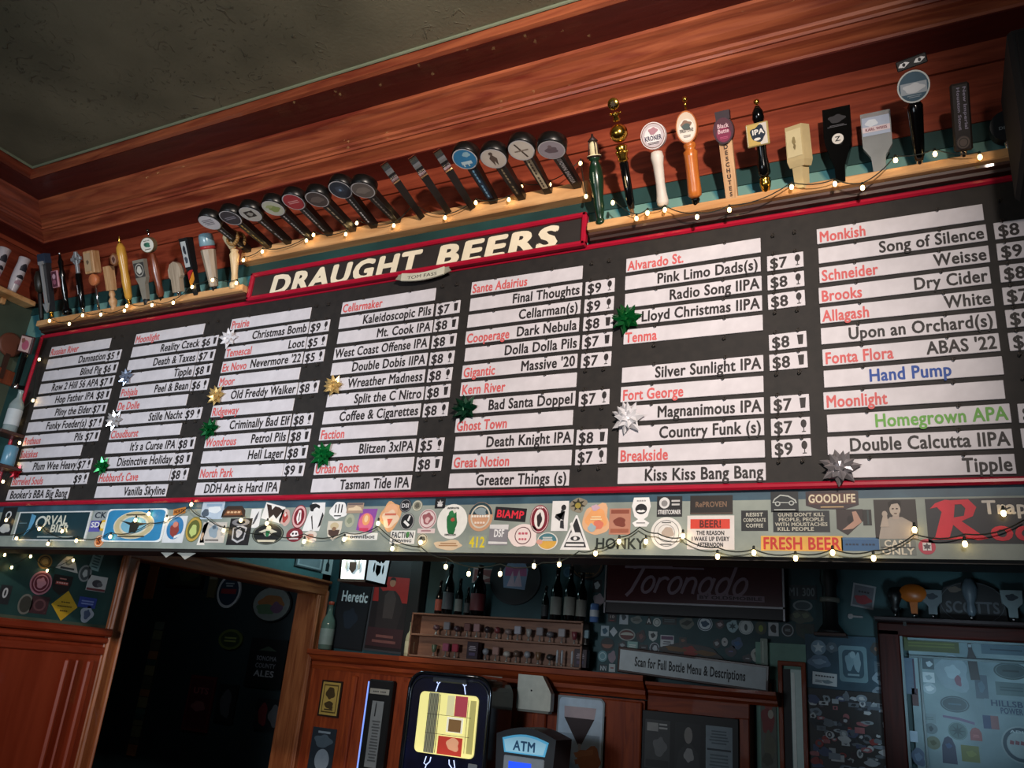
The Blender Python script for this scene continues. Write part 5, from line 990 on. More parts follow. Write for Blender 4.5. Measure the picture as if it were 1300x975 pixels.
# ================================================================== above the door and the rear corner
flat('framed_picture', 'small silver framed picture above the wooden door casing', 'picture', (392, 713), (34, 18), '#5a6468', 'r', [('r', 0, 0, 1.75, 1.6, '#b8c0c4'), ('r', 0, 0, 1.5, 1.2, '#8a979c')], XL+.0002, 0, None, 'x', .015)
flat('wall_card', 'white card with a dark bottle above the door casing', 'card', (416, 717), (13, 24), '#d0d8d8', 'r', [('p', [(-.3, -.7), (.3, -.7), (.35, 0), (.12, .3), (.12, .6), (-.12, .6), (-.12, .3), (-.35, 0)], '#2a3436')], XL+.0002, 0, None, 'x', .002)
SK = dict(y=6.098)
t = thing('lit_beer_lamp', 'glowing white box lamp with black crests hanging over the back bar', 'lamp', (-3.56, 4.74, 2.09))
LIT = M('#cfe6ee', .4, 0, .6)
mb = MB(); w0, w1, d0, d1, h = .215, .245, .24, .29, .42
mb.frus(.012, w0, d0, h, w1, d1, LIT); lp = mb.build('lit_panels', t)
mb = MB()
for sx in (-1, 1):
    for sy_ in (-1, 1): mb.tube([(sx*w0/2, sy_*d0/2, .006), (sx*w1/2, sy_*d1/2, h)], .008, BLACK, 6)
mb.box((0, 0, .003), (w0+.02, d0+.02, .018), BLACK); mb.box((0, 0, h), (w1+.02, d1+.02, .02), BLACK); mb.tube([(0, 0, h), (0, 0, .7)], .006, BLACK); mb.tube([(0, 0, .7), (0, 0, 1.11)], .006, BLACK); mb.build('black_frame', t)
def crest(mb, y):
    art(mb, .21, .24, [('p', [(-.28, .1), (.28, .1), (.28, -.3), (0, -.55), (-.28, -.3)], '#101214'), ('b', 5, -.35, .5, .3, .22, '#2a3034'), ('b', 8, .35, .5, .3, .22, '#2a3034'), ('e', 0, .62, .16, .16, '#16181a'), ('b', 6, 0, .42, .2, .2, '#3a4246'), ('b', 3, -.5, -.1, .1, .3, '#8aa0a8'), ('b', 3, .5, -.1, .1, .3, '#8aa0a8')], y)
mb = MB(); mb.T = Matrix.Translation((0, -d0/2-.016, .115)) @ Matrix.Rotation(math.radians(3.5), 4, 'X'); crest(mb, -.0005); mb.build('printed_crest', lp)
mb = MB(); mb.T = Matrix.Translation((w0/2+.009, 0, .115)) @ Matrix.Rotation(math.radians(90), 4, 'Z') @ Matrix.Rotation(math.radians(2.5), 4, 'X'); crest(mb, -.0015); mb.build('printed_crest', lp)
flat('wall_poster', 'black poster with white gothic lettering at the left end of the back bar', 'poster', (446, 781), (42, 86), '#0c0d10', 'r', [('r', 0, 0, 1.86, 1.92, '#12141a'), ('t', 'Heretic', .08, .40, .30, 1.6, '#c8d0d4'), ('b', 4, 0, -.1, .4, .3, '#1c2430')], 6.097, 2, None, 'y', .012)
flat('framed_poster', 'tall framed poster with a dark figure against red', 'poster', (497, 763), (50, 128), '#3c3c40', 'r', [('r', 0, 0, 1.84, 1.92, '#1c1214'), ('r', 0, .22, 1.8, .5, '#a02420'), ('p', [(-.55, -.6), (-.6, .0), (-.7, .3), (-.45, .18), (-.2, .2), (.2, .2), (.45, .1), (.7, -.1), (.5, -.6)], '#2a2020'), ('e', 0, .36, .15, .085, '#a8765c'), ('p', [(-.17, .37), (-.12, .45), (0, .47), (.12, .45), (.17, .37), (.1, .41), (-.1, .41)], '#120c0c'), ('p', [(-.3, .1), (-.1, .2), (.1, .2), (.3, .05), (.25, -.35), (-.25, -.35)], '#453a38'), ('r', 0, -.72, 1.8, .36, '#3a1c20'), ('l', 0, -.75, 1.2, .2, 2, '#7a4a44')], 6.095, 2, None, 'y', .02)
t = thing('dark_cabinet', 'tall black cabinet standing between the red poster and the bottles', 'cabinet', (-3.945, 6.03, 1.657))
MB().cbox((0, 0, .42), (.12, .10, .84), BLACK, .006).build('body', t)
def bottle(name, label, px, y, hpx, glass, lab, group=None, style=0, cap='#1a1a1a', z=None):
    p = at(px[0], px[1], y); hpx = hpx*(.84 if style == 0 else 1)
    if z is not None: p.z = z
    sx, sz = scale_at(p); h = hpx/sz; r = h*(.112 if style == 0 else .15 if style == 1 else .25)
    t = thing(name, label, 'bottle' if style != 2 else 'can', p, (0, 0, 0), group); g = M(glass, .12, 0, 0, .5)
    if style == 2:
        MB().lathe([(r*.85, 0), (r, h*.04), (r, h*.92), (r*.85, h)], g, 18).build('can_body', t); MB().lathe([(r*1.01, h*.3), (r*1.01, h*.65)], M(lab, .4), 18, close=False).build('printed_band', t); return t
    MB().lathe([(r*.9, 0), (r, h*.02), (r, h*.52), (r*.85, h*.62), (r*.42, h*.74), (r*.34, h*.95), (r*.40, h*.955), (r*.40, h*.985), (r*.3, h)], g, 20).build('bottle_glass', t)
    MB().lathe([(r*1.005, h*.10), (r*1.015, h*.11), (r*1.015, h*.42), (r*1.005, h*.43)], M(lab, .6), 20, close=False).build('label', next(c for c in t.children))
    MB().lathe([(r*.42, h*.93), (r*.42, h*.995), (r*.2, h*1.005)], M(cap, .4), 14).build('cap', t)
    return t
bottle('flask_bottle', 'cream coloured flask bottle standing left of the display shelf', (519, 829), 5.94, 44, '#c4bc98', '#d4caa4', None, 1, '#8a8468', z=1.657)
bottle('green_bottle', 'tall pale green bottle with a red stopper at the door end of the back bar', (413, 818), 6.02, 62, '#5f7468', '#87938a', None, 1, '#b04a34', z=1.66)

# ================================================================== back bar cabinets
t = thing('back_bar_cabinet', 'warm brown panelled back bar cabinet along the rear wall', 'cabinet', (-2.9, 6.1, 0))
def cp(mb, n): return mb.build(n, t, loc=(2.9, -6.1, 0))
def cornice(x0, x1, yf, z0, zt):
    mb = MB(); h = zt-z0
    mb.sweepx([(6.1, z0), (yf, z0), (yf-.008, z0+h*.12), (yf-.02, z0+h*.2), (yf-.02, z0+h*.38), (yf-.05, z0+h*.5), (yf-.07, z0+h*.72), (yf-.085, z0+h*.76), (yf-.085, zt), (6.1, zt)][::-1], x0, x1, WD_CAB); return mb
cp(MB().box((-4.4, 6.05, .76), (1.06, .08, 1.52), WD_CABZ), 'left_panel'); cp(cornice(-4.93, -3.87, 6.0, 1.50, 1.655), 'left_cornice')
for x in (-4.44, -3.92): cp(MB().cbox((x, 6.0, .74), (.06, .04, 1.46), WD_CABZ, .008), 'pilaster')
cp(MB().box((-2.87, 6.0, .74), (1.98, .18, 1.50), WD_CABZ), 'middle_panel'); cp(cornice(-3.90, -1.87, 5.90, 1.50, 1.655), 'middle_cornice')
cp(MB().cbox((-3.62, 5.90, .74), (.05, .04, 1.46), WD_CABZ, .008), 'pilaster'); cp(MB().cbox((-2.02, 5.895, .74), (.26, .04, 1.48), WD_CABZ, .008), 'pilaster'); cp(MB().cbox((-2.66, 5.895, .74), (.10, .04, 1.48), WD_CABZ, .008), 'pilaster')
cp(MB().cbox((-2.36, 5.897, 1.42), (.6, .03, .12), WD_CAB, .006), 'rail')
cp(MB().box((-1.52, 6.02, .76), (.70, .14, 1.54), WD_CABZ), 'right_panel'); cp(MB().cbox((-1.52, 5.95, 1.47), (.70, .03, .13), WD_CAB, .006), 'rail')
cp(MB().cbox((-1.83, 5.94, .74), (.08, .03, 1.4), WD_CABZ, .006), 'stile'); cp(MB().cbox((-1.22, 5.94, .74), (.10, .03, 1.4), WD_CABZ, .006), 'stile'); cp(cornice(-1.86, -.985, 5.93, 1.53, 1.62), 'right_cornice')
flat('gold_plaque', 'small gold plaque in a dark frame on the left cabinet', 'plaque', (420, 887), (26, 46), '#2a160c', 'r', [('r', 0, 0, 1.7, 1.8, '#c0a050'), ('r', 0, 0, 1.4, 1.55, '#5a4418'), ('r', 0, 0, 1.25, 1.4, '#c0a050'), ('b', 3, 0, .3, .4, .35, '#4a3818'), ('b', 5, 0, -.35, .45, .2, '#4a3818'), ('l', 0, -.6, .9, .15, 1, '#4a3818')], 6.008, 0, None, 'y', .012)
flat('moon_poster', 'dark blue poster with a pale moon below the gold plaque', 'poster', (409, 952), (30, 56), '#26303a', 'r', [('e', .1, -.45, .6, .5, '#8a97a4'), ('b', 4, 0, .4, .7, .3, '#52626e'), ('l', 0, .8, 1.4, .2, 1, '#8a98a4')], 6.008, 0, None, 'y', .004)
t = thing('beer_list_case', 'tall narrow black display case with a pale list and blue lit edge', 'display case', at(468, 975, 5.93) + Vector((0, 0, -.35)))
MB().cbox((0, .045, .50), (.24, .06, 1.02), BLACK, .01).build('case', t)
MB().box((-.123, .03, .50), (.008, .03, .98), M('#7fa0ff', .4, 0, 1.0)).build('lit_edge', t)
mb = MB(); mb.T = Matrix.Translation((.0, .0135, .92)); art(mb, .2, .07, [('r', 0, 0, 1.9, 1.2, '#a8a49a'), ('t', '~~~~ ~~~~', 0, -.3, .6, 1.3, '#2a2a2c')], -.0005); mb.build('header_card', t)
mb = MB(); mb.T = Matrix.Translation((.0, .0135, .60)); art(mb, .12, .52, [('r', 0, 0, 1.9, 1.9, '#8a8e90'), ('p', [(-.4, .5), (-.2, .5), (-.15, .85), (-.25, .95), (-.35, .85)], '#26282a'), ('l', .1, -.2, 1.4, 1.2, 14, '#55585a')], -.0005); mb.build('printed_list', t)
# display shelf full of bottle stoppers
SH = (-3.87, -2.36); sy0, sy1 = 5.88, 6.02
t = thing('display_shelf', 'two tier wooden display shelf filled with little bottle stoppers', 'shelf', (sum(SH)/2, sy1, 1.66))
w = SH[1]-SH[0]; WDS = wood('display_shelf_wood', '#6a4636', '#93684f', 'x', .5, 0); dd = sy1-sy0
def dp(mb, n): return mb.build(n, t)
dp(MB().box((0, -.005, .17), (w, .01, .34), WDS), 'back_panel')
for z, n in ((.008, 'bottom_board'), (.172, 'middle_board'), (.335, 'top_board')): dp(MB().cbox((0, -dd/2, z), (w, dd, .014), WDS, .002), n)
for x in (-w/2+.007, w/2-.007): dp(MB().cbox((x, -dd/2, .17), (.014, dd, .34), WDS, .002), 'side_board')
def stopper(px, row, kind, col, label):
    z = 1.66+(.179 if row else .015); p = at(px[0], px[1], 5.93); p.z = z; p.y = 5.93
    o = thing('bottle_stopper', label, 'bottle stopper', p, (0, 0, 0), 'stoppers in the display shelf')
    MB().lathe([(.012, 0), (.012, .008), (.006, .012), (.005, .045)], M('#a8a098', .3, .4), 10).build('stem', o); c = M(col, .35)
    mb = MB()
    if kind == 'b': mb.ball((0, 0, .065), .026, c, 12)
    elif kind == 's': mb.cbox((0, 0, .075), (.055, .03, .06), c, .005)
    elif kind == 'c': mb.lathe([(.010, .03), (.014, .034), (.024, .085), (.02, .088)], c, 14)
    elif kind == 'd': mb.lathe([(.010, .035), (.026, .045), (.030, .055), (.026, .07), (.012, .08)], c, 14)
    else: mb.lathe([(.008, .02), (.009, .1), (.005, .115)], c, 10)
    mb.build('head', o)
for i, (x, k, c, n) in enumerate([(554, 'd', '#6a4a4c', 'plum disc'), (567, 's', '#8f8a8c', 'pale square'), (580, 'd', '#4a3438', 'dark disc'), (593, 's', '#77504c', 'brown square'), (605, 's', '#a07a78', 'tall pink square'), (618, 'b', '#3a2e30', 'dark round'), (631, 'b', '#7a3a3c', 'dark red round'), (645, 'd', '#85706a', 'tan disc'), (657, 's', '#a8a4ac', 'white square'), (671, 'c', '#9a948f', 'grey cup'), (685, 's', '#8a8284', 'grey square'), (698, 'd', '#6a6468', 'dull grey disc'), (713, 's', '#a09a9c', 'light square'), (729, 'c', '#77343c', 'crimson cup'), (743, 's', '#7f98a0', 'pale blue square')]):
    stopper((x, 800+i*1.2), 1, k, c, n+f' stopper on the upper tier, {["first","second","third","fourth","fifth","sixth","seventh","eighth","ninth","tenth","eleventh","twelfth","thirteenth","fourteenth","fifteenth"][i]} from the left')
for i, (x, k, c, n) in enumerate([(549, 'c', '#5a6a54', 'green cup'), (564, 's', '#a85a70', 'pink square'), (576, 's', '#a83a4a', 'red square'), (615, 'b', '#8f9094', 'grey round'), (628, 's', '#a07a70', 'tan square'), (642, 'd', '#b8aea4', 'cream disc'), (654, 'b', '#6a5448', 'brown round'), (668, 'b', '#9a9a9e', 'silver round'), (682, 'c', '#7a5a40', 'tan cup'), (697, 'd', '#3a3634', 'black disc'), (706, 'p', '#b8bcc0', 'thin glass'), (712, 'p', '#b8bcc0', 'slim glass'), (725, 'p', '#c0c4c8', 'tall glass')]):
    stopper((x, 842+i*1.3), 0, k, c, n+f' stopper on the lower tier, {["first","second","third","fourth","fifth","sixth","seventh","eighth","ninth","tenth","eleventh","twelfth","thirteenth"][i]} from the left')
for x, lab in ((600, 'dark maroon box standing in the left half of the display shelf'), (738, 'dark maroon box standing at the right end of the display shelf')):
    p = at(x, 845, 5.93); o = thing('gift_box', lab, 'box', (p.x, 5.93, 1.675)); MB().cbox((0, 0, .065), (.10, .06, .13), M('#2a1420', .5), .003).build('box_body', o)
    mb = MB(); mb.T = Matrix.Translation((0, -.0305, .07)); art(mb, .09, .11, [('l', 0, .2, 1.5, .7, 3, '#a89aa0'), ('r', 0, -.6, 1.2, .4, '#4a3a5a')], -.0004); mb.build('printed_label', o)
ZS = 1.66+.343
for px, h, g, l, lab, st in [((556, 777), 52, '#170e0a', '#a8503c', 'dark bottle with an orange red label, leftmost on the display shelf', 0), ((567, 778), 78, '#0c0c0c', '#5f6264', 'tall dark bottle with a grey label on the display shelf', 0), ((581, 779), 56, '#0e0c0a', '#85857c', 'squat dark bottle with a silver label on the display shelf', 0), ((592, 780), 44, '#120e0c', '#4a4a48', 'small dark bottle with a dull label beside the big jug', 0), ((605, 781), 66, '#0a0808', '#6a2a2c', 'wide black jug with a red band on the display shelf', 1),
    ((691, 786), 52, '#0b0b0c', '#2a2a2c', 'slim black bottle left of the four big ones', 0), ((705, 787), 82, '#0b0b0c', '#85847c', 'first big dark bottle with a pale label at the right of the shelf', 0), ((722, 789), 84, '#0b0b0c', '#8e8d84', 'middle big dark bottle with a pale label at the right of the shelf', 0), ((737, 790), 76, '#0b0b0c', '#7c7b74', 'last big dark bottle with a pale label at the right of the shelf', 0), ((754, 792), 24, '#5a7ab0', '#c0c8d0', 'blue and silver can at the right end of the display shelf', 2)]:
    bottle('beer_bottle' if st != 2 else 'beer_can', lab, px, 5.95, h, g, l, 'bottles on top of the display shelf', st, '#2a2420', z=ZS)
flat('round_tray', 'large dark round tray with a purple and pink picture above the shelf', 'tray', (655, 735), (64, 66), '#0b0c10', 'e', [('o', 0, 0, .97, .97, .04, '#1c2026'), ('p', [(-.42, -.35), (.42, -.42), (.5, .35), (.35, .62), (-.3, .62), (-.5, .3)], '#8fa4c4'), ('p', [(-.4, .1), (.46, .1), (.42, .45), (-.4, .45)], '#c86a9a'), ('p', [(-.3, -.3), (-.1, .3), (0, -.2), (.15, .35), (.3, -.3)], '#e4c8d8'), ('t', '~~~~', .05, .55, .16, .8, '#7a6a7c')], 6.098, 0, None, 'y', .02)
flat('photo_card', 'small pink white photo card beside the round tray', 'card', (613, 731), (26, 19), '#d0b4b0', 'r', [('r', 0, 0, 1.7, 1.6, '#a85a58'), ('b', 4, 0, -.2, .6, .3, '#d8b0a8')], 6.0985, 2, None, 'y', .002)
flat('sticker', 'pale blue round sticker on the rear wall above the dark bottles', 'sticker', (721, 726), (12, 14), '#4f7a98', 'e', [('o', 0, 0, .8, .8, .15, '#6f98b4')], 6.0985, 0, None, 'y', .001)
flat('round_sign', 'dark brown round sign with gold lettering left of the red sign', 'sign', (746, 716), (42, 40), '#1c1210', 'e', [('o', 0, 0, .92, .92, .08, '#6a4424'), ('t', '~~~~~~~', 0, -.7, .2, 1.0, '#8a6438'), ('b', 4, 0, .1, .5, .4, '#3a2018')], 6.098, 0, None, 'y', .02)
flat('sticker', 'small white sticker with a black bird beside the red sign', 'sticker', (758, 744), (11, 16), '#14161a', 'r', [('b', 4, 0, .1, .6, .6, '#b8bcc0')], 6.0985, 0, None, 'y', .001)
flat('sticker', 'pale pink torn sticker beside the red sign', 'sticker', (760, 762), (13, 17), '#a8949a', 'b', [], 6.0985, 0, None, 'y', .001, 4)

# ---- jukebox
t = thing('jukebox', 'black jukebox with lightning bolts and a glowing screen of record covers', 'jukebox', (-3.10, 5.30, 0))
jw, jh = .66, 1.545
ol = [(-jw/2, 0), (jw/2, 0)]+[(jw/2-.11+.11*math.cos(a), jh-.11+.11*math.sin(a)) for a in [i*math.pi/12 for i in range(7)]]+[(-jw/2+.11+.11*math.cos(a), jh-.11+.11*math.sin(a)) for a in [math.pi/2+i*math.pi/12 for i in range(7)]]
NAVY = noise_mat('jukebox_face', '#060a1c', '#0a1436', nscale=4, rough=.25)
MB().prism(ol, 0, .34, NAVY, BLACKG).build('body', t)
MB().tube([(x, -.006, z) for x, z in ol[1:]+[ol[0]]], .013, M('#4a5058', .12, .9), 8).build('chrome_rim', t)
MB().tube([(x*.955, -.006, z-.03 if z > .1 else z) for x, z in ol[1:]+[ol[0]]], .006, M('#68707a', .2, .9), 8).build('inner_rim', t)
MB().cbox((0, -.006, jh-.035), (.28, .03, .035), M('#5a6068', .3, .6), .008).build('top_badge', t)
mb = MB(); sw, sh_ = .47, .395; sc_ = (0.005, 1.225)
mb.prism(rrect(sc_[0], sc_[1], sw, sh_, .035), -.012, 0, M('#e6dc8c', .4, 0, .85)); scr = mb.build('screen', t)
mb = MB(); mb.T = Matrix.Translation((sc_[0], 0, sc_[1]))
E_ = lambda h, s=.6: M(h, .5, 0, s)
art(mb, sw, sh_, [('r', -.5, 0, .34, 1.96, E_('#8c8a70')), ('r', .45, .62, .42, .66, E_('#a8404a')), ('r', .1, .62, .26, .66, E_('#e0d8a4')), ('r', .3, 0, .56, .5, E_('#f0ead0')), ('r', .3, -.02, .42, .4, E_('#7a5a34')), ('r', .2, -.68, .82, .58, E_('#b8382a')), ('b', 5, .3, -.62, .22, .2, E_('#e0a07a')), ('r', .86, 0, .2, 1.7, E_('#b0a864'))]+[('r', -.66+.055*i, 0, .018, 1.9, '#2a2a20') for i in range(8)]+[('r', .08, .28, 1.5, .014, '#2a2a20'), ('r', .08, -.34, 1.5, .014, '#2a2a20'), ('r', .7, 0, .012, 1.7, '#3a3a28')], -.0126)
mb.build('screen_picture', scr)
def bolt(px_, pz_, s, fl):
    pts = [(0, .06), (-.012, .02), (.006, .012), (-.014, -.06)]; br = [(.006, .012), (.03, .035), (.034, .06)]
    mb = MB(); m = M('#c4d4ff', .4, 0, 1.2)
    for pl in (pts, br):
        mb.tube([(px_+fl*x*s, -.003, pz_+z*s) for x, z in pl], .0035, m, 5)
    mb.build('lightning_bolt', t)
bolt(-.10, 1.472, .72, 1); bolt(.12, 1.472, .72, -1); bolt(-.13, .94, 1.1, 1); bolt(.09, .94, 1.1, -1)
MB().cbox((.24, -.006, .97), (.07, .012, .06), M('#7a828c', .4), .004).build('coin_plate', t)
# ---- cash machine
p0 = at(677, 975, 4.9)
t = thing('cash_machine', 'grey blue cash machine with a lit blue arched header', 'cash machine', (-2.30, 4.9, 0)); GR = M('#3a4450', .4); 
az = at(677, 942, 4.9).z; bw = .36
def arch(w0, w1, z0, z1, bulge): return [(-w0/2, z0), (w0/2, z0), (w1/2, z1-.03)]+[(w1/2-w1*i/8, z1-.03+bulge*math.sin(math.pi*i/8)) for i in range(1, 8)]+[(-w1/2, z1-.03)]
MB().prism([(-.20, 0), (.20, 0), (.20, .9), (-.20, .9)], 0, .42, GR).build('body', t)
MB().prism(arch(.36, .40, .88, az+.055, .05), .0, .25, M('#23282e', .4)).build('head', t)
mb = MB(); mb.prism(arch(.27, .31, az-.075, az+.035, .03), -.006, 0, M('#4a9ac0', .4, 0, .55)); lh = mb.build('lit_header', t)
mb = MB(); mb.prism(arch(.25, .285, az-.068, az+.025, .028), -.008, -.006, M('#8fc4dc', .4, 0, .35)); mb.build('header_face', lh)
mb = MB(); mb.text('ATM', .052, M('#1a5a88', .5), 0, az-.056, -.0090, 'c', width=.15); mb.build('lettering', lh)
MB().cbox((0, -.003, az-.20), (.27, .02, .22), M('#8a98a4', .4), .006).build('fascia', t)
MB().box((-.02, -.0145, az-.17), (.15, .004, .10), M('#1c4ae0', .4, 0, .9)).build('screen', t)
# ---- wine picture, white box, notices
flat('metal_sign', 'metal sign with a hand holding a glass of dark red beer', 'sign', (736, 932), (60, 96), '#8a98a0', [(-1, -1), (1, -1), (1, .9), (.85, 1), (-1, 1)], [('p', rrect(0, 0, 1.86, 1.9, .14), '#c8dcee'), ('r', 0, -.45, 1.7, .9, '#9fb4c8'), ('p', [(-.68, .42), (.6, .42), (.1, -.28), (-.05, -.28)], '#2a1018'), ('p', [(-.7, .72), (.66, .72), (.6, .42), (-.68, .42)], '#c4b0b4'), ('r', .03, -.45, .12, .4, '#a8a4a8'), ('b', 6, .45, -.65, .5, .34, '#a86a48'), ('p', [(-.2, -.5), (.6, -.35), (.6, -.5), (-.1, -.62)], '#b87a54'), ('p', [(-.15, -.68), (.6, -.52), (.6, -.68), (-.1, -.8)], '#a86a48')], 5.873, 0, None, 'y', .006)
t = thing('fuse_box', 'white wall box with a rounded corner behind the cash machine', 'wall box', (-2.655, 5.80, 1.36))
MB().box((0, .036, .06), (.1, .072, .08), BLACK).build('mounting_block', t)
MB().prism([(-.135, 0), (.135, 0), (.135, .12), (.06, .235), (-.135, .235)], -.06, 0, M('#d4d4c6', .5)).build('box', t)
MB().box((0, -.034, -.008), (.25, .06, .016), M('#7a7a70', .4)).build('base_lip', t)
MB().lathe([(.006, -.066), (.006, -.058)], BLACK, 10, axis='y').build('lock', t, loc=(-.02, 0, .13))
flat('notice_strip', 'pale paper strip with dark print behind the jukebox top', 'notice', (614, 853), (48, 9), '#a8a498', 'r', [('l', 0, 0, 1.6, 1, 1, '#3a3834')], 5.874, 3, None, 'y', .002)
t = thing('triple_frame', 'wide black frame holding two photographs and a pale letter', 'picture frame', at(874, 945, 5.92))
sx, sz = scale_at(at(874, 945, 5.92)); fw, fh = 126/sx, 78/sz
MB().cbox((0, -.008, -.03), (fw, .022, fh+.06), BLACK, .004).build('frame', t)
for i, (c, its) in enumerate([('#3a3c3e', [('r', -.4, .7, .9, .35, '#9a9a98'), ('b', 4, .2, -.1, .5, .4, '#6a6c6e'), ('l', .45, .75, .8, .3, 2, '#b0b0b0'), ('r', 0, -.8, 1.8, .3, '#1c1c1e')]), ('#1a1c1e', [('p', [(-.9, -1), (-.7, -.2), (-.2, .15), (.3, .15), (.8, -.2), (.95, -1)], '#2c2e30'), ('e', .05, .5, .32, .34, '#8f8a86'), ('b', 3, .1, -.3, .35, .3, '#9a9a9a')]), ('#8a9aa4', [('l', 0, .55, 1.5, .6, 5, '#5a6a74'), ('r', 0, .05, 1.8, .08, '#2a3640'), ('l', 0, -.5, 1.5, .8, 6, '#5f707a')])]):
    mb = MB(); mb.T = Matrix.Translation(((-.31+.31*i)*fw*1.0, -.0195, -.02)); art(mb, fw*.26, fh*.80, [('r', 0, 0, 2, 2, c)]+its, -.0004); mb.build(('photograph', 'photograph', 'letter')[i], t)

# ---- red sign, sticker shelf and scan board
t = thing('neon_sign', 'unlit dark red sign with flowing script lettering on the rear wall', 'sign', (-1.62, 6.0, 2.30))
p = [at(768, 708, 6.0), at(995, 713, 6.0), at(992, 790, 6.0), at(768, 765, 6.0)]
x0, x1 = -2.245, -.935; z0, z1 = 2.08, 2.47
cx_, cz_ = (x0+x1)/2+1.62, (z0+z1)/2-2.30
MB().cbox((cx_, .05, cz_), (x1-x0, .10, z1-z0), M('#1a1418', .5), .006).build('case', t)
mb = MB(); mb.box((cx_, -.003, cz_+.035), (x1-x0-.03, .006, z1-z0-.10), M('#4a0c16', .25)); mb.build('face', t)
mb = MB(); FRC = M('#8a888c', .35, .5)
for z in (z1-.012, z0+.085, ): mb.box((cx_, -.006, z-2.30), (x1-x0, .014, .012), FRC)
for x in (x0+.006, x1-.006): mb.box((x+1.62, -.006, cz_), (.012, .014, z1-z0), FRC)
mb.build('metal_trim', t)
mb = MB(); GRY = M('#8f7684', .5)
PK = [0]
def pen(pts, w, x0_, z0_, s_, sl=.38):
    PK[0] += 1; yy = -.0072-.0001*PK[0]
    P_ = [Vector((x0_+(x+sl*z)*s_, 0, z0_+z*s_)) for x, z in pts]; L_, R_ = [], []
    for i_, q in enumerate(P_):
        d_ = (P_[min(i_+1, len(P_)-1)]-P_[max(i_-1, 0)]).normalized(); nn = Vector((-d_.z, 0, d_.x))*w/2; L_.append(q+nn); R_.append(q-nn)
    mb.add([(v.x, yy, v.z) for v in L_+R_], [(k, len(P_)+k, len(P_)+k+1, k+1) for k in range(len(P_)-1)], GRY)
arcp = lambda cx0, cz0, rx, rz_, a0, a1, n_=18: [(cx0+rx*math.cos(math.radians(a0+(a1-a0)*k/n_)), cz0+rz_*math.sin(math.radians(a0+(a1-a0)*k/n_))) for k in range(n_+1)]
S_ = .115; X_, Z_ = cx_-.46, cz_-.035
LET = {'o': ([arcp(.35, .5, .35, .5, 60, 420)], .85), 'r': ([[(0, 0), (.02, .95)], arcp(.35, .55, .34, .40, 170, 40)], .72), 'n': ([[(0, 0), (.02, 1)], arcp(.35, .55, .33, .42, 180, 0)+[(.68, .2), (.72, 0)]], .9),
       'a': ([arcp(.35, .5, .35, .5, 30, 390), [(.72, 1), (.70, .15), (.80, 0)]], .95), 'd': ([arcp(.35, .5, .35, .5, 30, 390), [(.72, 1.75), (.70, .15), (.80, 0)]], .95)}
pen([(.35, 1.55), (.25, .9), (.1, .1), (-.12, -.25)], .024, X_, Z_, S_); pen([(-.35, 1.55), (.3, 1.68), (1.2, 1.6), (2.2, 1.66)], .020, X_, Z_, S_)
x_ = .72
for ch in 'oronado':
    for st in LET[ch][0]: pen([(x_+a_, b_) for a_, b_ in st], .022, X_, Z_, S_)
    x_ += LET[ch][1]*1.12
mb.poly([(cx_-.50, cz_+.158), (cx_+.10, cz_+.150), (cx_+.10, cz_+.138), (cx_-.50, cz_+.140)], -.0072, GRY); mb.build('script_lettering', t)
mb = MB(); mb.poly([(cx_+.05, cz_-.075), (cx_+.52, cz_-.075), (cx_+.52, cz_-.035), (cx_+.05, cz_-.035)], -.0070, M('#8f7684', .5)); mb.text('BY OLDSMOBILE', .022, M('#2a1018', .5), cx_+.285, cz_-.066, -.0078, 'c', width=.44); mb.build('small_lettering', t)
SW = dict()
def SB(c, size, base, shape, items, label, y=6.0985, roll=0, seed=0, grp='stickers on the rear wall'): return flat('sticker', label, 'sticker', c, size, base, shape, items, y, roll, grp, 'y', .001, seed)
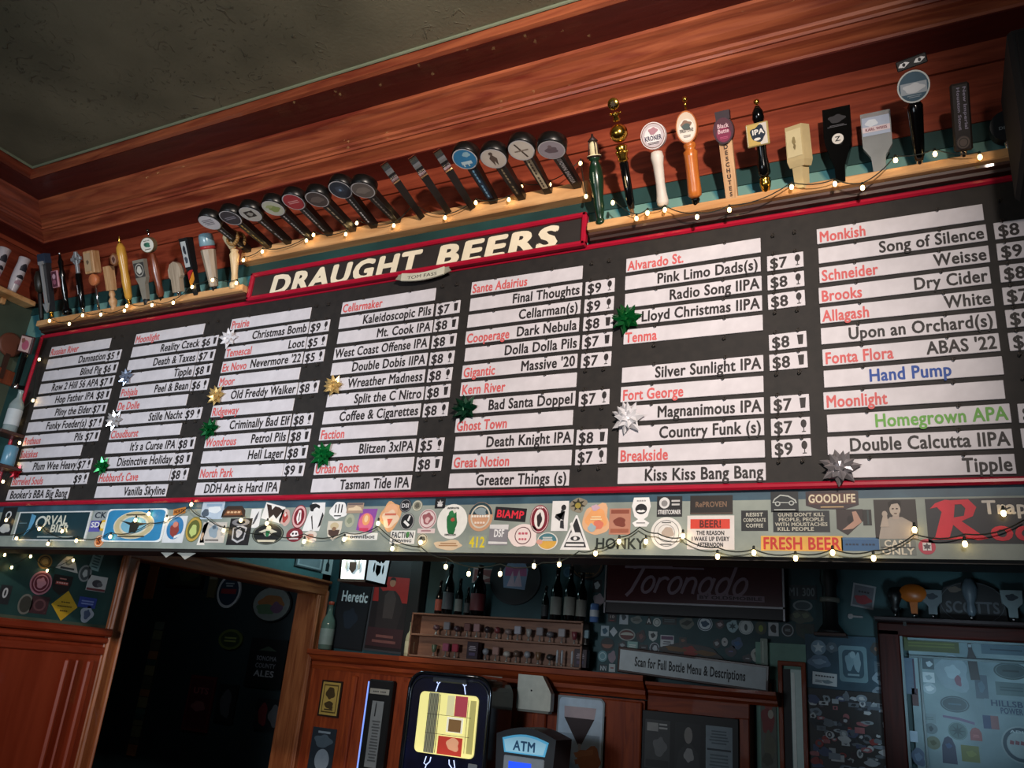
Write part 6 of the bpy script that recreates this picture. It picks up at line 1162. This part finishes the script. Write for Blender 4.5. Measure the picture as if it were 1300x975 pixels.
STRIPL = [((777, 784), (11, 12), '#231a1c', 'r', [('t', '10', 0, -.1, .6, 1.2, '#b0a8a4'), ('l', 0, -.6, 1.2, .3, 1, '#8a3034')], 'small black number sticker under the left end of the red sign'),
 ((792, 785), (11, 15), '#a8b4bc', 'r', [('b', 4, 0, .2, .5, .5, '#35444c')], 'pale sticker with a dark head under the red sign'),
 ((808, 787), (15, 9), '#6a7470', 'b', [('l', 0, 0, 1.2, .8, 2, '#2a3430')], 'dull green word sticker under the red sign'),
 ((824, 787), (9, 12), '#16181a', 't', [('t', 'A', 0, -.7, 1, 1, '#c0c4c4')], 'small black sticker with a white letter A'),
 ((834, 790), (10, 11), '#b0bab8', 'e', [('o', 0, 0, .7, .7, .2, '#4a605c')], 'small pale round sticker right of the letter A'),
 ((850, 788), (18, 10), '#141a1c', 'r', [('l', 0, 0, 1.5, 1, 2, '#55686c')], 'black wide label sticker in the row under the red sign'),
 ((872, 791), (19, 15), '#5a6258', 'b', [('p', [(-.8, -.2), (0, .5), (.8, .3), (0, -.5)], '#222a26')], 'grey green leaf shaped sticker in the row under the red sign'),
 ((895, 792), (19, 18), '#c0d0d8', 'e', [('o', 0, 0, .92, .92, .14, '#1f3c54'), ('b', 4, 0, 0, .5, .45, '#234a66')], 'round white and blue sticker in the row under the red sign'),
 ((914, 793), (12, 10), '#3a2c30', 'b', [('b', 4, 0, 0, .5, .5, '#b0a0a4')], 'small maroon skull sticker in the row under the red sign'),
 ((930, 795), (15, 15), '#8fb0b8', 'b', [('p', star(.7, .3, 6), '#24444c')], 'pale blue snowflake sticker in the row under the red sign'),
 ((947, 796), (19, 19), '#b8c4c4', 'e', [('e', 0, -.05, .22, .45, '#3a4a4c'), ('o', 0, 0, .88, .88, .06, '#5a6e70')], 'white round sticker with a dark bottle in the row under the red sign'),
 ((966, 797), (15, 17), '#26341c', 'e', [('e', 0, -.1, .4, .5, '#8a9a3c')], 'dark oval sticker with a green hop'),
 ((982, 799), (13, 17), '#b4bcc0', 'r', [('b', 5, 0, .1, .6, .6, '#22282c')], 'white sticker with a black curly head'),
 ((1000, 800), (17, 18), '#11161c', 'e', [('o', 0, 0, .9, .9, .18, '#9aa6ac'), ('l', 0, 0, .8, .4, 2, '#9aa6ac')], 'black round sticker with a white ring'),
 ((768, 801), (10, 13), '#a0b0b8', 'r', [('b', 4, 0, 0, .6, .6, '#2a5468')], 'blue and white square sticker beside the scan board'),
 ((779, 802), (10, 13), '#b0bac0', 'd', [], 'plain white tilted sticker beside the scan board'),
 ((771, 818), (17, 17), '#15191a', 'e', [('p', ell(0, 0, .8, .6, 12, math.pi, 2*math.pi), '#8a5a4a')], 'black round sticker with a tan bowl'),
 ((765, 833), (12, 14), '#6a98a0', 'e', [('o', 0, 0, .7, .7, .2, '#b0ccd0')], 'pale teal round sticker beside the scan board'),
 ((777, 834), (10, 14), '#8a7a84', 'b', [], 'dull mauve torn sticker beside the scan board'),
 ((766, 848), (10, 9), '#1c2a30', 'r', [('t', 'NN', 0, -.7, 1.3, 1.6, '#b8c4c8')], 'small sticker with two white zigzags'),
 ((777, 848), (8, 10), '#b4bcbc', 'r', [('r', 0, 0, 1, .3, '#8a3a40')], 'little white and red sticker low beside the scan board'),
 ((796, 806), (21, 15), '#8a9290', 'e', [('e', 0, 0, .85, .8, '#5a2c2c'), ('p', ell(0, -.05, .8, .5, 12, 0, math.pi), '#a8aca4')], 'oval sticker with red and grey bands above the scan board'),
 ((814, 808), (13, 14), '#25191c', 'b', [('b', 4, 0, 0, .4, .5, '#6a4a48')], 'dark red brown sticker above the scan board'),
 ((829, 808), (11, 13), '#b0b8b8', 'sh', [('b', 4, 0, .2, .5, .5, '#2a3438')], 'white helmet sticker above the scan board'),
 ((847, 814), (17, 15), '#b8bec4', 'r', [('r', 0, .55, 1.8, .6, '#5a3a5c'), ('l', 0, -.3, 1.4, .7, 2, '#4a5058')], 'white label sticker with a purple header above the scan board'),
 ((867, 813), (10, 8), '#181c1c', 'r', [('b', 4, 0, 0, .5, .5, '#7a5a4a')], 'tiny black sticker above the middle of the scan board'),
 ((790, 819), (11, 9), '#2a3238', 'b', [('b', 4, 0, 0, .5, .5, '#8a949a')], 'small dark winged sticker above the scan board'),
 ((803, 820), (13, 11), '#7fa8a4', 'r', [('l', 0, 0, 1.3, .8, 2, '#d0dcd8')], 'mint coloured rectangular sticker above the scan board'),
 ((817, 822), (11, 7), '#16181c', 'r', [('l', 0, 0, 1.4, .8, 1, '#7a8084')], 'tiny black word sticker above the scan board'),
 ((831, 823), (14, 16), '#18283a', 'e', [('o', 0, 0, .9, .9, .14, '#a8b4bc'), ('b', 3, .1, 0, .4, .5, '#a8b4bc')], 'blue oval sticker with a white horse'),
 ((910, 817), (10, 11), '#1a1c22', 'b', [('b', 4, 0, 0, .5, .5, '#a0a4a8')], 'small dark sticker with a grey bird at the right of the row'),
 ((920, 815), (8, 11), '#a8acac', 'e', [('r', 0, 0, .6, .3, '#4a4c50')], 'small white oval sticker at the right of the row'),
 ((936, 817), (15, 14), '#1f4a70', 'b', [('b', 4, 0, 0, .5, .4, '#2c6090')], 'blue splash sticker at the right of the row'),
 ((928, 827), (15, 13), '#20202e', 'b', [('l', 0, 0, 1.0, .5, 1, '#6a6a9a')], 'dark navy sticker beneath the blue splash one'),
 ((961, 832), (16, 18), '#b0b4ac', 'e', [('b', 4, .1, .1, .5, .5, '#6a6e66')], 'pale round face sticker at the right end of the scan board'),
 ((949, 836), (13, 10), '#26262c', 'b', [('l', 0, 0, 1, .6, 1, '#a8a8ac')], 'small dark word sticker left of the pale round face')]
for c, s, b, sh_2, its, lab in STRIPL: SB(c, s, b, sh_2, its, lab)
flat('wall_plaque', 'dark plaque with red and gold wings above the scan board', 'plaque', (878, 828), (72, 22), '#1c1614', 'b', [('b', 4, -.05, 0, .25, .7, '#8a2a20'), ('b', 7, -.55, .1, .35, .3, '#6a4a20'), ('b', 8, .5, .1, .35, .3, '#6a4a20')], 6.098, 4, None, 'y', .012, 3)
# scan board standing on the cornice
t = thing('scan_board', 'long framed white board reading scan for full bottle menu and descriptions', 'sign', at(876, 849, 5.90), (0, 0, 0))
t.rotation_euler = (math.radians(4), math.radians(3.2), 0)
sx, sz = scale_at(at(876, 851, 5.9)); fw = 186/sx; fh = 27/sz
MB().cbox((0, .012, 0), (fw+.035, .024, fh+.035), WD_DARK, .005).build('frame', t)
mb = MB(); mb.box((0, -.001, 0), (fw, .006, fh), M('#b8c2c6', .5)); mb.build('board_face', t)
mb = MB(); mb.text('Scan for Full Bottle Menu & Descriptions', fh*.44, M('#1c2024', .6), -.01, -fh*.22, -.0046, 'c', width=fw*.76); mb.build('lettering', t)
# small rear corner: doorway to a pale passage, and an art column
mb = MB()
mb.box((-.985, 6.085, .97), (.33, .03, 1.94), M('#7aa494', .6)); struct(mb, 'wall_corner_patch')
t = thing('narrow_mirror', 'narrow tall mirror in a brown frame beside the art column', 'mirror', at(1009, 975, 6.05) + Vector((0, 0, -.5)))
hh = at(1009, 840, 6.05).z - t.location.z
for x in (-.075, .075): MB().cbox((x, 0, hh/2), (.03, .03, hh), WD_CABZ, .004).build('frame_side', t)
MB().cbox((0, 0, hh-.015), (.15, .032, .03), WD_CAB, .004).build('frame_top', t)
MB().box((-.035, .006, hh/2-.02), (.05, .008, hh-.06), BLACK).build('dark_gap', t); MB().box((.03, .006, hh/2-.02), (.08, .008, hh-.06), M('#86b0a4', .3)).build('pale_face', t); MB().box((.005, .001, hh/2-.03), (.022, .006, hh-.08), M('#c8d4c8', .3)).build('bright_edge', t)
flat('art_panel', 'tall narrow panel painted with a red and grey figure', 'painting', (976, 918), (20, 114), '#55584a', 'r', [('b', 4, .1, .5, .7, .25, '#a0483c'), ('b', 7, -.1, .05, .8, .3, '#8a2f2c'), ('e', .3, .2, .35, .1, '#b8b0a0'), ('b', 9, .1, -.5, .7, .3, '#6a6a54'), ('b', 5, 0, .82, .6, .12, '#b8784a'), ('b', 3, -.2, -.8, .6, .15, '#4a4c3c')], 6.068, 0, None, 'y', .01)
flat('pillar_jar', 'tall pale glass tube beside the sticker row', 'tube', (971, 828), (9, 34), '#8a9a8c', 'rr', [('r', -.3, 0, .3, 1.6, '#c0ccbc')], 6.06, 0, None, 'y', .03)

# ---- right side: sticker panels, collage, mirror, shelf with handles
flat('blue_panel', 'dusky blue panel covered with stickers above the dense collage', 'panel', (1077, 845), (110, 76), noise_mat('dusky_blue_paint', '#24404e', '#34566a', nscale=5), 'r', [], 6.085, 0, None, 'y', .008)
PB = 6.0765
for c, s, b, sh_2, its, lab in [((1039, 822), (19, 19), '#6f8ca0', 'e', [('p', star(.8, .35, 5), '#b8c8d0')], 'round pale blue star sticker on the dusky blue panel'), ((1056, 822), (14, 14), '#4a5f6c', 'b', [('b', 4, 0, 0, .4, .4, '#7f95a2')], 'dull slate sticker on the dusky blue panel'), ((1083, 843), (36, 46), '#6f97a4', 'rr', [('p', rrect(0, 0, 1.5, 1.55, .3), '#34586a'), ('b', 4, -.25, .1, .28, .5, '#7fa4b4'), ('b', 6, .3, .1, .26, .5, '#90b2c0'), ('e', 0, .5, .2, .2, '#9fc0cc'), ('l', 0, -.6, .9, .2, 1, '#8fb0bc')], 'large rounded teal plate with two figures on the dusky blue panel'), ((1040, 840), (26, 18), '#52708a', 'b', [('b', 4, 0, 0, .6, .4, '#7f9ab0')], 'pale blue cloud sticker on the dusky blue panel'), ((1119, 847), (18, 14), '#4f6c7c', 'r', [('l', 0, .5, 1.4, .6, 2, '#a8bcc8')], 'small steel blue label sticker on the dusky blue panel'), ((1118, 861), (19, 18), '#8aa4b4', 'b', [('p', star(.6, .35, 6), '#405e70')], 'pale crest sticker at the right of the dusky blue panel'), ((1117, 878), (17, 13), '#7c92a2', 'b', [('b', 4, 0, 0, .5, .4, '#4a6070')], 'pale scalloped sticker low on the dusky blue panel'), ((1112, 824), (13, 18), '#35393c', 'b', [('e', 0, 0, .3, .3, '#8a6a54')], 'dark brown sticker high on the dusky blue panel')]:
    SB(c, s, b, sh_2, its, lab, PB, 0, 3, 'stickers on the dusky blue panel')
flat('parking_notice', 'bright white rectangular notice at the lower left of the dusky blue panel', 'notice', (1047, 862), (31, 16), '#dce6ea', 'r', [('t', '~~~~~~~', 0, .2, .5, 1.6, '#34424a'), ('b', 4, .2, -.4, .4, .3, '#7f95a0'), ('l', -.5, -.45, .6, .5, 2, '#5a6a74')], PB, 3, None, 'y', .002)
rn = random.Random(12); items = []
for i in range(150):
    x, z = rn.uniform(-.88, .88), rn.uniform(-.9, .9); c = rn.choice(['#b8c4cc', '#8a9aa8', '#2a3440', '#141a20', '#5a6a7a', '#d0d8dc', '#3a2c34', '#4a5a80', '#707c86', '#9aa8b0', '#a03a38', '#b06a70', '#26303c'])
    k = rn.random(); w_, h_ = rn.uniform(.07, .2), rn.uniform(.03, .085)
    if k < .35: items.append(('e', x, z, w_*.7, h_*.9, c))
    elif k < .7: items.append(('b', rn.randint(1, 99), x, z, w_*.8, h_, c))
    else: items.append(('r', x, z, w_*1.5, h_*1.4, c))
    if rn.random() < .5: items.append(('b', rn.randint(1, 99), x, z, w_*.35, h_*.45, rn.choice(['#1c242c', '#c8d0d4', '#5a6672'])))
p = at(1082, 950, 6.085); sx, sz = scale_at(p)
t = thing('sticker_collage', 'tall dark board crowded edge to edge with overlapping stickers', 'collage', p)
cw, chh = 116/sx, 150/sz
MB().cbox((0, -.004, 0), (cw, .012, chh), M('#12161a', .5), .003).build('backing_board', t)
mb = MB(); art(mb, cw, chh, items, -.0105, .00004); mb.build('overlapping_stickers', t, kind='stuff')
for x in (-cw/2-.008, cw/2+.008): MB().cbox((x, -.006, 0), (.014, .02, chh), WD_DARK, .003).build('edge_strip', t)
# window with stickers
wx0, wx1, wz = -.30, 1.3, 2.065
mb = MB()
mb.cbox((wx0, 6.07, 1.0), (.13, .10, 2.13), wood('window_frame_wood', '#2a0e0a', '#451812', 'z', .6, 0, 1, .25), .01); mb.cbox(((wx0+wx1)/2, 6.07, wz), (wx1-wx0+.13, .10, .085), wood('window_head_wood', '#2a0e0a', '#451812', 'x', .6, 0, 1, .25), .01)
mb.box((wx0+.072, 6.045, 1.0), (.015, .05, 2.05), M('#6a848c', .4)); mb.box(((wx0+wx1)/2+.06, 6.045, 2.012), (wx1-wx0-.1, .05, .014), M('#6a848c', .4))
mb.box(((wx0+wx1)/2+.06, 6.05, 1.905), (wx1-wx0-.1, .04, .012), M('#5a747c', .4)); mb.box((wx0+.17, 6.05, .95), (.012, .04, 1.9), M('#5a747c', .4))
struct(mb, 'window_1')
GLS = noise_mat('frosted_window', '#56747f', '#7d9ba4', nscale=2.5, rough=.5)
struct(MB().box(((wx0+wx1)/2+.06, 6.075, 1.0), (wx1-wx0-.1, .03, 2.02), GLS), 'window_2')
WP = 6.0597
for c, s, b, sh_2, its, lab in [((1182, 819), (70, 17), '#3a4a20', 'r', [('l', 0, 0, 1.7, .9, 2, '#5a6a34')], 'long olive green strip sticker at the top of the frosted window'), ((1277, 824), (64, 15), '#3f5f70', 'r', [('l', 0, -.2, 1.6, .5, 1, '#2a4454')], 'long blue grey strip sticker at the top right of the frosted window'), ((1178, 842), (15, 15), '#36505c', 'r', [('b', 4, .2, -.1, .5, .5, '#a4bcc8')], 'small dark square sticker upper left on the frosted window'), ((1179, 860), (15, 13), '#b8ccd4', 'r', [('b', 4, 0, 0, .5, .5, '#8aa4b0')], 'bright white square sticker on the frosted window'), ((1180, 874), (17, 14), '#9ab4c0', 'e', [('b', 4, 0, 0, .6, .5, '#c8dae0')], 'pale oval sticker under the bright white square'), ((1212, 894), (37, 21), '#2f4c58', 'e', [('o', 0, 0, .9, .85, .06, '#5f808c'), ('l', 0, 0, 1.2, .4, 1, '#48697a')], 'dark slate oval sticker in the middle of the frosted window'), ((1209, 855), (44, 44), '#7894a2', 'b', [('b', 4, 0, .1, .4, .4, '#92aebc'), ('b', 5, .3, -.4, .2, .3, '#7a5a6c')], 'large faint printed sticker on the frosted window'), ((1217, 914), (40, 9), '#5c5478', [(-1, .4), (0, -.1), (1, -1), (1, -.3), (0, .7), (-1, 1)], [], 'thin purple curved word sticker on the frosted window'), ((1216, 928), (25, 23), '#44666c', 'e', [('p', star(.8, .25, 8), '#2c4a50'), ('o', 0, 0, .95, .95, .06, '#6a8c90')], 'round grey green sticker with a compass star'), ((1239, 932), (15, 17), '#7c4248', [(-1, -1), (1, -1), (1, .2), (.6, .8), (0, 1), (-.6, .8), (-1, .2)], [('l', 0, -.3, 1.2, .5, 2, '#a06a6c')], 'small dull red arched sticker on the frosted window'), ((1205, 952), (19, 35), '#1c3252', [(-1, -1), (1, -1), (.9, .3), (.5, .85), (0, 1), (-.5, .85), (-.9, .3)], [('b', 4, 0, .3, .4, .2, '#34527a')], 'dark blue arched sticker low on the frosted window'), ((1232, 957), (23, 21), '#5c6a34', 'r', [('b', 4, .1, 0, .5, .4, '#76844a')], 'olive square sticker low on the frosted window'), ((1246, 872), (16, 30), '#355062', 'r', [('b', 4, 0, 0, .5, .5, '#4a687a')], 'dark blue upright sticker beside the bottle silhouette'), ((1283, 852), (44, 22), '#304c54', 'e', [('o', 0, 0, .9, .85, .06, '#56747c'), ('l', 0, 0, 1.3, .4, 1, '#1c343c')], 'wide dark oval sticker at the right of the frosted window'), ((1284, 875), (40, 17), '#48666e', 'r', [('l', 0, 0, 1.5, .8, 2, '#34525a')], 'dull green grey plate sticker under the wide dark oval'), ((1276, 898), (52, 19), '#5c7c88', 'r', [('t', 'HILLSB', .1, .1, .75, 1.6, '#24405c'), ('t', 'POWER', .3, -.85, .75, 1.1, '#24405c')], 'pale plate sticker with two lines of dark blue capitals'), ((1258, 917), (20, 17), '#6c4850', 'r', [('r', -.5, 0, 1, 2, '#34486a')], 'red and blue square sticker on the frosted window'), ((1297, 946), (52, 48), '#7c949c', 'e', [('o', 0, 0, .92, .92, .2, '#2f4a5a'), ('e', 0, 0, .7, .7, '#8aa2aa'), ('t', 'ADIN', 0, .62, .14, 1.0, '#a4b8c0'), ('t', '~~~', -.2, -.1, .45, .8, '#7a4c58')], 'large round sticker with a dark ring cut by the photo edge'), ((1180, 912), (16, 12), '#6e8a92', 'r', [('l', 0, 0, 1.3, .8, 2, '#58747c')], 'faint small rectangular sticker at the left of the frosted window'), ((1182, 925), (17, 14), '#56707a', 'e', [('b', 4, 0, 0, .3, .5, '#2f4650')], 'small grey oval sticker with a dark bird'), ((1185, 943), (18, 17), '#5c6c5a', 'e', [('b', 4, 0, 0, .4, .4, '#44503c')], 'small moss coloured oval sticker'), ((1162, 885), (8, 22), '#3a1420', 'r', [], 'narrow dark red strip sticker at the left edge of the window'), ((1155, 858), (14, 46), '#46647c', 'r', [('r', .8, 0, .3, 1.9, '#3a2a44')], 'tall steel blue strip sticker at the left edge of the window'), ((1160, 935), (10, 14), '#9ab4c8', 'r', [], 'pale blue square sticker low at the left edge'), ((1166, 961), (18, 22), '#3c5878', 'b', [('b', 4, 0, 0, .5, .5, '#5f7c9a')], 'blue patterned sticker low at the left edge')]:
    SB(c, s, b, sh_2, its, lab, WP, 0, 5, 'stickers on the frosted window')
flat('bottle_cutout', 'dark bottle shaped cut out standing against the frosted window', 'cut out', (1234, 838), (13, 50), '#14202a', [(-.9, -1), (.9, -1), (.9, .1), (.4, .5), (.35, .85), (.6, 1), (-.6, 1), (-.35, .85), (-.4, .5), (-.9, .1)], [('r', 0, .72, .6, .15, '#8aa0ac')], WP-.003, -4, None, 'y', .012)
# shelf over the window
t = thing('window_head_shelf', 'thin shelf above the frosted window carrying tap handles', 'shelf', (.5, 6.1, 2.11))
MB().cbox((0, -.09, .012), (1.75, .18, .022), M('#3c3436', .35), .003).build('shelf_board', t)
for x in (-.7, 0, .7): MB().box((x, -.05, -.01), (.02, .08, .024), BLACK).build('bracket', t)
def back_handle(px, hpx, col, kind, label):
    p = at(px, 792, 6.0); p.z = 2.133; p.y = 6.0; h = hpx/scale_at(p)[1]
    o = thing('beer_tap', label, 'tap handle', p, (0, 0, 0), 'tap handles above the frosted window'); c = M(col, .4)
    MB().lathe([(.010, 0), (.012, .03), (.009, .034)], CHROME, 10).build('ferrule', o)
    if kind == 'oval':
        MB().frus(.03, .035, .02, h*.55, .05, .022, c).build('shaft', o); MB().lathe([(.075, -.014), (.08, 0), (.075, .014)], c, 24, axis='y').build('oval_head', o, loc=(0, 0, h*.76)).scale = (1.05, 1, .75)
    elif kind == 'paddle':
        MB().prism([(-.025, .03), (.025, .03), (.025, h*.45), (.055, h*.6), (.06, h), (-.06, h), (-.055, h*.6), (-.025, h*.45)], -.012, .012, c).build('paddle', o)
        mb = MB(); mb.T = Matrix.Translation((0, -.0125, h*.78)); art(mb, .1, h*.36, [('b', 4, 0, 0, .6, .6, '#26303a')], -.0004); mb.build('printed_label', o)
    else:
        MB().lathe([(.014, .03), (.03, .06), (.022, h*.4), (.04, h*.6), (.046, h*.75), (.03, h*.95), (.01, h)], c, 16).build('turned_shaft', o)
back_handle(1162, 43, '#a85a1c', 'oval', 'orange oval topped tap handle on the shelf above the window')
back_handle(1186, 38, '#5f6a70', 'paddle', 'grey paddle tap handle right of the orange one')
back_handle(1288, 42, '#7c8c90', 'paddle', 'pale grey paddle tap handle at the right end of the shelf')
back_handle(1235, 56, '#54606a', 'turned', 'tall grey turned tap handle in front of the black sign')
back_handle(1138, 40, '#121416', 'turned', 'black turned tap handle at the left end of the shelf')
flat('black_sign', 'black arched sign with grey capitals on the shelf above the window', 'sign', (1234, 766), (86, 56), '#121418', [(-1, -1), (1, -1), (.96, .2), (.7, .7), (.2, .95), (-.3, .95), (-.8, .7), (-.98, .2)], [('t', 'SCOTTS', .0, -.45, .5, 1.6, '#4a4e54'), ('b', 4, -.5, .6, .2, .14, '#5a5048'), ('o', 0, 0, .96, .96, .03, '#3c4248')], 6.05, 0, None, 'y', .015)
flat('number_plate', 'dark plate with pale numerals right of the red sign', 'number plate', (1018, 752), (37, 18), '#1c2a30', 'r', [('t', 'M1 300', 0, -.5, 1.1, 1.8, '#7a868a')], 6.0985, 0, None, 'y', .004)
SB((1019, 769), (25, 14), '#8a979a', 'e', [('e', 0, 0, .8, .7, '#4a5a60')], 'grey oval sticker under the pale numerals')
SB((1017, 783), (28, 18), '#4a5448', 'b', [('b', 4, -.4, .2, .3, .4, '#7a846c'), ('b', 4, .4, .2, .3, .4, '#7a846c')], 'dull green owl sticker under the grey oval one', seed=3)
SB((1022, 802), (24, 20), '#1c2c24', 'sh', [('b', 4, 0, 0, .5, .5, '#2f4438')], 'dark green badge sticker low by the corner')
flat('wall_picture', 'tilted white and red picture card on the dark wall', 'picture', (1096, 757), (29, 30), '#8a8c90', 'r', [('r', 0, 0, 1.7, 1.7, '#5a5c64'), ('b', 4, 0, -.3, .7, .4, '#8a2c34'), ('t', '~~~~', 0, .2, .35, 1.0, '#2a2a30')], 6.098, 10, None, 'y', .005)
flat('bottle_opener', 'small bright metal bottle opener on the dark wall', 'opener', (1086, 783), (19, 7), M('#c8ccd0', .2, .9), [(-1, -.4), (-.8, -1), (-.4, -.8), (-.3, -.3), (1, -.3), (1, .4), (-.3, .4), (-.4, .9), (-.8, 1), (-1, .5)], [], 6.098, 2, None, 'y', .008)
t = thing('dark_statue', 'shadowy black tap tower with a pale band against the rear wall', 'tower', at(1055, 800, 6.02) + Vector((0, 0, -.02)))
MB().lathe([(.09, 0), (.08, .02), (.05, .06), (.045, .3), (.06, .34), (.05, .44), (.02, .5), (.01, .52)], BLACK, 18).build('column', t); MB().lathe([(.061, .20), (.064, .205), (.064, .225), (.061, .23)], M('#7a7a70', .4), 18).build('pale_band', t)
MB().cbox((0, .0, -.012), (.2, .16, .022), WD_DARK, .003).build('base_shelf', t)
# ---- paper scraps hanging under the beam and a pipe
for (c, s, lab, sd) in (((236, 706), (26, 9), 'torn pale paper scrap hanging under the beam at left', 3), ((212, 704), (22, 8), 'crumpled grey paper scrap under the beam at left', 6)):
    flat('paper_scrap', lab, 'paper scrap', c, s, '#a8a8a0', [(-1, 1), (1, 1), (.4, -.2), (0, -1), (-.5, .2)], [], 2.86, 0, None, 'y', .002, sd)
for (x0p, x1p, yp, lab) in ((1163, 1218, 711, 'slim white lamp tube under the beam, left of two'), (1262, 1302, 713, 'slim white lamp tube under the beam, right of two')):
    a_, b_ = at(x0p, yp, 2.96), at(x1p, yp, 2.96); o = thing('lamp_tube', lab, 'lamp', (a_+b_)/2); L = abs(b_.x-a_.x)
    MB().cbox((0, 0, 0), (L, .03, .014), M('#c8ccd0', .4), .004).build('tube_cover', o); MB().cbox((0, .012, .008), (L*.9, .03, .016), M('#4a4a48', .5), .003).build('mount', o)
